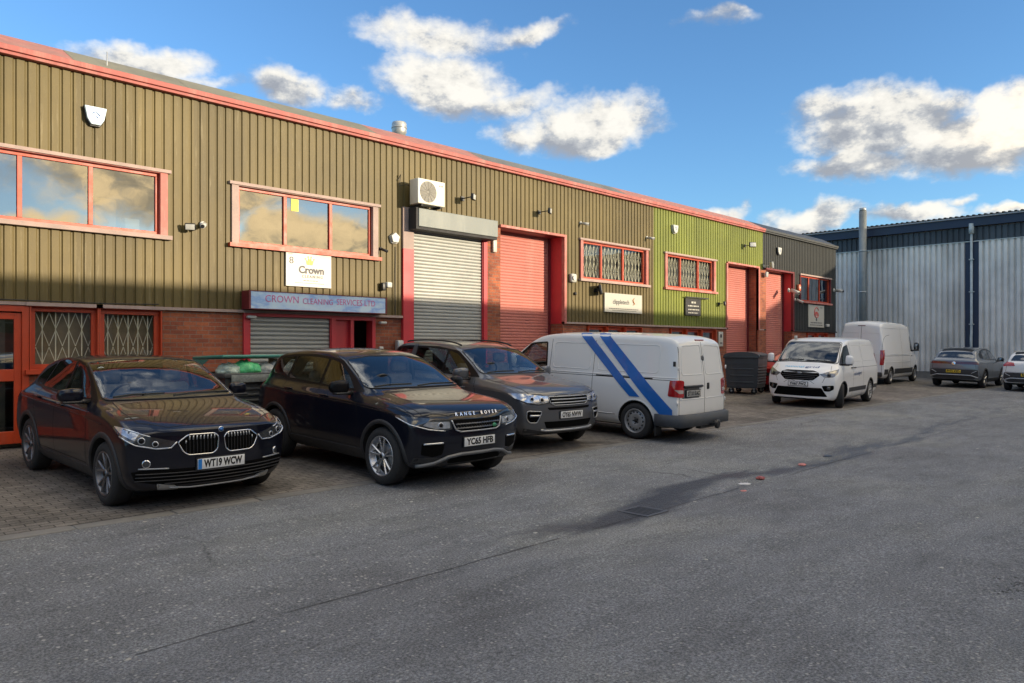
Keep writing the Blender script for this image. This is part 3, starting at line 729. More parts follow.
# ------------------------------------------------------------------ the terrace behind the camera (mirrored in the glass and shading the yard)
OP = empty('opposite_terrace', (0, -9, 0), 'brown clad terrace facing the yard from the other side', 'industrial unit')
YO, HO = -9.2, 6.15
mb = MB(); zb = gz(-9)
mb.box(-60, 40, YO-16, YO, 2.2, HO-.25); mb.build('cladding', M_OLIVE, OP)
mb = MB(); mb.box(-60, 40, YO-15.9, YO-.04, zb-.1, 2.2); mb.build('brick_wall', M_BRICK, OP)
mb = MB(); mb.box(-60, 40, YO-16, YO+.1, HO-.25, HO); mb.build('fascia', M_PINK, OP)
for k in range(12):
    xx = -56+k*8
    mb = MB(); mb.box(xx, xx+3, YO-.02, YO+.03, zb, 4.0); mb.build('roller_shutter', M_SHUTP if k % 2 else M_SHUT, OP)
    mb = MB(); mb.box(xx+4, xx+7, YO+.0, YO+.03, 3.3, 4.3); w = mb.build('window', M_FRAME, OP)
    mb = MB(); mb.box(xx+4.1, xx+6.9, YO+.03, YO+.05, 3.4, 4.2); mb.build('pane', plain('dark_pane', (.03, .035, .04), .08), w)
# ------------------------------------------------------------------ signs and fittings on the walls
def dashes(mb, x0, x1, z, y, h, seed=1, mi=0):
    """print too small to read: a row of word-long strokes"""
    r = random.Random(seed); x = x0
    while x < x1:
        w = r.uniform(.6, 2.2)*h; w = min(w, x1-x)
        mb.box(x, x+w, y-.0012, y, z-h*.28, z+h*.28, mi=mi); x += w+h*.45
def sign_board(x0, x1, z0, z1, label, dep=.05, mat=M_SIGN, name='company_sign', y=D, cat='sign'):
    s = empty(name, ((x0+x1)/2, y-dep, z0), label, cat)
    mb = MB(); mb.box(x0, x1, y-dep, y-.005, z0, z1); mb.build('board', mat, s, bevel=.004)
    return s
# white sign with the golden crown
s = sign_board(7.05, 8.05, 2.69, 3.39, 'square white sign with a number 8 and a gold crown, under the middle red window')
yq = D-.054
mb = MB(); text_into(mb, 'Crown', face_M(7.60, yq, 3.02), .20, bold=.035, width=.56); mb.build('lettering', M_TXTD, s)
mb = MB(); text_into(mb, 'CLEANING', face_M(7.62, yq, 2.895), .075, bold=.02, width=.46, spacing=1.4)
dashes(mb, 7.42, 7.75, 2.815, yq+.002, .028, 2); dashes(mb, 7.24, 7.88, 2.765, yq+.002, .020, 3); dashes(mb, 7.10, 7.20, 3.32, yq+.002, .02, 4)
mb.build('small_lettering', M_TXTG, s)
mb = MB(); text_into(mb, '8', face_M(7.165, yq, 3.19), .19, width=.09, bold=.0); mb.build('number', M_TXTD, s)
M_GOLD = plain('gold_print', (.62, .42, .06), .5)
mb = MB()
for sx in (-1, 1):
    mb.prism([(7.56+sx*.005, 3.13), (7.56+sx*.062, 3.13), (7.56+sx*.085, 3.23), (7.56+sx*.045, 3.20), (7.56+sx*.028, 3.27), (7.56+sx*.005, 3.235)], yq-.002, yq+.001)
    for (a, b) in ((.092, 3.245), (.032, 3.285)): mb.lathe([(.016, 0), (.016, .002)], 'y', 12, c=(7.56+sx*a, yq-.001, b))
mb.build('crown_emblem', M_GOLD, s)
# long fascia box sign
s = empty('fascia_sign', (7.7, D-.3, 2.2), 'long pale blue box sign with faded pink lettering over the shopfront', 'shop sign')
m, nt, b = nmat('faded_blue_print')
nn = noise(nt, opos(nt, (1, 1, 2.0)), 1.6, 4, .5); rr = ramp(nt, [(.35, (.62, .76, .84)), (.5, (.48, .64, .82)), (.56, (.28, .45, .76)), (.66, (.60, .74, .84))], nn); setc(nt, b, (rr, 0)); b.inputs['Roughness'].default_value = .35
mb = MB(); mb.box(6.22, 9.20, D-.30, D-.285, 2.215, 2.53); mb.build('face_panel', m, s)
mb = MB(); mb.box(6.18, 9.24, D-.284, D-.005, 2.20, 2.545); mb.box(6.18, 6.215, D-.31, D-.2845, 2.2, 2.545); mb.box(9.205, 9.24, D-.31, D-.2845, 2.2, 2.545); mb.box(6.2155, 9.2045, D-.308, D-.2845, 2.20, 2.213); mb.box(6.2155, 9.2045, D-.308, D-.2845, 2.532, 2.545); mb.build('box', M_DRED, s)
M_PTXT = plain('faded_pink_print', (.58, .16, .36), .5, var=.35, scale=9)
mb = MB(); text_into(mb, 'CROWN', face_M(6.84, D-.303, 2.40), .19, width=.68, bold=.0); text_into(mb, 'CLEANING', face_M(7.60, D-.303, 2.385), .16, width=.66); text_into(mb, 'SERVICES LTD', face_M(8.48, D-.303, 2.40), .17, width=.92)
mb.build('lettering', M_PTXT, s)
# small tube light fittings below the box sign
for (x, z, l) in ((6.33, 2.06, 'small white security light under the left end of the blue box sign'), (9.28, 2.02, 'small white lamp below the right end of the blue box sign')):
    mb = MB(); mb.rbox((x, D-.09, z), (.17, .10, .055), .02); mb.build('security_light', M_WHT, origin=(x, D, z), label=l, cat='light')
# company sign with the S mark
s = sign_board(17.05, 18.9, 2.52, 3.08, 'wide white company sign with a brown curved mark on the olive cladding')
mb = MB(); text_into(mb, 'clippletech', face_M(17.83, D-.054, 2.83), .19, width=.80, bold=.005); dashes(mb, 17.25, 18.7, 2.63, D-.052, .035, 5); dashes(mb, 17.4, 18.6, 2.58, D-.052, .025, 6); mb.build('lettering', M_TXTD, s)
mb = MB(); mb.tube([(18.42, D-.055, 2.76), (18.50, D-.055, 2.80), (18.44, D-.055, 2.86), (18.42, D-.055, 2.91), (18.50, D-.055, 2.98)], [.006, .022, .026, .02, .006], 8); mb.build('curved_mark', plain('bronze_print', (.38, .16, .05), .5), s)
s = sign_board(21.35, 22.3, 2.55, 3.12, 'small black sign with pale lettering lines on the green cladding', dep=.07, mat=M_BLKP)
mb = MB(); dashes(mb, 21.70, 21.98, 2.99, D-.072, .11, 7); dashes(mb, 21.48, 22.15, 2.87, D-.072, .07, 8); dashes(mb, 21.5, 22.18, 2.75, D-.072, .06, 9); dashes(mb, 21.5, 22.1, 2.64, D-.072, .06, 10)
mb.build('lettering', M_SIGN, s)
mb = MB(); mb.box(21.3, 22.75, D-.12, D-.075, 3.135, 3.17); mb.tube([(22.7, D-.1, 3.15), (22.7, D, 3.15)], .015, 6); mb.build('lamp_bar', M_BLKP, s)
s = sign_board(31.0, 32.6, 2.35, 3.3, 'tall white poster sign with a red emblem on the black cladding', dep=.04)
M_REDP = plain('red_print', (.55, .06, .05), .5)
mb = MB(); mb.tube([(31.8+.22*math.cos(a*.5), D-.043, 2.98+.22*math.sin(a*.5)) for a in range(1, 12)], .02, 6)
mb.box(31.55, 32.05, D-.045, D-.041, 2.86, 2.90); mb.box(31.60, 31.68, D-.045, D-.041, 2.80, 2.98); mb.box(31.92, 32.0, D-.045, D-.041, 2.80, 2.98); mb.box(31.7, 31.9, D-.045, D-.041, 2.92, 3.02); mb.build('emblem', M_REDP, s)
mb = MB(); mb.lathe([(.07, 0), (.07, .003)], 'y', 16, c=(31.8, D-.044, 2.68)); dashes(mb, 31.2, 32.4, 2.54, D-.042, .09, 11); dashes(mb, 31.15, 32.45, 2.44, D-.042, .08, 12); dashes(mb, 32.2, 32.4, 3.2, D-.042, .08, 13); mb.build('lettering', M_TXTG, s)

def bell_box(x, z, label, sc=1.0, col=M_WHT, under=M_BLKP, shape='trap'):
    o = empty('alarm_box', (x, D, z), label, 'alarm box', 'alarm boxes on the terrace')
    if shape == 'trap': poly = [(-.165, .14), (.165, .14), (.125, -.06), (.07, -.15), (-.07, -.15), (-.125, -.06)]
    else: poly = [(.17*math.sin(2*PI*k/5), .17*math.cos(2*PI*k/5)) for k in range(5)]
    mb = MB(); mb.prism([(x+a*sc*1.06, z+b*sc*1.06-.012) for a, b in poly], D-.055, D, plane='xz'); mb.build('backplate', under, o, bevel=.01)
    mb = MB(); mb.prism([(x+a*sc, z+b*sc) for a, b in poly], D-.105, D-.056, plane='xz'); c = mb.build('cover', col, o, bevel=.015)
    if shape == 'trap':
        mb = MB(); mb.tube([(x-.06*sc, D-.107, z+.02*sc), (x, D-.107, z+.06*sc), (x+.06*sc, D-.107, z+.0)], .009, 6); mb.tube([(x+.0, D-.107, z-.02*sc), (x+.04*sc, D-.107, z-.04*sc)], .009, 6); mb.build('badge', plain('blue_print', (.08, .18, .45), .5), c)
bell_box(3.70, 5.24, 'white and blue wedge shaped alarm box with dark base high on the left olive cladding', 1.0, plain('pale_blue_plastic', (.62, .74, .80), .35))
bell_box(9.62, 3.88, 'small white five sided alarm box beside the tall grey shutter', .72, under=M_WHT, shape='pent')
bell_box(20.72, 5.33, 'white shield shaped alarm box high on the green cladding', .9, under=M_WHT)
bell_box(28.2, 5.30, 'white shield shaped alarm box high on the black cladding', .95)
o = empty('alarm_box', (30.0, D, 3.95), 'small red bell box beside the window of the black unit', 'alarm box', 'alarm boxes on the terrace')
mb = MB(); mb.rbox((30.0, D-.06, 3.95), (.2, .12, .26), .03); mb.build('cover', plain('orange_plastic', (.6, .14, .06), .4), o)
mb = MB(); mb.rbox((30.0, D-.122, 3.95), (.10, .01, .08), .004); mb.build('lens', M_WHT, o)

def cctv(x, z, label, aim=(.4, -1, -.3), white=True, two=False, sc=1.0):
    o = empty('security_camera', (x, D, z), label, 'security camera', 'cameras and lights on the wall')
    a = V(aim).normalized(); mt = M_WHT if white else M_BLKP
    mb = MB(); mb.lathe([(.05*sc, 0), (.05*sc, -.03), (.03*sc, -.035)], 'y', 16, c=(x, D-.001, z)); p = V((x, D-.10*sc, z-.02)); mb.tube([(x, D-.02, z), p], .014, 8); mb.build('bracket', mt, o)
    q = p+a*.10*sc; mb = MB(); mb.tube([q-a*.13*sc, q+a*.11*sc], .042*sc, 14); mb.tube([q+a*.11*sc, q+a*.115*sc], .036*sc, 14); b_ = mb.build('camera_body', mt, o)
    mb = MB(); mb.tube([q+a*.116*sc, q+a*.12*sc], .032*sc, 14); mb.build('lens', M_BLKP, b_)
def flood(x, z, label, aim=(.2, -1, -.5), arm=.0, white=False, w=.20):
    o = empty('floodlight', (x, D, z), label, 'floodlight', 'cameras and lights on the wall')
    mt = M_WHT if white else M_BLKP; a = V(aim).normalized(); r = a.cross(V((0, 0, 1))).normalized(); u = r.cross(a)
    p = V((x, D-.06-arm, z)); mb = MB(); mb.box(x-.05, x+.05, D-.03, D, z-.05, z+.05); mb.tube([(x, D-.02, z), p], .013, 8); mb.build('bracket', mt, o)
    M = Matrix.Translation(p+a*.06) @ Matrix(((r.x, a.x, u.x, 0), (r.y, a.y, u.y, 0), (r.z, a.z, u.z, 0), (0, 0, 0, 1)))
    mb = MB(); mb.rbox((0, 0, 0), (w, .07, w*.72), .012, M=M); h = mb.build('lamp_housing', mt, o)
    mb = MB(); mb.rbox((0, .037, 0), (w*.86, .006, w*.56), .002, M=M); mb.build('lamp_glass', plain('lamp_glass', (.5, .5, .46), .15), h)
cctv(5.45, 3.70, 'white bullet camera between the two large red windows', (-.6, -1, -.35))
flood(5.20, 3.62, 'black floodlight with white lens between the two large red windows', (-.5, -1, -.3), .05, w=.17)
cctv(9.28, 3.62, 'small black camera right of the middle red window', (.3, -1, -.4), False, sc=.7)
o = empty('floodlight', (9.33, D, 2.82), 'square floodlight with a bright glass on the wall above the blue box sign end', 'floodlight', 'cameras and lights on the wall')
mb = MB(); mb.rbox((9.30, D-.07, 2.80), (.10, .12, .17), .02); mb.build('lamp_housing', M_BLKP, o)
mb = MB(); mb.rbox((9.41, D-.11, 2.84), (.13, .13, .12), .02); mb.build('lamp_glass', M_WHT, o)
flood(11.62, 5.03, 'black floodlight on the cladding above the tall grey shutter', (.6, -1, -.1), .25)
flood(14.30, 5.05, 'black floodlight on the cladding above the pink shutter', (.6, -1, -.1), .25)
mb = MB(); mb.rbox((12.62, D-.06, 4.02), (.13, .08, .36), .015); mb.build('junction_box', M_SIGN, origin=(12.62, D, 4.02), label='upright white cover box on the brick pier between the shutters', cat='junction box')
cctv(16.0, 4.97, 'small white camera above the barred window of the olive block', (.3, -1, -.2), sc=.9)
cctv(19.2, 4.90, 'small white camera beside the green cladding edge', (.3, -1, -.2), sc=.9)
mb = MB(); mb.rbox((15.62, D-.06, 3.40), (.22, .12, .24), .04); mb.lathe([(.07, 0), (.07, -.03)], 'y', 16, c=(15.60, D-.12, 3.40)); mb.build('alarm_sounder', M_WHT, origin=(15.62, D, 3.4), label='white round faced sounder beside the pink shutter opening', cat='alarm')
mb = MB(); mb.lathe([(.045, 0), (.045, -.05), (.02, -.07)], 'y', 14, c=(15.75, D, 2.98)); mb.build('vent_cap', M_BLKP, origin=(15.75, D, 2.98), label='small black round cap on the cladding right of the pink shutter', cat='vent')
flood(16.65, 3.12, 'large black floodlight tilted left of the wide white company sign', (.9, -1, .25), .06, w=.38)
flood(25.5, 5.25, 'black floodlight high on the right end of the green cladding', (-.7, -1, .1), .22, w=.26)
flood(23.6, 3.02, 'small black lamp between the black sign and the pink shutter', (.5, -1, .1), .1, w=.2)
flood(27.0, 4.62, 'white floodlight at the join of green and black units above the pier', (.8, -1, .1), .2, True, w=.34)
flood(26.9, 4.28, 'white floodlight lower on the brick pier between the pink shutters', (.2, -1, -.1), .05, True, w=.26)
cctv(29.15, 3.80, 'white bullet camera on the crimson reveal of the last shutter', (-.3, -1, -.4), sc=1.7)
cctv(29.75, 3.45, 'small white camera low beside the crimson reveal of the black unit', (.1, -1, -.5), sc=1.2)
cctv(33.75, 4.05, 'white camera at the far right corner of the black cladding', (-.3, -1, -.2), sc=1.5)
mb = MB(); mb.rbox((32.95, D-.05, 2.45), (.25, .1, .12), .02); mb.build('wall_lamp', M_WHT, origin=(32.95, D, 2.45), label='small white lamp right of the poster sign', cat='light')
mb = MB(); mb.rbox((9.72, D-.09, 1.52), (.16, .14, .26), .03); mb.build('meter_box', M_GALV, origin=(9.72, D, 1.52), label='grey meter box on the brick beside the tall grey shutter', cat='box')
mb = MB(); mb.rbox((9.30, D-.0, 1.45), (.10, .05, .12), .01); mb.build('door_bell', M_WHT, origin=(9.30, D, 1.45), label='small white entry button beside the open shop door', cat='door bell')
mb = MB(); mb.rbox((23.72, D-.01, 1.78), (.30, .04, .52), .008); nb = mb.build('notice', M_SIGN, origin=(23.72, D, 1.78), label='small white notice on the brick left of the green unit shutter', cat='notice')
mb = MB(); mb.box(23.66, 23.78, D-.034, D-.031, 1.83, 1.95); mb.box(23.64, 23.80, D-.034, D-.031, 1.62, 1.66); mb.build('print', M_TXTD, nb)
# hanging cables
def cable(pts, label, r=.008):
    mb = MB(); mb.tube(pts, r, 6, cap=False); mb.build('wall_cable', M_DKGREY, origin=pts[0], label=label, cat='cable')
cable([(9.72, D-.04, 5.16), (9.78, D-.05, 5.30), (9.76, D-.04, 5.05), (9.95, D-.06, 5.10), (10.25, D-.06, 5.0), (10.4, D-.1, 4.98)], 'loose cable bundle on the cladding above the air conditioner')
cable([(9.67, D-.03, 3.7), (9.66, D-.02, 3.2), (9.65, D-.03, 2.5), (9.66, D-.02, 2.2)], 'thin cable running down the cladding from the five sided alarm box')
cable([(4.68, D-.06, 2.23), (3.9, D-.055, 2.21), (2.5, D-.055, 2.215), (1.0, D-.055, 2.21), (0, D-.055, 2.22)], 'long cable running along the ledge above the lattice windows', .010)

# air conditioner
a0, a1, z0, z1 = 9.94, 10.70, 4.64, 5.19
o = empty('air_conditioner', ((a0+a1)/2, D-.4, z0), 'white air conditioner unit on the wall above the tall grey shutter', 'air conditioner')
mb = MB(); mb.rbox(((a0+a1)/2, D-.32, (z0+z1)/2), (a1-a0, .30, z1-z0), .015); c = mb.build('casing', plain('cream_casing', (.70, .67, .56), .4, var=.06), o)
mb = MB()
for k in range(7): mb.lathe([(.03+k*.032, 0), (.034+k*.032, -.008), (.038+k*.032, 0)], 'y', 32, c=(a0+.28, D-.474, (z0+z1)/2), cap=False)
for k in range(12):
    an = 2*PI*k/12; mb.tube([(a0+.28+.03*math.cos(an), D-.478, (z0+z1)/2+.03*math.sin(an)), (a0+.28+.23*math.cos(an), D-.478, (z0+z1)/2+.23*math.sin(an))], .004, 5)
mb.build('fan_grille', plain('grille_grey', (.30, .28, .24), .5), c)
mb = MB(); mb.lathe([(.235, 0), (.235, -.002)], 'y', 32, c=(a0+.28, D-.4705, (z0+z1)/2)); mb.build('fan_shade_disc', plain('fan_shadow', (.22, .21, .18), .6), c)  # flat disc, shade behind the fan grille painted as its colour
mb = MB(); dashes(mb, a1-.17, a1-.06, z1-.10, D-.471, .05, 14); mb.build('lettering', M_TXTG, c)
mb = MB(); mb.box(a0+.1, a0+.14, D-.46, D, z0-.05, z0-.002); mb.box(a1-.14, a1-.10, D-.46, D, z0-.05, z0-.002); mb.build('bracket', M_DKGREY, o)
# roof cowl
o = empty('flue_cowl', (12.4, D+3.2, 6.15), 'silver flue cowl on the roof above the air conditioner', 'flue cowl')
fxp, fyp = 12.65, D+3.9
mb = MB(); mb.tube([(fxp, fyp, 6.1), (fxp, fyp, 7.56)], .13, 20); mb.build('pipe', M_CHROME, o)
mb = MB(); mb.lathe([(.0, 7.90), (.19, 7.90), (.21, 7.86), (.21, 7.62), (.18, 7.56), (.13, 7.5)], 'z', 24, c=(fxp, fyp, 0), cap=False); mb.lathe([(.222, 7.72), (.222, 7.76)], 'z', 24, c=(fxp, fyp, 0)); mb.build('cowl', M_GALV, o)
# thin spike on the ridge at the left
mb = MB(); mb.tube([(3.95, D+.2, 6.05), (3.95, D+.2, 6.42)], .008, 6); mb.build('roof_spike', M_GALV, origin=(3.95, D+.2, 6.05), label='thin metal rod standing on the roof edge at the left', cat='rod')
# things on the window ledges indoors
mb = MB(); mb.box(3.78, 4.10, D+.25, D+.6, 3.48, 3.98); mb.build('cardboard_box', plain('cardboard', (.42, .28, .12), .8), origin=(3.95, D+.4, 3.48), label='brown cardboard box behind the right pane of the left upper window', cat='box')
mb = MB(); mb.rbox((4.36, D+.35, 3.60), (.24, .2, .2), .02); mb.build('desk_fan', M_WHT, origin=(4.36, D+.35, 3.5), label='small white appliance on the ledge in the left upper window', cat='appliance')
mb = MB(); mb.face([(7.22, D+.062, 4.18), (7.38, D+.062, 4.18), (7.38, D+.062, 4.42), (7.22, D+.062, 4.42)]); mb.build('window_notice', plain('yellow_paper', (.66, .62, .12), .7), origin=(7.3, D+.062, 4.2), label='small yellow notice in the middle pane of the centre window', cat='notice')

# ------------------------------------------------------------------ bins and bollards
def wheelie(loc, rz, col, lid_mat, label, open_lid=False, name='wheeled_bin', w=1.25, d=.98, h=1.16):
    Mx = Matrix.Translation(V((loc[0], loc[1], gz(loc[1])))) @ Matrix.Rotation(rz, 4, 'Z')
    o = empty(name, label=label, cat='wheeled bin', mat=Mx)
    m = plain('bin_'+col[0], col[1], .45, var=.14, scale=2, grime=((.10, .10, .09), .5))
    mb = MB(); bm = mb.bm
    # tapered tub, ribbed front and back
    zs = [(.20, .88), (.26, .90), (.95, .985), (1.02, 1.0), (h, 1.02)]
    for i in range(len(zs)-1):
        (za, sa), (zb, sb) = zs[i], zs[i+1]
        A = [V((sx*w/2*sa, sy*d/2*sa, za)) for sx, sy in ((-1, -1), (1, -1), (1, 1), (-1, 1))]; B = [V((sx*w/2*sb, sy*d/2*sb, zb)) for sx, sy in ((-1, -1), (1, -1), (1, 1), (-1, 1))]
        for k in range(4): mb.face([A[k], A[(k+1) % 4], B[(k+1) % 4], B[k]])
    mb.face([V((sx*w/2*.88, sy*d/2*.88, .20)) for sx, sy in ((-1, -1), (1, -1), (1, 1), (-1, 1))])
    for s_ in (-1, 1):
        for k in range(7): mb.rbox((0, s_*(d/2*(.915+.012*k)), .34+k*.095), (w*.93, .03, .045), .012)
        for k in range(3): mb.rbox((s_*w/2*(.93+.02*k), 0, .40+k*.22), (.03, d*.7, .05), .012)
    mb.rbox((0, -d/2*1.04, h-.03), (w*1.06, .05, .08), .015); mb.rbox((0, d/2*1.04, h-.03), (w*1.06, .05, .08), .015)
    mb.rbox((-w/2*1.04, 0, h-.03), (.05, d*1.04, .08), .015); mb.rbox((w/2*1.04, 0, h-.03), (.05, d*1.04, .08), .015)
    mb.build('tub', m, o, local=True)
    mb = MB()
    if open_lid:
        # lid propped up by the bags
        R = Matrix.Translation((0, d/2+.02, h+.19)) @ Matrix.Rotation(math.radians(-2), 4, 'X')
        mb.rbox((0, -d/2, .05), (w*1.08, d*1.08, .05), .02, M=R); 
        mb.prism([(-.5, 0), (.5, 0), (.5, .02), (-.5, .02)], 0, .01, plane='xz')
        for s_ in (-1, 1): mb.face([(s_*w*.54, d/2, h), (s_*w*.54, d/2, h+.22), (s_*w*.54, -d*.05, h+.22)])
    else:
        n = 8; P = []
        for k in range(n+1):
            a = PI*k/n; P.append((-d*.53*math.cos(a), h+.015+.13*math.sin(a)))
        mb.prism([(a, b) for a, b in P]+[(d*.53, h+.0), (-d*.53, h+.0)], -w*.54, w*.54, plane='yz')
        mb.rbox((0, -d*.56, h+.02), (w*.9, .05, .04), .01)
    mb.build('lid', lid_mat, o, local=True)
    for sx in (-1, 1):
        for sy in (-1, 1):
            mb = MB(); mb.lathe([(.03, -.025), (.095, -.025), (.10, -.015), (.10, .015), (.095, .025), (.03, .025)], 'x', 18, c=(sx*w*.36, sy*d*.34, .10)); wh = mb.build('wheel', M_DKGREY, o, local=True)
            mb = MB(); mb.box(sx*w*.36-.04, sx*w*.36+.04, sy*d*.34-.03, sy*d*.34+.03, .15, .21); mb.lathe([(.0, -.03), (.035, -.03), (.035, .03), (0, .03)], 'x', 12, c=(sx*w*.36, sy*d*.34, .10)); mb.build('castor', M_GALV, wh, local=True)
    return o, Mx
o, Mx = wheelie((5.62, 11.9), math.radians(3), ('dark_grey', (.055, .060, .060)), plain('teal_lid', (.05, .22, .17), .4, var=.15), 'dark grey wheeled bin with raised teal lid full of bags, behind the two black cars', open_lid=True)
mb = MB(); text_into(mb, 'A', Mx @ face_M(.05, -.50, .62), .26, bold=.01); g_ = mb.build('sticker', plain('green_print', (.03, .20, .08), .6), origin=Mx.translation, label='green letter painted on the front of the open bin', cat='sticker')
mb = MB(); mb.rbox((-.05, -.545, 1.08), (1.0, .02, .12), .005, M=Mx); mb.build('bin_label', plain('grey_label', (.22, .24, .22), .6, var=.4, scale=14), origin=Mx.translation, label='faded grey strip label below the rim of the open bin', cat='label')
def bag(c, r, mat, label, seed):
    mb = MB(); bmesh.ops.create_icosphere(mb.bm, subdivisions=4, radius=1)
    for v in mb.bm.verts:
        n_ = mnoise.fractal(v.co*1.7+V((seed, 0, 0)), 1, 2, 4)*.16+abs(mnoise.noise(v.co*4+V((0, seed, 0))))*.14
        v.co = v.co*(1+n_); v.co = V((v.co.x*r[0], v.co.y*r[1], v.co.z*r[2]))
    for f in mb.bm.faces: f.smooth = True
    mb.tube([(0, 0, r[2]*.8), (0.02, 0, r[2]*1.15)], [.05, .015], 8)
    bmesh.ops.translate(mb.bm, verts=mb.bm.verts, vec=Mx @ V(c))
    mb.build('refuse_bag', mat, origin=Mx @ V(c), label=label, cat='refuse bag', group='bags in the open bin')
def bagmat(n, c):
    m = plain(n, c, .28, var=.3, scale=9, bmp=.6); return m
bag((-.18, -.30, 1.22), (.24, .20, .14), bagmat('green_bag', (.12, .60, .24)), 'bright green and white refuse bag in the open bin', 1.3)
bag((-.46, -.27, 1.20), (.18, .20, .12), bagmat('clear_bag', (.42, .52, .44)), 'pale green refuse bag at the left of the open bin', 5.3)
bag((.16, -.32, 1.19), (.18, .18, .13), bagmat('grey_bag', (.40, .42, .40)), 'grey refuse bag between the green and the white bag', 8.1)
bag((.46, -.28, 1.22), (.22, .20, .15), bagmat('white_bag', (.72, .74, .76)), 'white refuse bag at the right of the open bin', 3.9)
wheelie((23.5, 12.2), math.radians(14), ('slate', (.050, .058, .066)), plain('slate_lid', (.055, .062, .068), .45), 'large slate grey lidded wheeled bin in front of the green unit shutter', w=1.35, d=1.1, h=1.27)
mb = MB()
for k in range(3): mb.box(24.35+.25, 24.35+.62, 11.65-.04, 11.65, .45+k*.24, .50+k*.24)
mb.bm.free()
def bollard(x, y, h, r, mat, label):
    mb = MB(); mb.lathe([(r, gz(y)-.1), (r, gz(y)+h-.03), (r*.9, gz(y)+h-.008), (0, gz(y)+h)], 'z', 24, c=(x, y, 0)); mb.build('bollard', mat, origin=(x, y, gz(y)), label=label, cat='bollard', group='bollards at the last shutters')
bollard(25.75, 12.55, .98, .14, plain('red_bollard_paint', (.52, .09, .09), .5, var=.2, grime=((.6, .35, .32), .6)), 'thick faded red bollard right of the slate grey bin')
bollard(26.2, 12.6, .98, .13, M_CONC, 'grey concrete bollard just right of the red bollard')

# ------------------------------------------------------------------ drain, litter and grit on the road
def grate(x, y, rz, w, d, label):
    o = empty('drain_grate', (x, y, gz(y)), label, 'drain'); 
    Mx = Matrix.Translation((x, y, gz(y)+.002)) @ Matrix.Rotation(rz, 4, 'Z')
    mb = MB(); mb.box(-w/2-.04, -w/2, -d/2-.04, d/2+.04, 0, .010, M=Mx); mb.box(w/2, w/2+.04, -d/2-.04, d/2+.04, 0, .010, M=Mx); mb.box(-w/2, w/2, -d/2-.04, -d/2, 0, .010, M=Mx); mb.box(-w/2, w/2, d/2, d/2+.04, 0, .010, M=Mx)
    n = 6
    for k in range(n): a = -w/2+w*(k+.5)/n; mb.box(a-.009, a+.009, -d/2, d/2, 0, .009, M=Mx)
    mb.build('grate', plain('cast_iron', (.12, .12, .125), .5, .5), o)
    mb = MB(); mb.box(-w/2, w/2, -d/2, d/2, -.002, .003, M=Mx); mb.build('pit_shade', plain('drain_shade', (.012, .012, .012), .8), o)  # flush slab, the darkness of the hollow is painted into its colour
grate(6.75, 4.72, 0, .32, .32, 'square iron gully grate in the dark gutter line of the road')
mb = MB(); rr = random.Random(3)
def blob_stone(mb, x, y, s, rr, flat=.5, z=None):
    b2 = bmesh.new(); bmesh.ops.create_icosphere(b2, subdivisions=1, radius=s)
    M = Matrix.Translation((x, y, (gz(y) if z is None else z)+s*flat*.35)) @ Matrix.Rotation(rr.uniform(0, 6), 4, 'Z'); mp = {}
    for v in b2.verts: mp[v] = mb.bm.verts.new(M @ V((v.co.x*rr.uniform(.7, 1.3), v.co.y*rr.uniform(.6, 1.2), v.co.z*flat)))
    for f in b2.faces: mb.bm.faces.new([mp[v] for v in f.verts])
    b2.free()
for k in range(260):
    a = rr.random(); x, y = (rr.uniform(-2, 30), rr.uniform(3.6, 8.3)) if a < .7 else (rr.uniform(-1, 26), rr.uniform(-1, 5))
    blob_stone(mb, x, y, rr.uniform(.004, .011), rr)
for k in range(70):
    x, y = rr.uniform(0, 24), rr.uniform(.5, 8.2); blob_stone(mb, x, y, rr.uniform(.010, .024), rr, flat=.25)
mb.build('loose_grit', plain('pale_grit', (.42, .40, .36), .9, var=.3), kind='stuff', label='small pale stones and crumbs scattered over the asphalt')
mb = MB()
for k in range(160):
    x, y = 6.35+rr.gauss(0, .18), 1.12+rr.gauss(0, .10); blob_stone(mb, x, y, rr.uniform(.004, .013), rr)
mb.build('broken_asphalt', plain('loose_tar', (.11, .11, .11), .9, var=.4), kind='stuff', label='loose crumbs of broken asphalt round a pothole at the right edge')
def litter(x, y, s, mat, label, name='crushed_can', sx=1.0, rz=0.0, th=.3):
    mb = MB(); bmesh.ops.create_icosphere(mb.bm, subdivisions=3, radius=s)
    for v in mb.bm.verts:
        n_ = mnoise.noise(v.co*(2.4/s)+V((x, y, 0)))*.35; v.co = v.co*(1+n_); v.co.x *= sx; v.co.z = max(v.co.z*th, -s*th*.6)
    M = Matrix.Translation((x, y, gz(y)+s*th*.6)) @ Matrix.Rotation(rz, 4, 'Z'); bmesh.ops.transform(mb.bm, matrix=M, verts=mb.bm.verts)
    mb.build(name, mat, origin=(x, y, gz(y)), label=label, cat='litter', group='litter in the gutter')
M_RRED = plain('litter_red', (.30, .06, .045), .4, var=.3, scale=20); M_PAP = plain('litter_paper', (.62, .60, .58), .7, var=.15); M_RPK = plain('litter_pink', (.55, .20, .17), .6, var=.3)
litter(9.55, 4.75, .055, M_RRED, 'crumpled dark red can in the damp gutter line', sx=1.5, rz=.3, th=.45)
litter(9.05, 4.72, .06, M_PAP, 'white paper scrap left of the dark red can', 'paper_scrap', 1.4, -.5, .15)
litter(8.6, 4.50, .035, M_RPK, 'small pink scrap nearest the drain grate', 'paper_scrap', 1.5, .1, .15)
litter(11.1, 4.85, .055, M_RPK, 'pink and red wrapper in the gutter line right of the can', 'wrapper', 1.5, .2, .3)
litter(12.3, 4.95, .06, plain('litter_black', (.03, .035, .04), .35), 'flattened black plastic scrap, the furthest litter in the gutter', 'plastic_scrap', 2.2, .15, .15)
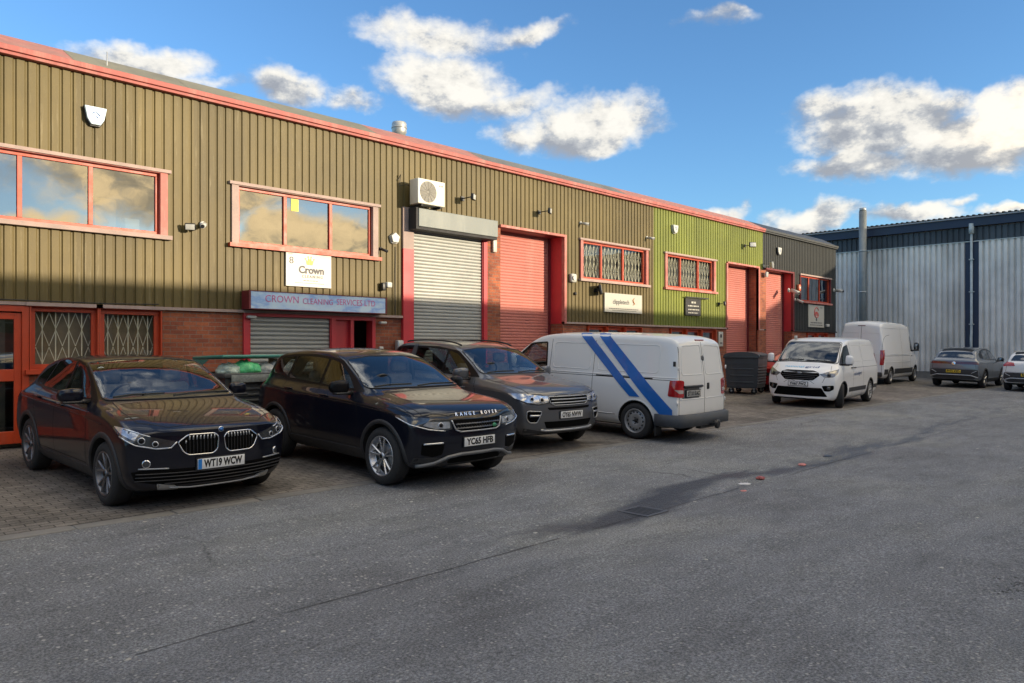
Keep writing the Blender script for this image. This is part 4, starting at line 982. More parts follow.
# ------------------------------------------------------------------ vehicles
# car space: x forward, y to the car's left, z up; origin on the ground midway between the axles
M_TYRE = plain('tyre_rubber', (.022, .022, .023), .8, var=.15, bmp=.1)
M_RIMS = plain('alloy_silver', (.50, .51, .53), .28, .85, var=.08)
M_RIMD = plain('alloy_dark', (.16, .16, .17), .3, .7, var=.1)
M_STEELW = plain('steel_wheel', (.36, .36, .36), .45, .5, var=.12)
M_DISC = plain('brake_dark', (.035, .035, .036), .6, .4)
M_CLAD = plain('rough_black_trim', (.028, .028, .030), .55, var=.15)
M_OPENSHADE = plain('opening_shade', (.004, .004, .004), .9, spec=.08)  # near-black colour stands in for the shade inside grilles and intakes
M_GLOSSB = plain('gloss_black', (.006, .006, .007), .32, spec=.22)
M_CLRGL = glass_mat('tinted_clear_glass', (.48, .52, .50), .08, .006, opaque=False, wave=.015, wscale=2)
M_CLRSC = glass_mat('clear_windscreen', (.72, .76, .76), .10, .006, opaque=False, wave=.03, wscale=2.2)
M_CABIN = plain('cabin_trim', (.07, .068, .065), .8, var=.3, scale=5)
M_SEAT = plain('seat_fabric', (.17, .16, .15), .8, var=.3, scale=8)
M_CARGL = glass_mat('car_glass', (.010, .013, .014), .13, .01, wave=.015, wscale=2)
M_SCREEN = glass_mat('windscreen_glass', (.014, .020, .026), .30, .012, wave=.03, wscale=2.2)
M_LAMPG = plain('lamp_reflector', (.55, .57, .60), .12, .55, var=.25, scale=18, coat=1)
M_LAMPD = plain('lamp_inner_dark', (.06, .065, .07), .12, .3, var=.3, scale=14, coat=1)
M_LAMPR = plain('red_lamp_lens', (.38, .012, .014), .12, var=.2, coat=1)
M_AMBER = plain('amber_lens', (.5, .16, .02), .2, coat=1)
M_PLW = plain('white_plate', (.74, .75, .74), .35, var=.03)
M_PLY = plain('yellow_plate', (.70, .48, .03), .35, var=.03)
M_PLB = plain('blue_plate_band', (.02, .20, .60), .35, var=.03)
M_BLKTX = plain('plate_black', (.01, .01, .01), .4)
M_SILV = plain('satin_silver_trim', (.42, .43, .44), .32, .6, var=.08)
M_UNDER = plain('underbody', (.012, .012, .012), .9)
M_SEAM = plain('panel_gap', (.006, .006, .006), .8)

def interp(tab, x):
    if x >= tab[0][0]: return tab[0][1]
    for (a, va), (b, vb) in zip(tab, tab[1:]):
        if x >= b: return va+(vb-va)*(a-x)/(a-b)
    return tab[-1][1]

class Car:
    def __init__(s, name, label, cat, paint, rows, wb, R, track_w, zmid=.60, bowF=.16, bowR=.10, profF=None, profR=None, crease=(.35, .45, .25), capcrease=.3, group=None, sub=3, gap=.045, arch_in=.26, tyre_w=.225):
        s.o = bpy.data.objects.new(name, None); COL.objects.link(s.o); tag(s.o, label, cat, group)
        s.wb, s.R, s.W = wb, R, track_w; s.paint = paint; s.tw = tyre_w
        bm = bmesh.new(); lay = bm.edges.layers.float.new('crease_edge')
        x0, x1 = rows[0][0], rows[-1][0]
        def warp(p, w):
            x, y, z = p
            f = max(0, (x-(x0-.75))/.75); 
            if f > 0:
                x -= f**1.5*bowF*(min(1, abs(y)/w))**2.4
                if profF: x += f*interp(profF, z)
            r = max(0, ((x1+.6)-x)/.6)
            if r > 0:
                x += r**1.5*bowR*(min(1, abs(y)/w))**2.4
                if profR: x -= r*interp(profR, z)
            return V((x, y, z))
        rings = []
        for (x, zb, wm, zsh, wsh, zbt, wbt, zr, wr, zt) in rows:
            half = [((wm-.16)*.6, zb), (wm-.16, zb), (wm-.025, zb+.09), (wm, zmid if zmid < zsh-.06 else (zb+zsh)/2), (wsh, zsh), (wbt, zbt), (wr, zr), (wr*.62, zt-(zt-zr)*.28)]
            pts = [(0, zb)]+half+[(0, zt)]+[(-a, b) for a, b in half[::-1]]
            rings.append([bm.verts.new(warp((x, a, b), wm)) for a, b in pts])
        n = len(rings[0])
        for A, B in zip(rings, rings[1:]):
            for k in range(n):
                f = bm.faces.new((A[k], A[(k+1) % n], B[(k+1) % n], B[k])); f.smooth = True
        # 0 b0 | 1 bm 2 p1 3 p2 4 p3 5 p4 6 p5 7 p6 8 t7 | 9 t0 | 10 t7' ... 17 bm'
        for ring, row, fl in ((rings[0], rows[0], False), (rings[-1], rows[-1], True)):
            wm = row[2]; g = []
            g.append([ring[2], ring[1], ring[0], ring[17], ring[16]])
            for k, kk in ((3, 15), (4, 14), (5, 13), (6, 12)):
                Lv, Rv = ring[k], ring[kk]; yl, z = Lv.co.y, Lv.co.z
                g.append([Lv]+[bm.verts.new(warp((row[0], yl*t, z), wm)) for t in (.6, 0, -.6)]+[Rv])
            g.append([ring[7], ring[8], ring[9], ring[10], ring[11]])
            for a in range(5):
                for b in range(4):
                    q = (g[a][b], g[a][b+1], g[a+1][b+1], g[a+1][b]); f = bm.faces.new(q if not fl else q[::-1]); f.smooth = True
            for k in range(n):
                e = bm.edges.get((ring[k], ring[(k+1) % n]))
                if e: e[lay] = capcrease
        for A, B in zip(rings, rings[1:]):
            for k, c in ((5, crease[0]), (13, crease[0]), (6, crease[1]), (12, crease[1]), (7, max(.6, crease[2])), (11, max(.6, crease[2])), (2, .5), (16, .5)):
                e = bm.edges.get((A[k], B[k]))
                if e: e[lay] = c
        bmesh.ops.recalc_face_normals(bm, faces=bm.faces)
        me = bpy.data.meshes.new('body'); bm.to_mesh(me); bm.free()
        me.materials.append(paint); me.materials.append(M_UNDER)
        b = bpy.data.objects.new('body', me); COL.objects.link(b)
        md = b.modifiers.new('s', 'SUBSURF'); md.levels = sub; md.render_levels = sub
        dg = bpy.context.evaluated_depsgraph_get(); me2 = bpy.data.meshes.new_from_object(b.evaluated_get(dg))
        bm = bmesh.new(); bm.from_mesh(me2); s.full = BVHTree.FromBMesh(bm); bm.free()
        b.modifiers.clear(); b.data = me2
        # wheel openings
        cb = bmesh.new()
        for ax in (wb/2, -wb/2):
            for sy in (-1, 1):
                n_ = 40; A = []; B = []
                for k in range(n_):
                    an = 2*PI*k/n_; xx, zz = (R+gap)*math.cos(an), (R+gap)*math.sin(an)
                    A.append(cb.verts.new((ax+xx, sy*(track_w-arch_in), R+zz))); B.append(cb.verts.new((ax+xx, sy*(track_w+.3), R+zz)))
                cb.faces.new(A); cb.faces.new(B)
                for k in range(n_): cb.faces.new((A[k], A[(k+1) % n_], B[(k+1) % n_], B[k]))
        bmesh.ops.recalc_face_normals(cb, faces=cb.faces)
        cm = bpy.data.meshes.new('cut'); cb.to_mesh(cm); cb.free(); cu = bpy.data.objects.new('cut', cm); COL.objects.link(cu)
        md = b.modifiers.new('c', 'BOOLEAN'); md.object = cu; md.operation = 'DIFFERENCE'; md.solver = 'EXACT'
        dg = bpy.context.evaluated_depsgraph_get(); me3 = bpy.data.meshes.new_from_object(b.evaluated_get(dg))
        b.modifiers.clear(); b.data = me3; bpy.data.objects.remove(cu)
        for p in me3.polygons:
            c = p.center; mi = 0; p.use_smooth = True
            for ax in (wb/2, -wb/2):
                d = math.hypot(c.x-ax, c.z-R)
                if d <= R+gap+.002 and abs(c.y) > track_w-arch_in-.01 and c.z > 0: mi = 1; p.use_smooth = False
            if p.normal.z < -.8 and c.z < .45: mi = 1
            p.material_index = mi
        while len(me3.materials) < 2: me3.materials.append(M_UNDER)
        me3.materials[0] = paint; me3.materials[1] = M_UNDER
        # keep crisp shading where the arch is cut
        bm = bmesh.new(); bm.from_mesh(me3)
        for e in bm.edges:
            if len(e.link_faces) == 2 and e.link_faces[0].material_index != e.link_faces[1].material_index: e.smooth = False
        bm.to_mesh(me3); bm.free()
        b.name = 'body'; b.parent = s.o; s.body = b
    def cabin(s, wins, seats=((.05, .38),), zs=1.0, zt=1.34, wheel=(.55, .38, 1.02), rear=None):
        """hollow the cabin out through each window outline: (poly, az, depth, corner radius, both sides)"""
        b = s.body; bm = bmesh.new()
        objs = []
        for poly, az, depth, rr, both in wins:
            for sd in ([1, -1] if both else [1]):
                A = az*sd if az in (90, -90) else az
                P = [((-x if az == 90 else x)*(sd), z) for x, z in poly] if az in (90, -90) else ([(y, z) for y, z in poly] if az == 0 else [(-y, z) for y, z in poly])
                P = s.rnd(P, rr); r = math.radians(A); d = V((math.cos(r), math.sin(r), 0)); q = V((-math.sin(r), math.cos(r), 0))
                start = 3.2; inner = start-depth
                bm = bmesh.new(); F = [bm.verts.new(q*a+V((0, 0, z))+d*start) for a, z in P]; B = [bm.verts.new(q*a+V((0, 0, z))+d*inner) for a, z in P]
                bm.faces.new(F); bm.faces.new(B[::-1]); n = len(P)
                for k in range(n): bm.faces.new((F[k], B[k], B[(k+1) % n], F[(k+1) % n]))
                bmesh.ops.recalc_face_normals(bm, faces=bm.faces); me = bpy.data.meshes.new('cut'); bm.to_mesh(me); bm.free()
                o = bpy.data.objects.new('cut', me); COL.objects.link(o); objs.append(o)
        for o in objs:
            md = b.modifiers.new('c', 'BOOLEAN'); md.object = o; md.operation = 'DIFFERENCE'; md.solver = 'EXACT'
        dg = bpy.context.evaluated_depsgraph_get(); me = bpy.data.meshes.new_from_object(b.evaluated_get(dg)); b.modifiers.clear(); b.data = me
        while len(me.materials) < 3: me.materials.append(M_CABIN)
        me.materials[0] = s.paint; me.materials[1] = M_UNDER; me.materials[2] = M_CABIN
        for p in me.polygons:
            if p.center.z < .85: continue
            loc, n_, i_, dist = s.full.find_nearest(p.center)
            if dist > .012: p.material_index = 2; p.use_smooth = False
        for o in objs: bpy.data.objects.remove(o)
        for (x, y) in seats:
            for sd in (1, -1):
                mb = MB(); mb.rbox((x-.05, sd*y, (zs+zt)/2-.08), (.13, .46, zt-zs), .05); mb.rbox((x-.06, sd*y, zt+.02), (.10, .26, .17), .045); mb.tube([(x-.055, sd*y-.05, zt-.12), (x-.055, sd*y-.05, zt)], .008, 6); s.add('seat', M_SEAT, mb)
        if wheel:
            x, y, z = wheel; ax = V((-.85, 0, .5)).normalized(); mb = MB(); a_ = V((0, 1, 0)); b_ = ax.cross(a_)
            mb.tube([V((x, -y, z+.06))+a_*.18*math.cos(t)+b_*.18*math.sin(t) for t in [2*PI*k/24 for k in range(24)]], .014, 8, closed=True); s.add('steering_wheel', M_BLKP, mb)
    # --- projection of flat outlines onto the body
    def ray(s, a, z, az, ext=3.2):
        if az == 'top':
            h = s.full.ray_cast(V((a, z, 4)), V((0, 0, -1)))
        else:
            r = math.radians(az); d = V((math.cos(r), math.sin(r), 0)); q = V((-math.sin(r), math.cos(r), 0))
            h = s.full.ray_cast(q*a+V((0, 0, z))+d*4.5, -d)
        return (h[0], h[1]) if h[0] is not None else (None, None)
    def sz(s, p3, az):
        r = math.radians(az); return (-p3[0]*math.sin(r)+p3[1]*math.cos(r), p3[2])
    def rnd(s, poly, r):
        if r <= 0: return list(poly)
        out = []; n = len(poly)
        for i, p in enumerate(poly):
            p = V(p).to_2d(); a = V(poly[i-1]).to_2d(); c = V(poly[(i+1) % n]).to_2d()
            u, v = (a-p), (c-p); k = min(r, u.length*.45, v.length*.45)
            if u.length < 1e-5 or v.length < 1e-5: out.append(tuple(p)); continue
            A, B = p+u.normalized()*k, p+v.normalized()*k
            for t in (0, .25, .5, .75, 1): out.append(tuple((1-t)**2*A+2*t*(1-t)*p+t*t*B))
        return out
    def patch(s, mb, poly, az=90, off=.004, rnd=0, grid=.05, mi=0, both=False, skirt=True, flat_az=None, holes=()):
        """poly: (x,z) for az=+-90, (y,z) for az=0/180, (x,y) for 'top', else points (x,y,z)"""
        sides = [1, -1] if both else [1]
        for sd in sides:
            if az in (90, -90): P = [(-x if az == 90 else x, z) for x, z in poly]; A = az
            elif az == 0: P = [(y, z) for y, z in poly]; A = 0
            elif az == 180: P = [(-y, z) for y, z in poly]; A = 180
            elif az == 'top': P = list(poly); A = 'top'
            else: P = [s.sz(p, az) for p in poly]; A = az
            P = s.rnd(P, rnd)
            if sd == -1:
                if A == 'top': P = [(a, -b) for a, b in P]
                else: P = [(-a, b) for a, b in P]; A = -A if A not in (0, 180) else A
            b2 = bmesh.new()
            try: b2.faces.new([b2.verts.new((a, b, 0)) for a, b in P])
            except ValueError: b2.free(); continue
            for ax in (0, 1):
                lo = min(p[ax] for p in P); hi = max(p[ax] for p in P); k = math.ceil(lo/grid)
                while k*grid < hi:
                    co_ = V((k*grid if ax == 0 else 0, k*grid if ax == 1 else 0, 0)); no = V((1, 0, 0)) if ax == 0 else V((0, 1, 0))
                    bmesh.ops.bisect_plane(b2, geom=b2.verts[:]+b2.edges[:]+b2.faces[:], plane_co=co_, plane_no=no, dist=1e-5); k += 1
            HP = []
            for hp, hr in holes:
                Q = [(-x if az == 90 else x, z) for x, z in hp] if az in (90, -90) else [(y, z) for y, z in hp]
                Q = s.rnd(Q, hr)
                if sd == -1: Q = [(-a, b_) for a, b_ in Q]
                HP.append(Q)
                for k in range(len(Q)):
                    (ax_, ay_), (bx_, by_) = Q[k], Q[(k+1) % len(Q)]
                    if math.hypot(bx_-ax_, by_-ay_) < 1e-5: continue
                    lo = [f for f in b2.faces if min(v.co.x for v in f.verts) < max(ax_, bx_)+.05 and max(v.co.x for v in f.verts) > min(ax_, bx_)-.05 and min(v.co.y for v in f.verts) < max(ay_, by_)+.05 and max(v.co.y for v in f.verts) > min(ay_, by_)-.05]
                    gm = list({v for f in lo for v in f.verts})+list({e for f in lo for e in f.edges})+lo
                    bmesh.ops.bisect_plane(b2, geom=gm, plane_co=V((ax_, ay_, 0)), plane_no=V((ay_-by_, bx_-ax_, 0)).normalized(), dist=1e-5)
            def inside(Q, x_, y_):
                r_ = False
                for k in range(len(Q)):
                    (a1, b1), (a2, b2_) = Q[k], Q[k-1]
                    if (b1 > y_) != (b2_ > y_) and x_ < (a2-a1)*(y_-b1)/(b2_-b1)+a1: r_ = not r_
                return r_
            if HP:
                dl = [f for f in b2.faces if any(inside(Q, *f.calc_center_median().to_2d()) for Q in HP)]
                bmesh.ops.delete(b2, geom=dl, context='FACES')
            vm = {}; low = {}
            for v in b2.verts:
                p, n_ = s.ray(v.co.x, v.co.y, A)
                if p is None: continue
                vm[v] = mb.bm.verts.new(p+n_*off)
                if any(e.is_boundary for e in v.link_edges): low[v] = mb.bm.verts.new(p-n_*.006)
            for f in b2.faces:
                if all(v in vm for v in f.verts):
                    g = mb.bm.faces.new([vm[v] for v in f.verts]); g.material_index = mi; g.smooth = True
            if skirt:
                for e in b2.edges:
                    if e.is_boundary and all(v in vm for v in e.verts):
                        a, b = e.verts; a1 = mb.bm.verts.new(vm[a].co); b1 = mb.bm.verts.new(vm[b].co)
                        g = mb.bm.faces.new((a1, b1, low[b], low[a])); g.material_index = mi
            b2.free()
    def line(s, mb, pts, az=90, w=.007, off=.0015, mi=0, both=False, step=.03, thick=None, closed=False):
        """narrow strip laid along a line on the body (panel gap, chrome strip)"""
        if closed: pts = list(pts)+[pts[0]]
        for sd in ([1, -1] if both else [1]):
            P = []; A = az
            for p in pts:
                if az == 90: q = (-p[0], p[1])
                elif az == -90: q = (p[0], p[1])
                elif az in (0, 'top'): q = (p[0], p[1])
                elif az == 180: q = (-p[0], p[1])
                else: q = s.sz(p, az)
                if sd == -1: q = (q[0], -q[1]) if az == 'top' else (-q[0], q[1])
                P.append(q)
            if sd == -1 and A not in (0, 180, 'top'): A = -A
            S = []
            for p, q in zip(P, P[1:]):
                n_ = max(1, int(math.hypot(q[0]-p[0], q[1]-p[1])/step))
                S += [(p[0]+(q[0]-p[0])*i/n_, p[1]+(q[1]-p[1])*i/n_) for i in range(n_)]
            S.append(P[-1]); H = [s.ray(a, b, A) for a, b in S]; H = [h for h in H if h[0] is not None]
            if len(H) < 2: continue
            if thick:
                mb.tube([p+n_*off for p, n_ in H[:(-1 if closed else None)]], thick, 6, mi=mi, closed=closed); continue
            prev = None
            for i, (p, n_) in enumerate(H):
                t = (H[min(i+1, len(H)-1)][0]-H[max(i-1, 0)][0])
                sdv = t.cross(n_)
                if sdv.length < 1e-6: continue
                sdv = sdv.normalized()*w/2
                cur = (mb.bm.verts.new(p+sdv+n_*off), mb.bm.verts.new(p-sdv+n_*off))
                if prev: 
                    f = mb.bm.faces.new((prev[0], prev[1], cur[1], cur[0])); f.material_index = mi; f.smooth = True
                prev = cur
    def add(s, name, mats, mb, parent=None, label=None):
        return mb.build(name, mats, parent or s.o, local=True, label=label)
    def pp(s, name, mat, poly, az=90, parent=None, label=None, sepa=False, **k):
        """one part from one outline; sepa: left and right become parts of their own"""
        if k.pop('both', False): sepa = True
        if sepa:
            out = []
            for sd in (1, -1):
                mb = MB()
                if sd == 1: s.patch(mb, poly, az, **k)
                else:
                    if az in (90, -90) and k.get('holes'): pass
                    pl = [(p[0], -p[1]) for p in poly] if az == 'top' else ([(-p[0], p[1]) for p in poly] if az in (0, 180) else ([(p[0], p[1]) for p in poly] if az in (90, -90) else [(p[0], -p[1], p[2]) for p in poly]))
                    s.patch(mb, pl, az if az in (0, 180, 'top') else -az, **k)
                out.append(s.add(name, mat, mb, parent, label))
            return out
        mb = MB(); s.patch(mb, poly, az, **k); return s.add(name, mat, mb, parent, label)
    def wheels(s, style='single', n=5, rim=M_RIMS, Rr=None, steer=0, back_dark=M_DISC, rim_scale=.70, inset=.0, alt=None):
        R, tw = s.R, s.tw; rr = R*rim_scale
        for ax in (s.wb/2, -s.wb/2):
            for sy in (1, -1):
                mb = MB()      # built with its outer face toward +y, centred on its hub
                h = tw/2
                prof = [(rr, h-.012), (rr+.012, h-.004), (rr+(R-rr)*.45, h+.004), (R-.022, h-.012), (R-.006, h-.032), (R, h-.06), (R, -h+.06), (R-.006, -h+.032), (R-.022, -h+.012), (rr, -h+.01)]
                mb.lathe(prof, 'y', 48, cap=False)
                for g in (-.05, -.015, .02, .055): mb.lathe([(R+.0012, g), (R+.0012, g+.006)], 'y', 48, mi=0, cap=False)
                # the wheel group hangs from the car: hub position as translation
                st = Matrix.Rotation(steer, 4, 'Z') if ax > 0 else Matrix()
                T = Matrix.Translation((ax, sy*(s.W-h-inset), R)) @ st @ (Matrix() if sy == 1 else Matrix.Rotation(PI, 4, 'Z'))
                def fin(nm, mt, m, par):
                    bmesh.ops.transform(m.bm, matrix=T, verts=m.bm.verts); return s.add(nm, mt, m, par)
                w = fin('wheel', M_TYRE, mb, s.o)
                mb = MB(); mb.lathe([(.0, h-.10), (rr-.02, h-.10), (rr-.015, h-.012), (rr-.004, h-.002), (rr+.004, h-.006), (rr+.002, h-.03)], 'y', 48, cap=False)
                if style == 'steel':
                    mb.lathe([(0, h-.055), (.05, h-.055), (.075, h-.03), (.10, h-.035), (rr*.62, h-.02), (rr*.80, h-.045), (rr-.012, h-.07)], 'y', 40, cap=False)
                ri = fin('rim', rim if style != 'steel' else rim, mb, w)
                mb = MB(); mb.lathe([(0, h-.098), (rr-.03, h-.098), (rr-.03, h-.094), (0, h-.094)], 'y', 32, cap=False); 
                if style != 'steel': mb.lathe([(.05, h-.088), (rr*.62, h-.088), (rr*.62, h-.092)], 'y', 32, mi=1, cap=False)
                fin('brake_disc', [back_dark, M_STEELW], mb, w)
                mb = MB()
                if style == 'steel':
                    for k in range(n):
                        a = 2*PI*k/n; mb.lathe([(0, 0), (.020, 0)], 'y', 12, c=(rr*.71*math.cos(a), h-.028, rr*.71*math.sin(a)))
                    for k in range(5):
                        a = 2*PI*k/5; mb.lathe([(0, .02), (.011, .02), (.011, 0)], 'y', 8, c=(.056*math.cos(a), h-.055, .056*math.sin(a)))
                    mb.lathe([(0, .03), (.03, .03), (.034, 0)], 'y', 16, c=(0, h-.06, 0))
                    fin('vent_hole', M_SEAM, mb, ri); continue
                ro = rr-.008
                def spoke(a0, a1, w0, w1, y0=-.030, y1=-.006, mi=0):
                    p = V((.035*math.cos(a0), 0, .035*math.sin(a0))); q = V((ro*math.cos(a1), 0, ro*math.sin(a1)))
                    t = (q-p).normalized(); sdv = V((-t.z, 0, t.x)); vs = []
                    for (c, ww, yy) in ((p, w0, h+y0), (p.lerp(q, .55), (w0+w1)/2, h+y0*.55+y1*.45+.004), (q, w1, h+y1-.004)):
                        vs.append([mb.bm.verts.new(c+sdv*sx*ww+V((0, yy-dy, 0))) for sx, dy in ((-1, .012), (-.45, 0), (.45, 0), (1, .012), (.8, .035), (-.8, .035))])
                    for A, B in zip(vs, vs[1:]):
                        for k in range(6):
                            f = mb.bm.faces.new((A[k], A[(k+1) % 6], B[(k+1) % 6], B[k])); f.material_index = mi
                    mb.bm.faces.new(vs[0]); mb.bm.faces.new(vs[-1])
                for k in range(n):
                    a = 2*PI*k/n+.3
                    if style == 'double': spoke(a-.10, a-.17, .012, .011); spoke(a+.10, a+.17, .012, .011)
                    elif style == 'y': spoke(a, a-.24, .020, .013); spoke(a, a+.24, .020, .013); 
                    elif style == 'wide': spoke(a, a, .024, .042)
                    elif style == 'split': spoke(a-.12, a-.22, .013, .017); spoke(a+.12, a+.22, .013, .017)
                    else: spoke(a, a, .018, .020)
                mb.lathe([(0, h-.012), (.028, h-.012), (.045, h-.02), (.05, h-.045)], 'y', 20)
                fin('spokes', alt or rim, mb, ri)
                mb = MB(); mb.lathe([(0, h-.008), (.026, h-.008), (.027, h-.013)], 'y', 16); fin('hub_cap', M_GLOSSB, mb, ri)
    def arches(s, mat, w=.055, off=.014, r0=None, a0=-22, a1=202, flare=None):
        for ax in (s.wb/2, -s.wb/2):
            for sd in (1, -1):
                mb = MB(); r = s.R+(r0 if r0 is not None else .047); prev = None
                for k in range(41):
                    an = math.radians(a0+(a1-a0)*k/40); cur = []
                    zc = s.R
                    for (rr, of) in ((r-.002, -.03), (r, off), (r+w*.8, off), (r+w, -.004)):
                        xx, zz = ax+rr*math.cos(an), zc+rr*math.sin(an)
                        if zz < .16: zz = .16
                        p, n_ = s.ray(-xx if sd == 1 else xx, zz, 90*sd)
                        if p is None: cur = None; break
                        cur.append(mb.bm.verts.new(V((xx, p.y+sd*of, zz))))
                    if cur and prev:
                        for i in range(3):
                            f = mb.bm.faces.new((prev[i], prev[i+1], cur[i+1], cur[i])); f.smooth = True
                    prev = cur
                s.add('arch_trim', mat, mb)
    def mirror(s, x, y, z, mat, size=(.12, .24, .16), stalk=None, black=M_BLKP, fold=0, ind=False):
        for sd in (1, -1):
            mb = MB(); bmesh.ops.create_cube(mb.bm, size=1)
            bmesh.ops.subdivide_edges(mb.bm, edges=mb.bm.edges[:], cuts=3, use_grid_fill=True)
            for v in mb.bm.verts:
                q = v.co*2; m_ = max(abs(q.x), abs(q.y), abs(q.z)); sp = q.normalized() if q.length > 0 else q
                q = q.lerp(sp*1.12, .62); 
                tx = 1.0 if q.x < 0 else .9-.25*q.y*q.y*.5
                v.co = V((q.x*size[0]/2*tx-.02*q.y*q.y, q.y*size[1]/2, q.z*size[2]/2*(1-.10*q.y*(1))))
                v.co.x -= .05*(q.y+1)*.5
            for f in mb.bm.faces: f.smooth = True
            for v in mb.bm.verts: v.co = V((x+v.co.x, sd*(y+v.co.y), z+v.co.z))
            m = s.add('wing_mirror', mat, mb)
            mb = MB(); p, n_ = s.ray(-(x+.0) if sd == 1 else (x+.0), z-size[2]*.42, 90*sd)
            yi = abs(p.y)-.01 if p is not None else y-.2
            mb.tube([(x+.01, sd*yi, z-size[2]*.50), (x, sd*(y-.02), z-size[2]*.40)], [.03, .028], 8)
            mb.rbox((x-.0, sd*(y), z-size[2]*.47), (size[0]*.8, size[1]*.8, .03), .01); s.add('mirror_arm', black, mb, m)
            mb = MB(); mb.rbox((x-size[0]*.56-.02, sd*y, z), (.008, size[1]*.74, size[2]*.68), .003); s.add('mirror_glass', M_SCREEN, mb, m)
            if ind: mb = MB(); mb.tube([(x+size[0]*.40, sd*(y-.02), z-.01), (x+size[0]*.20, sd*(y+size[1]*.42), z-.005)], .006, 6); s.add('indicator', M_AMBER, mb, m)
    def handles(s, pts, mat, L_=.19, both=True):
        for (x, z) in pts:
            for sd in ((1, -1) if both else (1,)):
                p, n_ = s.ray(-x if sd == 1 else x, z, 90*sd)
                if p is None: continue
                M = Matrix.Translation(p+V((0, sd*.022, 0)))
                mb = MB(); mb.rbox((0, 0, 0), (L_, .020, .030), .009, M=M); mb.tube([M @ V((-L_*.4, 0, 0)), M @ V((-L_*.4, -sd*.04, 0))], .010, 6); mb.tube([M @ V((L_*.4, 0, 0)), M @ V((L_*.4, -sd*.04, 0))], .010, 6)
                s.add('door_handle', mat, mb)
    def plate(s, txt, z, y=0, front=True, mat=M_PLW, band=False, tilt=0, w=.52, h=.111, legible=True):
        az = 0 if front else 180; sgn = 1 if front else -1
        hs = [s.ray(y+dy if front else -(y+dy), z+dz, az)[0] for dy in (-w/2, 0, w/2) for dz in (-h/2, h/2)]
        x = max(sgn*p.x for p in hs if p is not None)*sgn+sgn*.008
        F = face_M(x, y, z, (sgn, 0, 0)) @ Matrix.Rotation(tilt, 4, 'X')
        mb = MB(); mb.rbox((0, 0, 0), (w, h, .008), .003, M=F); p = s.add('number_plate', mat, mb)
        mb = MB()
        if band: mb.box(-w/2+.004, -w/2+.045, -h/2+.003, h/2-.003, .0042, .005, M=F); s.add('country_band', M_PLB, mb, p); mb = MB()
        text_into(mb, txt, F @ Matrix.Translation((.018 if band else 0, -.002, .0046)), .108, width=w*(.82 if band else .88), bold=.045, depth=.0004); s.add('lettering', M_BLKTX, mb, p)
        mb = MB(); mb.box(-w/2-.012, w/2+.012, -h/2-.012, h/2+.012, -.02, -.0045, M=F); s.add('plate_holder', M_BLKP, mb, p)
        return x
    def place(s, x, y, heading, dz=0.0, flat=False, k=1.0):
        """x,y: middle between the axles; heading in degrees (0 = +x)"""
        n = V((0, 0, 1)) if flat or not (4.7 < y < D) else V((0, -.031, 1)).normalized()
        h = math.radians(heading); f = V((math.cos(h), math.sin(h), 0)); f = (f-n*f.dot(n)).normalized(); l = n.cross(f)
        s.o.matrix_world = Matrix(((f.x, l.x, n.x, x), (f.y, l.y, n.y, y), (f.z, l.z, n.z, gz(y)+dz+.004), (0, 0, 0, 1))) @ Matrix.Scale(k, 4)
def grid_texture(car, mb, y0, y1, z0, z1, az, off=.01, nz=4, w=.012, pts=None):
    for i in range(nz):
        z = z0+(z1-z0)*(i+.5)/nz; car.line(mb, [(y0, z), (y1, z)], az, w=w, off=off)
# rows: x, zb, wm, zsh, wsh, zbt, wbt, zr, wr, zt   (front to rear)
def seams(c, side=(), top=(), front=(), rear=(), w=.010):
    mb = MB()
    for l in side: c.line(mb, l, 90, both=True, w=w)
    for l in top: c.line(mb, l, 'top', both=True, w=w)
    for l in front: c.line(mb, l, 0, both=True, w=w)
    for l in rear: c.line(mb, l, 180, both=True, w=w)
    c.add('panel_gaps', M_SEAM, mb)

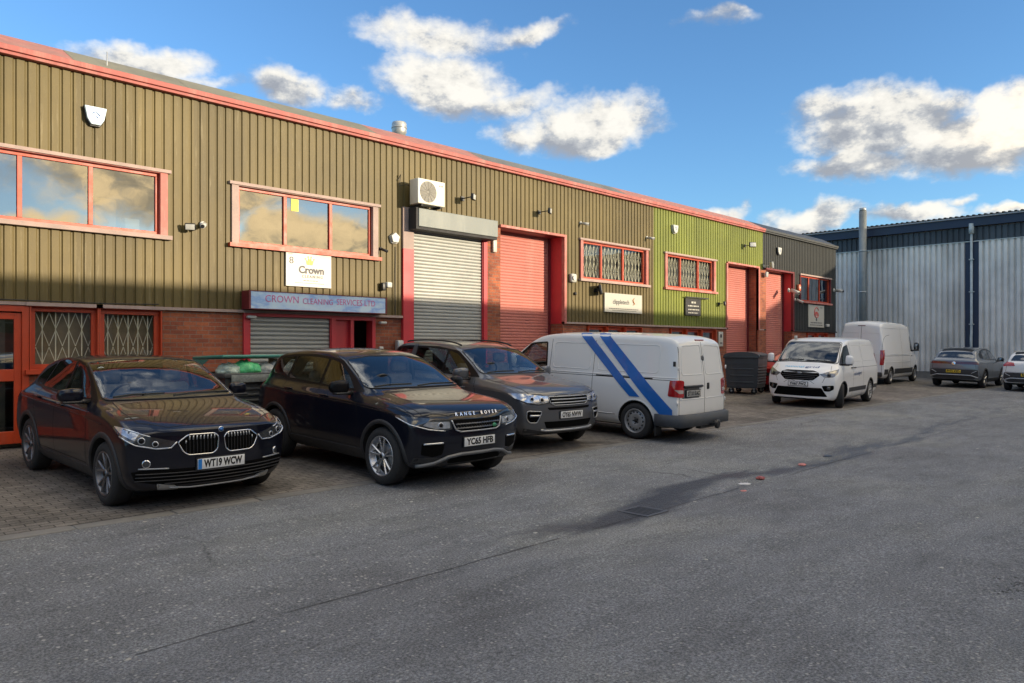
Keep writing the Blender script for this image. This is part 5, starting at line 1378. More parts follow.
# ---------------------------------------------------------------- black crossover with twin grilles
def crossover_black():
    P = car_paint('black_blue_paint', (.004, .005, .012), .1, dirt=.03, rough=.3)
    rows = [(2.10, .24, .87, .70, .88, .79, .82, .83, .62, .85),
            (1.98, .20, .90, .75, .90, .83, .83, .875, .62, .895),
            (1.70, .19, .915, .84, .905, .92, .84, .955, .64, .975),
            (1.34, .19, .92, .90, .905, .98, .84, 1.01, .66, 1.03),
            (1.04, .19, .92, .93, .905, 1.01, .83, 1.05, .70, 1.07),
            (.88, .19, .92, .94, .905, 1.02, .82, 1.09, .745, 1.125),
            (.52, .19, .915, .95, .90, 1.025, .815, 1.275, .70, 1.325),
            (.12, .19, .915, .955, .90, 1.03, .81, 1.45, .665, 1.505),
            (-.15, .19, .915, .96, .90, 1.035, .81, 1.48, .645, 1.527),
            (-.60, .19, .915, .97, .905, 1.045, .81, 1.49, .63, 1.535),
            (-1.05, .19, .92, .98, .91, 1.06, .81, 1.465, .61, 1.512),
            (-1.50, .20, .92, .99, .91, 1.08, .80, 1.40, .59, 1.46),
            (-1.78, .22, .915, .99, .90, 1.08, .785, 1.31, .62, 1.37),
            (-1.98, .26, .90, .96, .88, 1.04, .76, 1.11, .64, 1.14),
            (-2.12, .30, .87, .92, .86, .99, .76, 1.02, .60, 1.05)]
    c = Car('parked_car', 'glossy black crossover with twin kidney grilles parked nose out at the left', 'car', P, rows, 2.67, .34, .905,
            bowF=.26, bowR=.14, profF=[(1, -.04), (.85, .035), (.70, .06), (.5, .07), (.32, .06), (.2, -.02)], profR=[(1.05, -.05), (.9, .04), (.6, .06), (.3, 0)], group='cars parked along the terrace')
    # glass
    SW = ([(.62, 1.075), (.36, 1.26), (.08, 1.41), (-.22, 1.45), (-.27, 1.08)], [(-.33, 1.085), (-.29, 1.455), (-.75, 1.455), (-1.02, 1.42), (-1.12, 1.11)], [(-1.17, 1.12), (-1.09, 1.40), (-1.40, 1.31), (-1.56, 1.19), (-1.46, 1.13)])
    WS = [(-.755, 1.075), (.755, 1.075), (.655, 1.45), (.3, 1.487), (-.3, 1.487), (-.655, 1.45)]; RW = [(-.6, 1.12), (.6, 1.12), (.48, 1.38), (-.48, 1.38)]
    c.cabin([(WS, 0, 3.7, .04, False), (RW, 180, 2.2, .05, False)]+[(q, 90, 2.75, .03, True) for q in SW], seats=((.0, .37), (-.85, .37)), zt=1.26)
    c.pp('window_surround', M_GLOSSB, [(.84, 1.045), (.42, 1.275), (.08, 1.445), (-.5, 1.49), (-1.10, 1.455), (-1.55, 1.33), (-1.68, 1.18), (-1.5, 1.10), (-.6, 1.065)], 90, both=True, off=.002, rnd=.06, holes=[(q, .03) for q in SW])
    for pl in SW:
        c.pp('side_window', M_CLRGL, pl, 90, off=.006, rnd=.03, sepa=True)
    c.pp('windscreen', M_CLRSC, WS, 0, off=.004, rnd=.04, grid=.05)
    mb = MB(); c.line(mb, c.rnd(WS, .04), 0, closed=True, thick=.008, off=.005); c.add('screen_seal', M_BLKP, mb)
    c.pp('rear_window', M_CLRGL, RW, 180, off=.004, rnd=.05)
    # cladding
    c.arches(M_CLAD, .060, .012)
    c.pp('sill_trim', M_CLAD, [(.93, .20), (.93, .36), (-.93, .36), (-.93, .20)], 90, both=True, off=.012)
    seams(c, side=[[(.78, 1.02), (.82, .80), (.80, .38)], [(-.30, 1.06), (-.32, .7), (-.30, .38)], [(-1.14, 1.09), (-1.10, .86), (-.96, .62)], [(.8, .385), (-.93, .385)]],
          top=[[(.97, .70), (1.4, .74), (1.75, .72), (1.98, .50), (2.03, .02)]])
    mb = MB(); c.line(mb, [(1.28, .86), (.6, .90), (-1.7, .955)], 90, both=True, w=.012, off=.004, thick=.004); c.add('swage_line', P, mb)
    c.handles([(-.08, .955), (-.98, .99)], P)
    # grilles
    for sd in (1, -1):
        poly = [(.030, .745), (.07, .790), (.34, .790), (.44, .715), (.39, .615), (.34, .580), (.09, .580), (.045, .62)]; poly = [(sd*a, b) for a, b in poly]
        mb = MB(); c.patch(mb, poly, 0, off=.004, rnd=.03); g = c.add('kidney_grille', M_OPENSHADE, mb)
        mb = MB(); c.line(mb, c.rnd(poly, .025), 0, off=.008, thick=.008, closed=True); c.add('chrome_surround', M_CHROME, mb, g)
        mb = MB()
        for k in range(9):
            y = .075+k*.036; c.line(mb, [(sd*y, .775 if y < .35 else .74), (sd*(y+.0), .595)], 0, off=.008, thick=.0045)
        for k in range(9):
            y = .075+k*.036; c.line(mb, [(sd*y, .78 if y < .35 else .73), (sd*(y+.004), .735 if y < .35 else .70)], 0, off=.012, thick=.0075, mi=1)
        c.add('grille_bars', [M_BLKP, M_SILV], mb, g)
    # headlights
    for sd in (1, -1):
        az = 25*sd
        pts = [(2.10, .46, .725), (2.06, .50, .665), (2.0, .62, .66), (1.93, .80, .70), (1.78, .90, .78), (1.62, .92, .86), (1.78, .86, .85), (1.95, .66, .785)]
        pts = [(a, sd*b, z) for a, b, z in pts]
        mb = MB(); c.patch(mb, pts, az, off=.005, rnd=.02, grid=.04); hl = c.add('headlight', M_LAMPD, mb)
        mb = MB(); c.line(mb, [pts[0], pts[1], pts[2], pts[3], pts[4]], az, off=.008, thick=.008); c.line(mb, [pts[7], pts[6]], az, off=.008, thick=.007)
        q = [(1.80, .895, .80), (1.66, .92, .87), (1.78, .865, .86), (1.88, .74, .82), (1.90, .80, .75)]
        c.patch(mb, [(a, sd*b, z) for a, b, z in q], az, off=.007, rnd=.01, grid=.04); c.add('lamp_trim', M_LAMPG, mb, hl)
        for (y, z, r) in ((.62, .71, .030), (.76, .745, .036)):
            a_, z_ = c.sz((1.97, sd*y, z), az); p, n_ = c.ray(a_, z_, az)
            if p is None: continue
            T = n_.to_track_quat('Z', 'Y').to_matrix().to_4x4(); T.translation = p+n_*.008
            mb = MB(); mb.lathe([(r, 0), (r, .006), (r*.8, .007)], 'z', 20); mb.lathe([(r*.78, .0065), (r*.5, .011), (0, .013)], 'z', 20, mi=1); bmesh.ops.transform(mb.bm, matrix=T, verts=mb.bm.verts); c.add('projector', [M_LAMPG, M_GLOSSB], mb, hl)
        a_, z_ = c.sz((1.95, sd*.70, .51), az); p, n_ = c.ray(a_, z_, az)
        T = n_.to_track_quat('Z', 'Y').to_matrix().to_4x4(); T.translation = p+n_*.003
        mb = MB(); mb.lathe([(.042, 0), (.042, .006), (.033, .009)], 'z', 24, cap=False); mb.lathe([(.033, .005), (.02, .004), (0, .003)], 'z', 24, mi=1); bmesh.ops.transform(mb.bm, matrix=T, verts=mb.bm.verts); c.add('fog_light', [M_CHROME, M_LAMPD], mb)
    # lower intake, slats, silver blades
    c.pp('lower_intake', M_OPENSHADE, [(-.84, .43), (-.60, .445), (.60, .445), (.84, .43), (.80, .33), (.55, .275), (-.55, .275), (-.80, .33)], 0, off=.003, rnd=.02)
    mb = MB()
    for z in (.30, .335, .37, .405): c.line(mb, [(-.55 if z < .32 else -.8, z), (.55 if z < .32 else .8, z)], 0, off=.010, thick=.006)
    c.add('intake_slats', M_CLAD, mb)
    mb = MB(); c.line(mb, [(-.78, .46), (-.52, .455)], 0, off=.008, thick=.008); c.line(mb, [(.78, .46), (.52, .455)], 0, off=.008, thick=.008)
    c.line(mb, [(-.50, .255), (-.3, .235), (.3, .235), (.50, .255)], 0, off=.006, thick=.010)
    c.patch(mb, [(-.62, .30), (-.46, .275), (-.40, .225), (-.60, .235)], 0, off=.010, rnd=.01); c.patch(mb, [(.62, .30), (.46, .275), (.40, .225), (.60, .235)], 0, off=.010, rnd=.01); c.add('silver_trim', M_SILV, mb)
    mb = MB(); c.patch(mb, [(.50, .445), (.80, .44), (.80, .34), (.56, .34)], 0, off=.006, rnd=.02); c.add('corner_intake', M_OPENSHADE, mb)
    mb = MB(); c.patch(mb, [(-.50, .445), (-.80, .44), (-.80, .34), (-.56, .34)], 0, off=.006, rnd=.02); c.add('corner_intake', M_OPENSHADE, mb)
    c.plate('WT19 WCW', .475, front=True, band=True)
    mb = MB(); p, n_ = c.ray(0, .825, 0)
    T = (n_+V((.3, 0, 0))).normalized().to_track_quat('Z', 'Y').to_matrix().to_4x4(); T.translation = p
    mb.lathe([(.030, 0), (.030, .006), (.025, .008)], 'z', 24, cap=False); mb.lathe([(.025, .007), (0, .008)], 'z', 24, mi=1); bmesh.ops.transform(mb.bm, matrix=T, verts=mb.bm.verts); c.add('bonnet_badge', [M_CHROME, plain('badge_blue', (.05, .18, .5), .3, var=.6, scale=50)], mb)
    mb = MB(); c.line(mb, [(.70, 1.108), (.25, 1.112), (-.02, 1.095)], 0, thick=.008, off=.012); c.line(mb, [(-.10, 1.12), (-.45, 1.118), (-.66, 1.098)], 0, thick=.008, off=.012); c.add('wiper', M_BLKP, mb)
    c.mirror(.60, .985, 1.115, P, (.13, .25, .155))
    c.wheels('y', 5, M_RIMD, alt=[M_RIMD], rim_scale=.69)
    c.pp('tail_light', M_LAMPR, [(-1.95, .90, .90), (-2.12, .60, .86), (-2.12, .55, .96), (-1.90, .88, 1.0)], 155, sepa=True, off=.006, rnd=.02)
    return c

# ---------------------------------------------------------------- dark blue-black 4x4 with sloping roof
def suv_front_common(c, P, zgr, hgr, wgr, plate_txt, plate_z):
    pass
def suv_coupe():
    P = car_paint('midnight_paint', (.004, .006, .014), .15, dirt=.04, rough=.28)
    rows = [(2.08, .30, .86, .74, .88, .84, .84, .90, .66, .93),
            (1.98, .25, .915, .82, .925, .93, .87, .975, .66, .995),
            (1.70, .24, .94, .90, .94, .99, .88, 1.03, .66, 1.05),
            (1.33, .24, .95, .95, .94, 1.03, .87, 1.07, .66, 1.085),
            (1.02, .24, .95, .97, .935, 1.05, .86, 1.10, .66, 1.12),
            (.82, .24, .945, .98, .93, 1.06, .86, 1.15, .77, 1.185),
            (.45, .24, .94, .99, .93, 1.075, .855, 1.34, .73, 1.385),
            (.12, .24, .94, .995, .93, 1.085, .85, 1.51, .69, 1.565),
            (-.15, .24, .94, 1.0, .93, 1.095, .845, 1.58, .68, 1.635),
            (-.55, .24, .94, 1.01, .93, 1.11, .84, 1.60, .67, 1.655),
            (-1.05, .24, .945, 1.02, .935, 1.13, .83, 1.58, .66, 1.635),
            (-1.55, .25, .94, 1.04, .93, 1.16, .81, 1.535, .65, 1.59),
            (-1.86, .28, .92, 1.04, .90, 1.16, .79, 1.46, .65, 1.51),
            (-2.03, .32, .89, 1.02, .86, 1.10, .76, 1.17, .68, 1.20),
            (-2.10, .36, .86, .98, .84, 1.04, .76, 1.08, .68, 1.10)]
    c = Car('parked_car', 'very dark blue four by four with sloping roof and split spoke wheels', 'car', P, rows, 2.66, .36, .945,
            bowF=.20, bowR=.12, profF=[(1.0, -.06), (.85, .02), (.6, .06), (.42, .05), (.3, -.03)], profR=[(1.1, -.04), (.8, .05), (.3, .0)], crease=(.45, .5, .35), group='cars parked along the terrace')
    SW = ([(.56, 1.14), (.34, 1.31), (.08, 1.455), (-.16, 1.495), (-.22, 1.155)], [(-.28, 1.158), (-.22, 1.498), (-.70, 1.512), (-1.08, 1.50), (-1.15, 1.19)], [(-1.21, 1.195), (-1.15, 1.495), (-1.6, 1.455), (-1.72, 1.28), (-1.68, 1.235)])
    WS = [(-.78, 1.155), (.78, 1.155), (.665, 1.50), (.3, 1.545), (-.3, 1.545), (-.665, 1.50)]; RW = [(-.62, 1.22), (.62, 1.22), (.52, 1.44), (-.52, 1.44)]
    c.cabin([(WS, 0, 3.7, .05, False), (RW, 180, 2.2, .05, False)]+[(q, 90, 2.7, .03, True) for q in SW], seats=((-.02, .38), (-.85, .38)), zs=1.0, zt=1.36, wheel=(.50, .38, 1.10))
    c.pp('window_surround', M_GLOSSB, [(.80, 1.105), (.40, 1.335), (.10, 1.50), (-.5, 1.55), (-1.2, 1.535), (-1.80, 1.46), (-1.93, 1.25), (-1.80, 1.21), (-.6, 1.14)], 90, both=True, off=.002, rnd=.05, holes=[(q, .03) for q in SW])
    for pl in SW:
        c.pp('side_window', M_CLRGL, pl, 90, off=.006, rnd=.03, sepa=True)
    c.pp('windscreen', M_CLRSC, WS, 0, off=.004, rnd=.05)
    mb = MB(); c.line(mb, c.rnd(WS, .05), 0, closed=True, thick=.008, off=.005); c.add('screen_seal', M_BLKP, mb)
    c.pp('rear_window', M_CLRGL, RW, 180, off=.004, rnd=.05)
    c.arches(M_CLAD, .055, .014)
    c.pp('sill_trim', M_CLAD, [(.90, .25), (.90, .40), (-.90, .40), (-.90, .25)], 90, both=True, off=.012)
    seams(c, side=[[(.72, 1.06), (.80, .85), (.78, .42)], [(-.25, 1.13), (-.27, .7), (-.25, .42)], [(-1.18, 1.16), (-1.14, .9), (-.96, .66)], [(.8, .42), (-.93, .42)], [(1.1, .99), (1.55, .965), (1.80, .93)]],
          top=[[(.92, .78), (1.5, .82), (1.90, .76), (2.02, .45), (2.05, .02)]])
    mb = MB(); c.line(mb, [(1.8, .90), (.6, .955), (-1.8, 1.03)], 90, both=True, thick=.004, off=.001); c.add('swage_line', P, mb)
    c.handles([(-.02, 1.015), (-.98, 1.05)], P)
    # grille band
    gp = [(-.42, .84), (.42, .84), (.37, .72), (.30, .695), (-.30, .695), (-.37, .72)]
    mb = MB(); c.patch(mb, gp, 0, off=.003, rnd=.02); g = c.add('grille', M_OPENSHADE, mb)
    mb = MB(); c.line(mb, [(-.42, .84), (-.37, .72), (-.30, .695), (.30, .695), (.37, .72), (.42, .84)], 0, off=.012, thick=.010); c.add('grille_frame', M_SILV, mb, g)
    mb = MB()
    for z in (.735, .785): c.line(mb, [(-.37, z), (.37, z)], 0, off=.014, thick=.010)
    for k in range(17): c.line(mb, [(-.35+k*.043, .72), (-.33+k*.043, .755)], 0, off=.010, thick=.004); c.line(mb, [(-.35+k*.043, .76), (-.33+k*.043, .80)], 0, off=.010, thick=.004)
    c.add('grille_bars', M_SILV if False else M_LAMPD, mb, g)
    mb = MB(); p, n_ = c.ray(.26, .74, 0); 
    T = n_.to_track_quat('Z', 'Y').to_matrix().to_4x4(); T.translation = p+n_*.022; mb.lathe([(.026, 0), (.026, .004), (0, .005)], 'z', 16); bmesh.ops.transform(mb.bm, matrix=T @ Matrix.Diagonal((1.5, 1, 1, 1)), verts=mb.bm.verts); c.add('badge', plain('green_badge', (.03, .22, .10), .3), mb, g)
    # letters across the bonnet edge
    mb = MB(); letters = 'RANGE ROVER'
    for i, ch in enumerate(letters):
        if ch == ' ': continue
        y = -.34+i*.068      # reads left to right seen from the front
        p, n_ = c.ray(y, .895, 0)
        if p is None: continue
        F = face_M(p.x+.012, p.y, p.z+.012, (n_.x+.15, n_.y, n_.z)); text_into(mb, ch, F, .060, bold=.02, depth=.002)
    c.add('bonnet_lettering', M_CHROME, mb)
    for sd in (1, -1):
        az = 30*sd
        pts = [(2.06, .44, .845), (2.04, .40, .735), (2.02, .50, .715), (1.95, .70, .74), (1.80, .87, .80), (1.62, .93, .875), (1.60, .93, .90), (1.85, .80, .885)]
        pts = [(a, sd*b, z) for a, b, z in pts]
        mb = MB(); c.patch(mb, pts, az, off=.005, rnd=.02, grid=.04); hl = c.add('headlight', M_LAMPD, mb)
        mb = MB(); q = [(2.05, .45, .825), (2.03, .43, .745), (1.98, .62, .745), (1.90, .76, .79), (1.92, .70, .83)]
        c.patch(mb, [(a, sd*b, z) for a, b, z in q], az, off=.007, rnd=.02, grid=.04); c.line(mb, [pts[2], pts[3], pts[4], pts[5]], az, off=.010, thick=.008); c.add('lamp_trim', M_LAMPG, mb, hl)
        for (y, z, r) in ((.55, .785, .036),):
            a_, z_ = c.sz((1.99, sd*y, z), az); p, n_ = c.ray(a_, z_, az); T = n_.to_track_quat('Z', 'Y').to_matrix().to_4x4(); T.translation = p+n_*.009
            mb = MB(); mb.lathe([(r, 0), (r, .006), (r*.8, .007)], 'z', 20); mb.lathe([(r*.78, .0065), (r*.5, .011), (0, .013)], 'z', 20, mi=1); bmesh.ops.transform(mb.bm, matrix=T, verts=mb.bm.verts); c.add('projector', [M_LAMPG, M_GLOSSB], mb, hl)
        # corner intake with daylight strip
        mb = MB(); c.patch(mb, [(sd*.52, .585), (sd*.80, .575), (sd*.80, .44), (sd*.66, .405), (sd*.54, .43)], 0, off=.003, rnd=.02); it = c.add('corner_intake', M_OPENSHADE, mb)
        mb = MB(); c.line(mb, [(sd*.54, .575), (sd*.78, .568)], 0, off=.008, thick=.012); c.add('daylight_strip', M_LAMPG, mb, it)
        mb = MB(); c.patch(mb, [(1.22, sd*.95, .90), (1.00, sd*.95, .935), (.98, sd*.95, .915), (1.20, sd*.95, .88)] , 90*sd, off=.004, rnd=.01) if False else None
        if mb is not None: mb.bm.free()
    mb = MB(); c.patch(mb, [(-.86, .40), (-.60, .40), (-.48, .37), (-.42, .30), (-.60, .285), (-.84, .31)], 0, off=.006, rnd=.02); c.add('bumper_corner', M_CLAD, mb); mb = MB(); c.patch(mb, [(.86, .40), (.60, .40), (.48, .37), (.42, .30), (.60, .285), (.84, .31)], 0, off=.006, rnd=.02); c.add('bumper_corner', M_CLAD, mb)
    mb = MB(); c.line(mb, [(-.80, .305), (-.62, .335), (-.46, .40), (-.28, .425), (.28, .425), (.46, .40), (.62, .335), (.80, .305)], 0, off=.016, thick=.024); c.add('skid_bar', plain('satin_grey_trim', (.16, .165, .17), .4, .3), mb)
    c.pp('lower_intake', M_OPENSHADE, [(-.40, .385), (.40, .385), (.46, .31), (-.46, .31)], 0, off=.004, rnd=.01)
    c.plate('YC65 HFB', .565, front=True)
    mb = MB(); c.line(mb, [(.72, 1.178), (.25, 1.182), (-.02, 1.165)], 0, thick=.008, off=.012); c.line(mb, [(-.08, 1.19), (-.45, 1.188), (-.68, 1.17)], 0, thick=.008, off=.012); c.add('wiper', M_BLKP, mb)
    c.mirror(.55, 1.02, 1.165, M_GLOSSB, (.13, .25, .17))
    c.wheels('split', 5, M_RIMS, rim_scale=.69)
    c.pp('tail_light', M_LAMPR, [(-1.95, .90, .98), (-2.08, .62, .96), (-2.05, .60, 1.08), (-1.88, .86, 1.10)], 150, sepa=True, off=.006, rnd=.02)
    return c

# ---------------------------------------------------------------- grey family 4x4
def suv_family():
    P = car_paint('graphite_paint', (.13, .135, .145), .5, dirt=.10, rough=.32)
    rows = [(2.16, .30, .88, .78, .89, .88, .85, .94, .66, .965),
            (2.05, .26, .925, .86, .93, .97, .87, 1.01, .66, 1.03),
            (1.75, .25, .95, .93, .945, 1.03, .88, 1.07, .66, 1.09),
            (1.37, .25, .955, .98, .945, 1.07, .87, 1.11, .66, 1.125),
            (1.05, .25, .955, 1.0, .94, 1.09, .865, 1.14, .67, 1.16),
            (.84, .25, .95, 1.01, .935, 1.10, .87, 1.19, .79, 1.23),
            (.45, .25, .945, 1.02, .935, 1.115, .865, 1.40, .75, 1.45),
            (.12, .25, .945, 1.025, .935, 1.12, .86, 1.585, .72, 1.64),
            (-.15, .25, .945, 1.03, .935, 1.125, .86, 1.665, .71, 1.72),
            (-.60, .25, .945, 1.035, .935, 1.13, .86, 1.695, .71, 1.742),
            (-1.15, .25, .945, 1.04, .935, 1.135, .855, 1.69, .70, 1.738),
            (-1.75, .26, .945, 1.04, .935, 1.14, .84, 1.66, .69, 1.71),
            (-2.05, .30, .92, 1.04, .91, 1.14, .81, 1.56, .64, 1.63),
            (-2.26, .36, .90, 1.02, .88, 1.12, .80, 1.22, .70, 1.25),
            (-2.33, .40, .87, .98, .86, 1.06, .79, 1.10, .70, 1.12)]
    c = Car('parked_car', 'graphite grey boxy four by four between the dark blue car and the silver panel van', 'car', P, rows, 2.74, .365, .95,
            bowF=.22, bowR=.10, profF=[(1.0, -.06), (.85, .02), (.6, .06), (.42, .05), (.3, -.03)], profR=[(1.1, -.04), (.8, .05), (.3, .0)], crease=(.45, .5, .4), group='cars parked along the terrace')
    SW = ([(.58, 1.175), (.36, 1.36), (.08, 1.52), (-.14, 1.565), (-.20, 1.18)], [(-.26, 1.182), (-.20, 1.57), (-.70, 1.595), (-1.12, 1.59), (-1.17, 1.20)], [(-1.42, 1.21), (-1.30, 1.585), (-1.72, 1.565), (-1.92, 1.30), (-1.9, 1.24)])
    WS = [(-.79, 1.20), (.79, 1.20), (.695, 1.575), (.3, 1.62), (-.3, 1.62), (-.695, 1.575)]; RW = [(-.64, 1.26), (.64, 1.26), (.56, 1.54), (-.56, 1.54)]
    c.cabin([(WS, 0, 3.8, .05, False), (RW, 180, 2.2, .05, False)]+[(q, 90, 2.7, .03, True) for q in SW], seats=((-.02, .38), (-.85, .38)), zs=1.05, zt=1.42, wheel=(.50, .38, 1.16))
    c.pp('window_surround', M_GLOSSB, [(.82, 1.14), (.42, 1.39), (.10, 1.57), (-.5, 1.635), (-1.5, 1.625), (-1.95, 1.57), (-2.12, 1.28), (-2.0, 1.19), (-.6, 1.16)], 90, both=True, off=.002, rnd=.05, holes=[(q, .03) for q in SW])
    for pl in SW:
        c.pp('side_window', M_CLRGL, pl, 90, off=.006, rnd=.03, sepa=True)
    c.pp('door_pillar', P, [(-1.21, 1.14), (-1.16, 1.66), (-1.28, 1.66), (-1.40, 1.14)], 90, both=True, off=.008)
    c.pp('windscreen', M_CLRSC, WS, 0, off=.004, rnd=.05)
    mb = MB(); c.line(mb, c.rnd(WS, .05), 0, closed=True, thick=.008, off=.005); c.add('screen_seal', M_BLKP, mb)
    c.pp('rear_window', M_CLRGL, RW, 180, off=.004, rnd=.05)
    c.arches(M_CLAD, .055, .014)
    c.pp('sill_trim', M_CLAD, [(.92, .26), (.92, .42), (-.92, .42), (-.92, .26)], 90, both=True, off=.012)
    seams(c, side=[[(.74, 1.10), (.82, .88), (.80, .44)], [(-.23, 1.15), (-.25, .7), (-.23, .44)], [(-1.20, 1.17), (-1.16, .92), (-.98, .68)]],
          top=[[(.94, .80), (1.55, .83), (1.97, .76), (2.10, .45), (2.13, .02)]])
    mb = MB(); c.line(mb, [(1.85, .93), (.6, .975), (-1.9, 1.03)], 90, both=True, thick=.004, off=.001); c.add('swage_line', P, mb)
    mb = MB(); c.line(mb, [(.0, .60), (-1.7, .58)], 'top', both=True, thick=.016, off=.035); 
    c.add('roof_rail', M_BLKP, mb)
    c.handles([(-.02, 1.03), (-.98, 1.05)], P)
    gp = [(-.46, .895), (.46, .895), (.44, .80), (.36, .755), (-.36, .755), (-.44, .80)]
    mb = MB(); c.patch(mb, gp, 0, off=.003, rnd=.02); g = c.add('grille', M_OPENSHADE, mb)
    mb = MB(); 
    for z in (.795, .845): c.line(mb, [(-.42, z), (.42, z)], 0, off=.014, thick=.012)
    c.line(mb, [(-.46, .892), (.46, .892)], 0, off=.012, thick=.009); c.line(mb, [(-.46, .89), (-.44, .80), (-.36, .757), (.36, .757), (.44, .80), (.46, .89)], 0, off=.012, thick=.008)
    c.add('grille_bars', M_SILV, mb, g)
    for sd in (1, -1):
        az = 30*sd
        pts = [(2.14, .49, .90), (2.12, .47, .80), (2.04, .64, .775), (1.94, .80, .80), (1.78, .90, .86), (1.62, .93, .94), (1.80, .88, .945), (2.0, .70, .925)]
        pts = [(a, sd*b, z) for a, b, z in pts]
        mb = MB(); c.patch(mb, pts, az, off=.005, rnd=.02, grid=.04); hl = c.add('headlight', M_LAMPG, mb)
        for (x, y, z, r) in ((2.06, .58, .845, .042), (1.98, .73, .86, .036)):
            a_, z_ = c.sz((x, sd*y, z), az); p, n_ = c.ray(a_, z_, az); T = n_.to_track_quat('Z', 'Y').to_matrix().to_4x4(); T.translation = p+n_*.009
            mb = MB(); mb.lathe([(r, 0), (r, .006), (r*.8, .007)], 'z', 20); mb.lathe([(r*.78, .0065), (r*.5, .011), (0, .013)], 'z', 20, mi=1); bmesh.ops.transform(mb.bm, matrix=T, verts=mb.bm.verts); c.add('projector', [M_LAMPG, M_GLOSSB], mb, hl)
        mb = MB(); c.line(mb, [pts[1], pts[2], pts[3], pts[4]], az, off=.008, thick=.008); c.add('lamp_trim', M_BLKP, mb, hl)
        mb = MB(); pq = [(sd*.60, .665), (sd*.84, .675), (sd*.85, .56), (sd*.80, .49), (sd*.68, .485)]; c.patch(mb, pq, 0, off=.003, rnd=.03); it = c.add('corner_intake', M_OPENSHADE, mb)
        mb = MB(); c.line(mb, c.rnd(pq, .03), 0, off=.008, thick=.009, closed=True); c.add('intake_frame', M_SILV, mb, it)
        mb = MB(); c.line(mb, [(sd*.64, .60), (sd*.80, .60)], 0, off=.008, thick=.018); c.add('fog_light', M_LAMPG, mb, it)
    c.pp('intake_slot', M_OPENSHADE, [(-.50, .725), (.50, .725), (.47, .685), (-.47, .685)], 0, off=.003, rnd=.01)
    c.pp('lower_intake', M_OPENSHADE, [(-.56, .50), (.56, .50), (.50, .39), (-.50, .39)], 0, off=.004, rnd=.02)
    mb = MB(); c.line(mb, [(-.60, .37), (-.50, .355), (.50, .355), (.60, .37)], 0, off=.012, thick=.020); c.add('skid_bar', M_SILV, mb)
    c.pp('bumper_skirt', M_CLAD, [(-.86, .40), (-.56, .34), (.56, .34), (.86, .40), (.84, .33), (.6, .30), (-.6, .30), (-.84, .33)], 0, off=.005, rnd=.01)
    c.plate('OY65 NWW', .60, front=True)
    mb = MB(); c.line(mb, [(.72, 1.222), (.25, 1.228), (-.02, 1.212)], 0, thick=.008, off=.012); c.line(mb, [(-.08, 1.235), (-.45, 1.232), (-.68, 1.215)], 0, thick=.008, off=.012); c.add('wiper', M_BLKP, mb)
    c.mirror(.58, 1.03, 1.20, P, (.14, .26, .19))
    c.wheels('split', 5, M_RIMS, rim_scale=.69)
    c.pp('tail_light', M_LAMPR, [(-2.20, .90, .90), (-2.3, .70, .90), (-2.25, .68, 1.10), (-2.1, .88, 1.12)], 150, sepa=True, off=.006, rnd=.02)
    return c

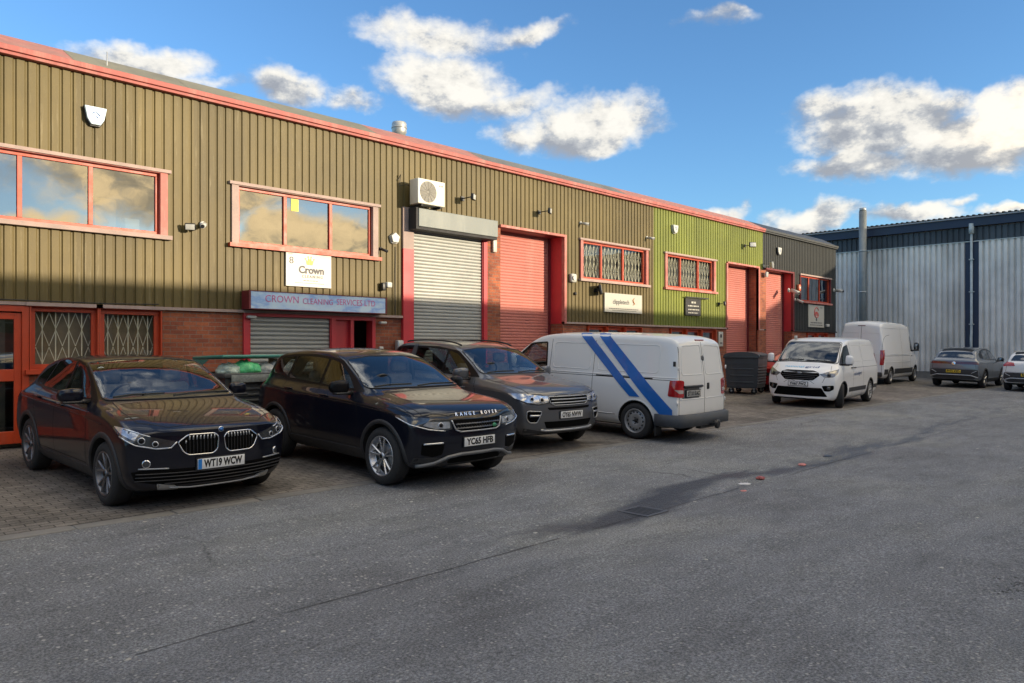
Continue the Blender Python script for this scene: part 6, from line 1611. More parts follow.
# ---------------------------------------------------------------- silver panel van, nose in
def panel_van():
    P = car_paint('silver_van_paint', (.78, .785, .77), .0, dirt=.16, rough=.42)
    rows = [(2.34, .28, .86, .72, .88, .90, .84, .98, .66, 1.01),
            (2.22, .24, .92, .82, .93, 1.0, .88, 1.07, .70, 1.10),
            (2.02, .22, .945, .94, .95, 1.07, .90, 1.15, .74, 1.18),
            (1.84, .22, .95, 1.0, .95, 1.12, .91, 1.22, .80, 1.27),
            (1.50, .22, .952, 1.04, .952, 1.15, .915, 1.48, .80, 1.54),
            (1.15, .22, .952, 1.06, .952, 1.17, .92, 1.73, .80, 1.79),
            (.85, .22, .952, 1.06, .952, 1.18, .92, 1.87, .80, 1.925),
            (.35, .22, .952, 1.06, .952, 1.18, .92, 1.91, .81, 1.965),
            (-.60, .22, .952, 1.06, .952, 1.18, .92, 1.915, .815, 1.972),
            (-1.40, .22, .952, 1.06, .952, 1.18, .92, 1.91, .815, 1.968),
            (-2.10, .24, .952, 1.06, .952, 1.18, .92, 1.895, .81, 1.955),
            (-2.31, .28, .942, 1.06, .94, 1.18, .91, 1.85, .80, 1.915),
            (-2.385, .34, .925, 1.06, .925, 1.17, .895, 1.78, .785, 1.82)]
    c = Car('panel_van', 'silver white panel van with two blue diagonal stripes parked nose in', 'van', P, rows, 3.0, .335, .948, zmid=.62,
            bowF=.25, bowR=.055, profR=[(1.9, -.13), (1.75, -.06), (1.3, .0), (.9, .03), (.3, .03)], crease=(.1, .25, .55), capcrease=.55)
    # cab windows
    for sd in (1, -1): pass
    SW = [(1.64, 1.22), (1.40, 1.46), (1.10, 1.68), (.71, 1.72), (.66, 1.21)]; WS = [(-.80, 1.27), (.80, 1.27), (.72, 1.80), (-.72, 1.80)]
    c.cabin([(WS, 0, 2.7, .07, False), (SW, 90, 3.3, .04, True)], seats=((.75, .45),), zs=1.05, zt=1.46, wheel=(1.30, .45, 1.18))
    c.pp('window_surround', M_GLOSSB, [(1.72, 1.20), (1.46, 1.46), (1.14, 1.71), (.68, 1.75), (.62, 1.18)], 90, both=True, off=.002, rnd=.05, holes=[(SW, .04)])
    c.pp('side_window', M_CLRGL, [(1.64, 1.22), (1.40, 1.46), (1.10, 1.68), (.71, 1.72), (.66, 1.21)], 90, off=.006, rnd=.04, sepa=True)
    c.pp('windscreen', M_CLRSC, [(-.80, 1.27), (.80, 1.27), (.72, 1.80), (-.72, 1.80)], 0, off=.004, rnd=.07)
    # pressed panels and seams on the side
    seams(c, side=[[(.56, 1.80), (.56, .30)], [(1.60, 1.12), (1.62, .80)], [(.56, 1.12), (-2.33, 1.12)], [(-.52, 1.80), (-.52, .30)], [(.50, .42), (-1.05, .42)]], w=.009)
    mb = MB()
    for (a, b) in ((.48, -.44), (-.62, -1.95)):
        q = c.rnd([(a, 1.24), (a, 1.74), (b, 1.74), (b, 1.24)], .07); c.line(mb, q, 90, both=True, thick=.007, off=.0, closed=True)
    c.line(mb, [(.50, 1.165), (-2.32, 1.165)], 90, both=True, thick=.010, off=.0); c.line(mb, [(1.45, .42), (-1.0, .43)], 90, both=True, thick=.009, off=.0)
    c.line(mb, [(1.2, .80), (.6, .79)], 90, both=True, thick=.0, off=0) if False else None
    c.add('pressed_rib', P, mb)
    mb = MB(); c.line(mb, [(-.60, 1.135), (-1.85, 1.135)], 90, w=.022, off=.004); c.add('door_rail', M_SEAM, mb); mb = MB(); c.line(mb, [(-.60, 1.135), (-1.85, 1.135)], -90, w=.022, off=.004); c.add('door_rail', M_SEAM, mb)
    # stripes
    M_STR = plain('blue_vinyl', (.012, .13, .46), .35, var=.08, coat=.4)
    for (t0, t1, b0, b1) in (((-.02), (-.24), (-1.05), (-1.27)), ((-.50), (-.72), (-2.10), (-2.32))):
        pass
    for sd in (1, -1):
        c1 = [(-.10, 1.93), (-.35, 1.93), (-1.60, .785), (-1.50, .785), (-1.38, .785)]
        c2 = [(-.54, 1.93), (-.79, 1.93), (-2.27, .60), (-2.27, .42), (-2.10, .42)]
        for q in (c1, c2):
            mb = MB(); c.patch(mb, q, 90*sd, off=.0115, skirt=False, grid=.06); c.add('blue_stripe', M_STR, mb)
    # rear doors
    seams(c, rear=[[(.0, 1.84), (.0, .38)], [(.80, 1.72), (.86, 1.1), (.87, .50)], [(.02, .42), (.85, .44)]], w=.011)
    for sd in (1, -1):
        mb = MB(); q = c.rnd([(sd*.06, 1.22), (sd*.78, 1.22), (sd*.72, 1.74), (sd*.06, 1.76)], .07); c.line(mb, q, 180, thick=.008, off=.0, closed=True); c.line(mb, [(sd*.04, .78), (sd*.84, .78)], 180, thick=.008, off=0); c.add('pressed_rib', P, mb)
        mb = MB(); pts = [(-2.40, sd*.88, .82), (-2.42, sd*.80, .82), (-2.42, sd*.79, 1.11), (-2.38, sd*.86, 1.13), (-2.22, sd*.95, 1.12), (-2.18, sd*.95, .84)]
        c.patch(mb, [pts[0], pts[1], pts[2], pts[3], pts[4], pts[5]], 128*sd, off=.010, rnd=.03, grid=.04); tl = c.add('tail_light', M_LAMPR, mb)
        mb = MB(); pts = [(-2.37, sd*.90, .89), (-2.42, sd*.82, .89), (-2.42, sd*.82, .95), (-2.30, sd*.93, .96)]; c.patch(mb, pts, 128*sd, off=.013, rnd=.01, grid=.04); c.add('reverse_lens', plain('clear_lens', (.45, .40, .38), .15, coat=1), mb, tl)
        mb = MB()
        for z in (.72, 1.34): mb.tube([(-2.36, sd*.925, z-.035), (-2.36, sd*.925, z+.035)], .014, 8)
        c.add('door_hinge', P, mb)
    mb = MB(); c.patch(mb, [(.20, 1.01), (.78, 1.01), (.80, .93), (.78, .80), (.20, .80)], 180, off=.003, rnd=.03); c.add('plate_recess_shade', plain('recess_shade_grey', (.10, .10, .10), .6), mb)  # flush patch, recess shade painted as grey
    mb = MB(); c.line(mb, [(.10, 1.01), (.74, 1.01)], 180, thick=.024, off=.014); c.add('door_handle', M_BLKP, mb)
    c.plate('ST18 KAO', .885, y=.42, front=False, mat=plain('dusty_plate', (.40, .40, .38), .6, var=.25, scale=12))
    mb = MB(); p, n_ = c.ray(.12, 1.02, 180); mb.rbox((p.x-.01, -.13, 1.0), (.03, .07, .12), .015); c.add('door_lock', M_BLKP, mb)
    mb = MB(); p, n_ = c.ray(0, 1.52, 180); T = n_.to_track_quat('Z', 'Y').to_matrix().to_4x4(); T.translation = p+V((0, .0, 0)); mb.lathe([(.05, 0), (.05, .010), (.03, .012), (0, .012)], 'z', 24); bmesh.ops.transform(mb.bm, matrix=T, verts=mb.bm.verts); c.add('door_badge', plain('grey_badge', (.12, .12, .12), .35, .5), mb)
    mb = MB(); c.line(mb, [(-.16, 1.845), (.16, 1.845)], 180, thick=.014, off=.006); c.add('brake_light', M_LAMPR, mb)
    mb = MB(); p, n_ = c.ray(2.34, 1.40, 90); mb.rbox((-2.30, .955, 1.42), (.05, .03, .09), .01); c.add('door_check', M_BLKP, mb)
    # bumper, mud flap, tow ball
    mb = MB()
    q = [(-1.92, .966), (-2.20, .966), (-2.40, .93), (-2.50, .82), (-2.53, .4), (-2.535, 0)]; q = q+[(a, -b) for a, b in q[::-1][1:]]
    inn = [(a+.08 if abs(b) < .9 else a, b*.93) for a, b in q]
    for (za, zb_, k) in ((.30, .50, 1.0),):
        A = [mb.bm.verts.new((a, b, za)) for a, b in q]; B = [mb.bm.verts.new((a, b, zb_)) for a, b in q]; Cc = [mb.bm.verts.new((a, b, zb_+.02)) for a, b in inn]; Dd = [mb.bm.verts.new((a, b, za-.02)) for a, b in inn]
        for X, Y in ((A, B), (B, Cc), (Dd, A)):
            for k in range(len(q)-1): mb.bm.faces.new((X[k], X[k+1], Y[k+1], Y[k])).smooth = True
        mb.bm.faces.new((A[0], B[0], Cc[0], Dd[0])); mb.bm.faces.new((A[-1], B[-1], Cc[-1], Dd[-1]))
    c.add('rear_bumper', plain('grey_bumper_plastic', (.060, .066, .074), .6, var=.15), mb)
    for sd in (1, -1): mb = MB(); mb.rbox((-1.93, sd*.84, .27), (.03, .22, .34), .008); c.add('mud_flap', M_DKGREY, mb)
    mb = MB(); mb.lathe([(.05, 0), (.085, -.01), (.085, -.05), (.05, -.06)], 'x', 20, c=(-2.56, -.18, .30)); mb.tube([(-2.45, 0, .30), (-2.62, 0, .31), (-2.63, 0, .38)], .022, 10); mb.box(-2.5, -2.4, -.3, .3, .24, .29); c.add('tow_bar', M_BLKP, mb)
    for sd in (1, -1):
        mb = MB(); c.patch(mb, [(2.3, sd*.50, .95), (2.26, sd*.62, .78), (2.1, sd*.88, .84), (1.95, sd*.94, 1.02), (2.15, sd*.85, 1.02)], 30*sd, off=.006, rnd=.03); c.add('headlight', M_LAMPG, mb)
    c.pp('grille', M_BLKP, [(-.48, .95), (.48, .95), (.44, .80), (-.44, .80)], 0, off=.004, rnd=.02)
    c.pp('front_bumper', M_CLAD, [(-.86, .55), (.86, .55), (.8, .34), (-.8, .34)], 0, off=.006, rnd=.03)
    c.handles([(.72, 1.07)], M_BLKP, .20)
    c.mirror(1.40, 1.09, 1.34, P, (.16, .24, .30), ind=False)
    c.arches(P, .03, .004)
    c.wheels('steel', 14, M_STEELW, rim_scale=.66)
    return c

# ---------------------------------------------------------------- white delivery van facing the camera
def custom_van():
    P = car_paint('white_van_paint', (.82, .82, .81), 0, dirt=.10, rough=.35)
    rows = [(2.30, .26, .88, .72, .90, .88, .86, .97, .66, 1.0),
            (2.18, .22, .93, .82, .945, .98, .90, 1.07, .68, 1.10),
            (1.95, .20, .97, .92, .975, 1.06, .92, 1.15, .70, 1.18),
            (1.72, .20, .985, .98, .985, 1.12, .935, 1.21, .80, 1.26),
            (1.42, .20, .99, 1.02, .99, 1.17, .94, 1.43, .80, 1.48),
            (1.08, .20, .99, 1.05, .99, 1.20, .945, 1.68, .80, 1.74),
            (.76, .20, .99, 1.06, .99, 1.21, .945, 1.85, .80, 1.905),
            (.35, .20, .99, 1.06, .99, 1.22, .945, 1.905, .81, 1.96),
            (-.60, .20, .99, 1.06, .99, 1.22, .945, 1.915, .815, 1.972),
            (-1.60, .20, .99, 1.06, .99, 1.22, .945, 1.915, .815, 1.972),
            (-2.25, .22, .99, 1.06, .985, 1.22, .935, 1.88, .77, 1.95),
            (-2.48, .28, .97, 1.06, .965, 1.20, .92, 1.82, .76, 1.88)]
    c = Car('delivery_van', 'white van facing the camera with a dark hexagonal grille and blue bonnet lettering', 'van', P, rows, 2.93, .34, .985, zmid=.60,
            bowF=.30, bowR=.05, profF=[(1.1, -.1), (.9, .02), (.6, .06), (.3, .02)], crease=(.15, .3, .5), capcrease=.4)
    SW = [(1.40, 1.24), (1.28, 1.42), (.98, 1.67), (.74, 1.72), (.66, 1.26), (.9, 1.19)]; WS = [(-.80, 1.24), (-.4, 1.26), (.4, 1.26), (.80, 1.24), (.725, 1.79), (-.725, 1.79)]
    c.cabin([(WS, 0, 2.8, .07, False), (SW, 90, 3.3, .04, True)], seats=((.70, .48),), zs=1.05, zt=1.48, wheel=(1.20, .48, 1.20))
    c.pp('window_surround', M_GLOSSB, [(1.62, 1.18), (1.36, 1.40), (1.0, 1.70), (.70, 1.76), (.60, 1.24), (.9, 1.15)], 90, both=True, off=.002, rnd=.05, holes=[(SW, .04)])
    c.pp('side_window', M_CLRGL, [(1.40, 1.24), (1.28, 1.42), (.98, 1.67), (.74, 1.72), (.66, 1.26), (.9, 1.19)], 90, off=.006, rnd=.04, sepa=True)
    c.pp('windscreen', M_CLRSC, WS, 0, off=.004, rnd=.07)
    mb = MB(); c.line(mb, c.rnd(WS, .07), 0, closed=True, thick=.008, off=.005); c.add('screen_seal', M_BLKP, mb)
    mb = MB(); c.line(mb, c.rnd([(-.85, 1.22), (-.4, 1.25), (.4, 1.25), (.85, 1.22), (.745, 1.815), (-.745, 1.815)], .07), 0, closed=True, thick=.010, off=.003); c.add('screen_seal', M_BLKP, mb)
    seams(c, side=[[(.52, 1.85), (.52, .30)], [(1.55, 1.15), (1.50, .75)], [(-.60, 1.85), (-.60, .30)], [(.5, 1.10), (-2.4, 1.10)]], top=[[(1.80, .74), (2.05, .78), (2.25, .55), (2.32, .02)]], w=.009)
    mb = MB(); 
    for (a, b) in ((.44, -.52), (-.70, -2.2)): c.line(mb, c.rnd([(a, 1.28), (a, 1.74), (b, 1.74), (b, 1.28)], .07), 90, both=True, thick=.007, off=0, closed=True)
    c.add('pressed_rib', P, mb)
    c.pp('side_moulding', M_CLAD, [(.90, .42), (.90, .54), (-.92, .54), (-.92, .42)], 90, both=True, off=.010, rnd=.01)
    c.pp('side_moulding', M_CLAD, [(-1.9, .42), (-1.9, .54), (-2.3, .54), (-2.3, .42)], 90, both=True, off=.010, rnd=.01)
    gp = [(-.50, .98), (-.36, 1.03), (.36, 1.03), (.50, .98), (.54, .90), (.38, .76), (-.38, .76), (-.54, .90)]
    mb = MB(); c.patch(mb, gp, 0, off=.004, rnd=.03); g = c.add('grille', M_OPENSHADE, mb)
    mb = MB()
    for z in (.80, .85, .90, .95, 1.0): c.line(mb, [(-.48+abs(z-.9)*1.0, z), (.48-abs(z-.9)*1.0, z)], 0, off=.010, thick=.008)
    c.add('grille_bars', plain('dark_grille_bar', (.07, .07, .075), .35), mb, g)
    mb = MB(); p, n_ = c.ray(0, .95, 0); T = n_.to_track_quat('Z', 'Y').to_matrix().to_4x4(); T.translation = p+n_*.012; mb.lathe([(.05, 0), (.05, .006), (0, .008)], 'z', 24); bmesh.ops.transform(mb.bm, matrix=T @ Matrix.Diagonal((1.9, .8, 1, 1)), verts=mb.bm.verts); c.add('badge', plain('dark_badge', (.12, .13, .15), .25, .7), mb, g)
    for sd in (1, -1):
        az = 30*sd
        pts = [(2.30, .60, .93), (2.22, .70, .84), (2.08, .88, .86), (1.95, .96, .96), (1.86, .97, 1.07), (2.02, .90, 1.04), (2.18, .76, .99)]; pts = [(a, sd*b, z) for a, b, z in pts]
        mb = MB(); c.patch(mb, pts, az, off=.006, rnd=.03, grid=.04); hl = c.add('headlight', plain('grey_lamp_inner', (.22, .225, .23), .15, .3, var=.3, scale=14, coat=1), mb)  # lamp inner in one mid grey
        mb = MB(); c.line(mb, [pts[0], pts[6], pts[5], pts[4]], az, off=.010, thick=.010); c.add('lamp_trim', M_LAMPG, mb, hl)
        a_, z_ = c.sz((2.14, sd*.78, .91), az); p, n_ = c.ray(a_, z_, az); T = n_.to_track_quat('Z', 'Y').to_matrix().to_4x4(); T.translation = p+n_*.008
        mb = MB(); mb.lathe([(.06, 0), (.06, .006), (.04, .004)], 'z', 20); mb.lathe([(.038, .004), (.02, .010), (0, .012)], 'z', 20, mi=1); bmesh.ops.transform(mb.bm, matrix=T, verts=mb.bm.verts); c.add('projector', [M_LAMPD, M_GLOSSB], mb, hl)
        mb = MB(); pq = [(sd*.60, .62), (sd*.88, .64), (sd*.88, .53), (sd*.78, .47), (sd*.66, .47)]; c.patch(mb, pq, 0, off=.004, rnd=.03); it = c.add('fog_pocket', M_OPENSHADE, mb)
        mb = MB(); p, n_ = c.ray(sd*.76, .555, 0); T = n_.to_track_quat('Z', 'Y').to_matrix().to_4x4(); T.translation = p+n_*.006; mb.lathe([(.05, 0), (.05, .006), (0, .004)], 'z', 20); bmesh.ops.transform(mb.bm, matrix=T, verts=mb.bm.verts); c.add('fog_light', M_LAMPD, mb, it)
    c.pp('lower_intake', M_OPENSHADE, [(-.60, .56), (.60, .56), (.66, .44), (.74, .32), (-.74, .32), (-.66, .44)], 0, off=.004, rnd=.04)
    c.plate('YH67 FWZ', .655, front=True)
    mb = MB(); text = 'nationalgrid'
    y = -.50
    bmT = Matrix()
    def bonnet_text(txt, y0, wd, mat, nm, size=.13):
        m2 = MB(); text_into(m2, txt, Matrix(), size, width=wd, bold=.004, depth=0, res=2)
        for v in m2.bm.verts:
            yy, zz = y0+v.co.x, 1.115+v.co.y*.52
            p, n_ = c.ray(yy, zz, 0); v.co = (p+n_*.006) if p is not None else V((2, yy, zz))
        return c.add(nm, mat, m2)
    mb.bm.free()
    bonnet_text('national', -.20, .52, plain('light_blue_print', (.10, .45, .72), .4), 'bonnet_lettering'); bonnet_text('grid', .28, .36, plain('navy_print', (.02, .06, .20), .4), 'bonnet_lettering', .13)
    m2 = MB(); text_into(m2, 'nationalgrid', Matrix(), .14, width=.80, bold=.004, depth=0, res=2)
    for v in m2.bm.verts:
        p, n_ = c.ray(-(.05-v.co.x), .92+v.co.y, 90); v.co = (p+n_*.004) if p is not None else V((0, 1, .9))
    c.add('side_lettering', plain('navy_print', (.02, .06, .20), .4), m2)
    mb = MB(); c.line(mb, [(.80, 1.262), (.3, 1.292), (.02, 1.285)], 0, thick=.010, off=.014); c.line(mb, [(-.06, 1.31), (-.5, 1.30), (-.78, 1.27)], 0, thick=.010, off=.014); c.add('wiper', M_BLKP, mb)
    mb = MB(); mb.rbox((2.02-.62, .0, 0), (.01, .01, .01), .001); mb.bm.free()
    c.mirror(1.45, 1.10, 1.33, P, (.14, .20, .26))
    c.handles([(.66, 1.10), (.36, 1.10)], M_BLKP, .18)
    mb = MB(); mb.tube([(.70, -.62, 1.88), (.70, -.62, 1.99)], .045, 12); c.add('roof_beacon', M_WHT, mb)
    c.arches(M_CLAD, .03, .008)
    c.wheels('single', 10, M_STEELW, steer=math.radians(14), rim_scale=.66)
    c.pp('tail_light', M_LAMPR, [(-2.50, .88, .95), (-2.50, .95, .95), (-2.4, .98, 1.5), (-2.5, .9, 1.5)], 150, sepa=True, off=.006)
    return c

# ---------------------------------------------------------------- tall white van at the far end, nose in
def tall_van():
    P = car_paint('cold_white_paint', (.80, .80, .79), 0, dirt=.10, rough=.38)
    rows = [(2.80, .30, .88, .75, .92, .92, .88, 1.05, .68, 1.08),
            (2.62, .26, .95, .86, .965, 1.04, .92, 1.18, .72, 1.22),
            (2.30, .24, .99, .98, .99, 1.16, .94, 1.34, .76, 1.38),
            (1.95, .24, 1.0, 1.08, 1.0, 1.24, .95, 1.66, .80, 1.72),
            (1.55, .24, 1.0, 1.12, 1.0, 1.30, .955, 2.15, .80, 2.22),
            (1.20, .24, 1.0, 1.14, 1.0, 1.34, .96, 2.50, .79, 2.58),
            (.80, .24, 1.0, 1.14, 1.0, 1.36, .965, 2.62, .79, 2.71),
            (-.8, .24, 1.0, 1.14, 1.0, 1.36, .97, 2.65, .79, 2.74),
            (-2.3, .24, 1.0, 1.14, 1.0, 1.36, .97, 2.65, .79, 2.74),
            (-2.88, .26, 1.0, 1.14, .995, 1.36, .965, 2.58, .77, 2.67),
            (-2.98, .34, .98, 1.14, .97, 1.34, .945, 2.46, .72, 2.52)]
    c = Car('delivery_van', 'tall high roofed white van parked nose in beside the grey warehouse wall', 'van', P, rows, 3.9, .35, .99, zmid=.66,
            bowF=.3, bowR=.05, profR=[(2.6, -.16), (2.2, -.06), (1.2, .02), (.3, .03)], crease=(.1, .2, .5), capcrease=.5, sub=3)
    c.pp('side_window', M_CARGL, [(2.10, 1.38), (1.90, 1.62), (1.58, 2.05), (1.25, 2.10), (1.18, 1.40)], 90, off=.006, rnd=.05, sepa=True)
    c.pp('windscreen', M_SCREEN, [(-.80, 1.42), (.80, 1.42), (.76, 2.15), (-.76, 2.15)], 0, off=.004, rnd=.06)
    seams(c, side=[[(1.06, 2.5), (1.06, .34)], [(-.25, 2.5), (-.25, .34)], [(1.0, 1.22), (-2.9, 1.22)]], rear=[[(0, 2.5), (0, .40)], [(.86, 2.3), (.88, .5)]], w=.012)
    mb = MB(); c.line(mb, [(.95, .95), (-2.8, .95)], 90, both=True, thick=.012, off=0); c.line(mb, [(.95, 1.28), (-2.8, 1.28)], 90, both=True, thick=.012, off=0); c.line(mb, [(.8, 2.42), (-2.8, 2.42)], 90, both=True, thick=.012, off=0)
    for sd in (1, -1): c.line(mb, c.rnd([(sd*.07, 1.30), (sd*.80, 1.30), (sd*.74, 2.20), (sd*.07, 2.20)], .08), 180, thick=.010, off=0, closed=True); c.line(mb, [(sd*.05, .95), (sd*.84, .95)], 180, thick=.008, off=0)
    c.add('pressed_rib', P, mb)
    c.pp('side_moulding', M_CLAD, [(1.45, .44), (1.45, .66), (-1.45, .66), (-1.45, .44)], 90, both=True, off=.012, rnd=.01)
    c.pp('side_moulding', M_CLAD, [(-2.42, .44), (-2.42, .66), (-2.9, .66), (-2.9, .44)], 90, both=True, off=.012, rnd=.01)
    for sd in (1, -1):
        mb = MB(); pts = [(-2.96, sd*.96, .84), (-3.0, sd*.84, .84), (-3.0, sd*.86, 1.46), (-2.9, sd*.98, 1.48)]; c.patch(mb, pts, 135*sd, off=.012, rnd=.02, grid=.05); c.add('tail_light', M_LAMPR, mb)
    mb = MB(); mb.rbox((-3.05, 0, .44), (.20, 1.84, .20), .04); c.add('rear_step', M_CLAD, mb)
    mb = MB(); mb.rbox((-3.155, .25, .44), (.01, .7, .06), .004); c.add('step_reflector', M_LAMPR, mb)
    mb = MB(); mb.rbox((-3.02, .62, .78), (.01, .16, .09), .004); c.add('sticker', plain('teal_sticker', (.05, .25, .32), .5), mb)
    mb = MB(); c.line(mb, [(-.15, 2.50), (.15, 2.50)], 180, thick=.015, off=.01); c.add('brake_light', plain('smoked_lens', (.12, .03, .03), .2), mb)
    mb = MB(); c.line(mb, [(.02, 1.05), (.22, 1.05)], 180, thick=.02, off=.012); c.add('door_handle', M_BLKP, mb)
    c.handles([(1.22, 1.20)], M_BLKP, .2)
    c.mirror(1.72, 1.08, 1.62, M_BLKP, (.18, .24, .38), ind=False)
    c.arches(M_CLAD, .04, .010)
    c.wheels('steel', 12, M_STEELW, rim_scale=.62)
    for sd in (1, -1):
        mb = MB(); c.patch(mb, [(2.75, sd*.60, .95), (2.65, sd*.75, .85), (2.45, sd*.95, 1.0), (2.35, sd*.97, 1.2)], 30*sd, off=.006, rnd=.03); c.add('headlight', M_LAMPG, mb)
    return c

# ---------------------------------------------------------------- grey electric suv, nose in
def electric_suv(white=False):
    P = car_paint('pearl_white_paint', (.72, .72, .71), 0, dirt=.06, rough=.3) if white else car_paint('pale_grey_paint', (.20, .215, .235), .35, dirt=.08, rough=.3)
    rows = [(2.16, .28, .86, .74, .87, .84, .82, .90, .62, .93), (2.02, .22, .91, .84, .91, .93, .84, .98, .62, 1.0), (1.70, .2, .925, .92, .92, 1.0, .84, 1.05, .62, 1.07),
            (1.35, .2, .925, .97, .92, 1.04, .83, 1.09, .64, 1.12), (1.10, .2, .925, .99, .92, 1.06, .83, 1.16, .68, 1.20), (.70, .2, .92, 1.0, .91, 1.07, .82, 1.38, .64, 1.43), (.30, .2, .92, 1.0, .91, 1.08, .82, 1.535, .62, 1.60),
            (-.1, .2, .92, 1.01, .91, 1.085, .82, 1.58, .61, 1.645), (-.8, .2, .925, 1.02, .915, 1.10, .81, 1.56, .60, 1.635), (-1.5, .22, .93, 1.04, .915, 1.12, .80, 1.53, .65, 1.605),
            (-1.92, .26, .925, 1.05, .905, 1.13, .80, 1.45, .67, 1.525), (-2.14, .30, .91, 1.05, .89, 1.12, .80, 1.17, .72, 1.20), (-2.26, .34, .89, 1.02, .88, 1.08, .80, 1.10, .70, 1.12)]
    c = Car('parked_car', 'white hatchback cut off by the right edge of the picture, red rear light' if white else 'grey electric hatchback parked nose in against the warehouse with a yellow rear plate', 'car', P, rows, 2.77, .355, .925, bowF=.22, bowR=.07, profR=[(1.15, -.03), (1.0, .05), (.6, .07), (.35, .02)], group='cars parked against the warehouse')
    c.pp('window_surround', M_GLOSSB, [(1.05, 1.10), (.62, 1.36), (.25, 1.52), (-.5, 1.56), (-1.3, 1.49), (-1.75, 1.32), (-1.68, 1.20), (-.6, 1.12)], 90, both=True, off=.002, rnd=.06)
    for pl in ([(.80, 1.13), (.55, 1.31), (.22, 1.47), (-.16, 1.51), (-.2, 1.13)], [(-.28, 1.135), (-.23, 1.51), (-.8, 1.505), (-1.15, 1.46), (-1.25, 1.16)]): c.pp('side_window', M_CARGL, pl, 90, off=.006, rnd=.03, sepa=True)
    c.pp('windscreen', M_SCREEN, [(-.72, 1.17), (.72, 1.17), (.60, 1.55), (-.60, 1.55)], 0, off=.004, rnd=.05)
    c.pp('rear_window', M_CARGL, [(-.66, 1.20), (.66, 1.20), (.54, 1.43), (-.54, 1.43)], 180, off=.004, rnd=.05)
    if white:
        for sd in (1, -1):
            mb = MB(); c.patch(mb, [(-2.26, sd*.46, 1.0), (-2.20, sd*.50, 1.12), (-2.0, sd*.80, 1.17), (-1.80, sd*.92, 1.16), (-1.9, sd*.92, 1.06), (-2.2, sd*.84, .98)], 145*sd, off=.008, rnd=.02, grid=.04); c.add('tail_light', M_LAMPR, mb)
    else: c.pp('tail_light_band', plain('smoked_red', (.10, .020, .022), .15, coat=1), [(-.90, 1.05), (.90, 1.05), (.90, .95), (-.90, .95)], 180, off=.004, rnd=.02)
    c.pp('lower_bumper', M_CLAD, [(-.84, .74), (.84, .74), (.86, .50), (.70, .36), (-.70, .36), (-.86, .50)], 180, off=.003, rnd=.04)
    mb = MB(); c.line(mb, [(-.84, .44), (-.6, .52), (.6, .52), (.84, .44)], 180, thick=.022, off=.014); c.line(mb, [(-.80, .70), (-.62, .60)], 180, thick=.012, off=.012); c.line(mb, [(.80, .70), (.62, .60)], 180, thick=.012, off=.012); c.add('silver_diffuser', M_SILV, mb)
    mb = MB(); p, n_ = c.ray(0, .97, 180); T = n_.to_track_quat('Z', 'Y').to_matrix().to_4x4(); T.translation = p+n_*.005; mb.lathe([(.07, 0), (.07, .008), (.055, .010), (0, .010)], 'z', 24); bmesh.ops.transform(mb.bm, matrix=T, verts=mb.bm.verts); c.add('badge', M_CHROME, mb)
    c.plate('RK21 OPU' if white else 'PY72 XZD', .66, front=False, mat=M_PLY)
    c.arches(M_CLAD, .06, .012); c.pp('sill_trim', M_CLAD, [(.93, .2), (.93, .38), (-.93, .38), (-.93, .2)], 90, both=True, off=.012)
    seams(c, side=[[(.80, 1.07), (.86, .85), (.82, .4)], [(-.25, 1.12), (-.27, .4)], [(-1.2, 1.14), (-1.15, .9), (-1.0, .62)]], rear=[[(.74, 1.1), (.78, .76), (0, .76)]])
    mb = MB(); c.line(mb, [(.2, .60), (-1.5, .57)], 'top', both=True, thick=.014, off=.03); c.add('roof_rail', M_SILV, mb)
    c.pp('spoiler', M_GLOSSB, [(-1.55, .56), (-1.55, -.56), (-1.86, -.54), (-1.86, .54)], 'top', off=.006, rnd=.04)
    c.handles([(-.08, .99), (-1.0, 1.01)], P); c.mirror(.72, 1.0, 1.14, M_BLKP, (.13, .24, .16)); c.wheels('split', 5, M_RIMD, alt=[M_RIMS], rim_scale=.70)
    for sd in (1, -1): mb = MB(); c.patch(mb, [(2.12, sd*.50, .84), (2.05, sd*.70, .76), (1.85, sd*.9, .86), (1.9, sd*.85, .92)], 30*sd, off=.006, rnd=.02); c.add('headlight', M_LAMPG, mb)
    return c

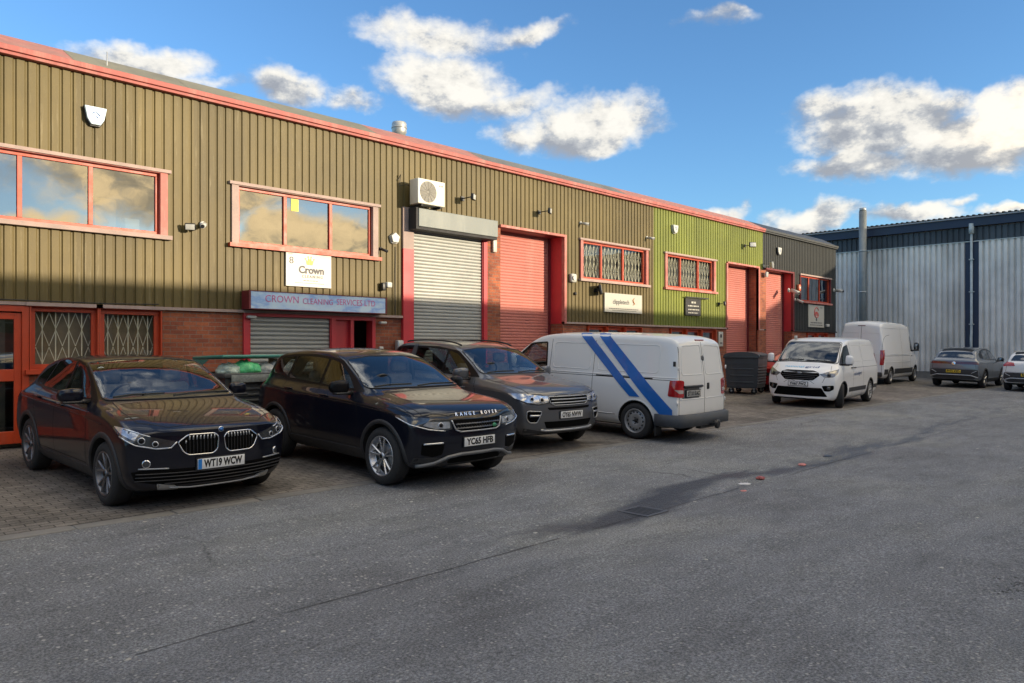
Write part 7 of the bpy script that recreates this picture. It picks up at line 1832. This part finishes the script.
def hatch_red():
    P = car_paint('red_paint', (.30, .012, .016), .1, dirt=.06, rough=.3)
    rows = [(1.98, .26, .80, .62, .82, .74, .76, .80, .56, .83), (1.85, .2, .85, .72, .86, .84, .78, .89, .56, .91), (1.5, .18, .87, .82, .865, .92, .78, .97, .58, .99), (1.15, .18, .875, .88, .865, .96, .77, 1.02, .60, 1.05),
            (.85, .18, .875, .90, .86, .98, .77, 1.12, .64, 1.16), (.45, .18, .87, .91, .86, .99, .76, 1.33, .60, 1.38), (.1, .18, .87, .92, .86, 1.0, .76, 1.41, .58, 1.465), (-.6, .18, .87, .93, .86, 1.01, .75, 1.42, .57, 1.48),
            (-1.3, .2, .875, .95, .86, 1.03, .74, 1.36, .56, 1.42), (-1.65, .24, .86, .95, .84, 1.02, .72, 1.2, .58, 1.25), (-1.9, .3, .82, .92, .8, .98, .7, 1.0, .56, 1.03)]
    c = Car('parked_car', 'red hatchback almost hidden behind the white van that faces the camera', 'car', P, rows, 2.5, .30, .875, bowF=.22, bowR=.12, group='cars parked along the terrace')
    for pl in ([(.6, 1.03), (.36, 1.22), (.08, 1.36), (-.1, 1.37), (-.14, 1.03)], [(-.2, 1.035), (-.16, 1.375), (-.8, 1.36), (-1.1, 1.3), (-1.3, 1.08)]): c.pp('side_window', M_CARGL, pl, 90, off=.005, rnd=.03, sepa=True)
    c.pp('windscreen', M_SCREEN, [(-.66, 1.10), (.66, 1.10), (.55, 1.40), (-.55, 1.40)], 0, off=.004, rnd=.05)
    c.pp('rear_window', M_CARGL, [(-.55, 1.1), (.55, 1.1), (.5, 1.34), (-.5, 1.34)], 180, off=.004, rnd=.05)
    c.pp('grille', M_BLKP, [(-.4, .68), (.4, .68), (.34, .56), (-.34, .56)], 0, off=.004, rnd=.02)
    for sd in (1, -1): mb = MB(); c.patch(mb, [(1.95, sd*.45, .78), (1.88, sd*.60, .66), (1.7, sd*.82, .76), (1.6, sd*.85, .86)], 30*sd, off=.006, rnd=.02); c.add('headlight', M_LAMPG, mb)
    for sd in (1, -1): mb = MB(); c.patch(mb, [(-1.88, sd*.6, .80), (-1.7, sd*.82, .80), (-1.6, sd*.82, .98), (-1.8, sd*.62, .98)], 150*sd, off=.006, rnd=.02); c.add('tail_light', M_LAMPR, mb)
    seams(c, side=[[(.7, .97), (.74, .75), (.7, .3)], [(-.17, 1.02), (-.19, .3)]], top=[[(1.0, .64), (1.6, .66), (1.85, .4), (1.9, .02)]])
    c.mirror(.5, .93, 1.06, P, (.12, .2, .14)); c.wheels('single', 7, M_RIMS, rim_scale=.66); c.arches(P, .03, .003); c.handles([(0, .92)], P)
    return c

crossover_black().place(3.32, 9.98, -87.5)
suv_coupe().place(6.24, 8.98, -89)
suv_family().place(9.40, 10.12, -92.5)
panel_van().place(12.12, 9.62, 93.2)
custom_van().place(22.5, 9.2, 186)
tall_van().place(36.0, 12.1, 3)
electric_suv().place(36.9, 8.75, 0, k=1.03)
electric_suv(True).place(36.7, 6.2, 2)
hatch_red().place(26.7, 11.85, 178)
# end
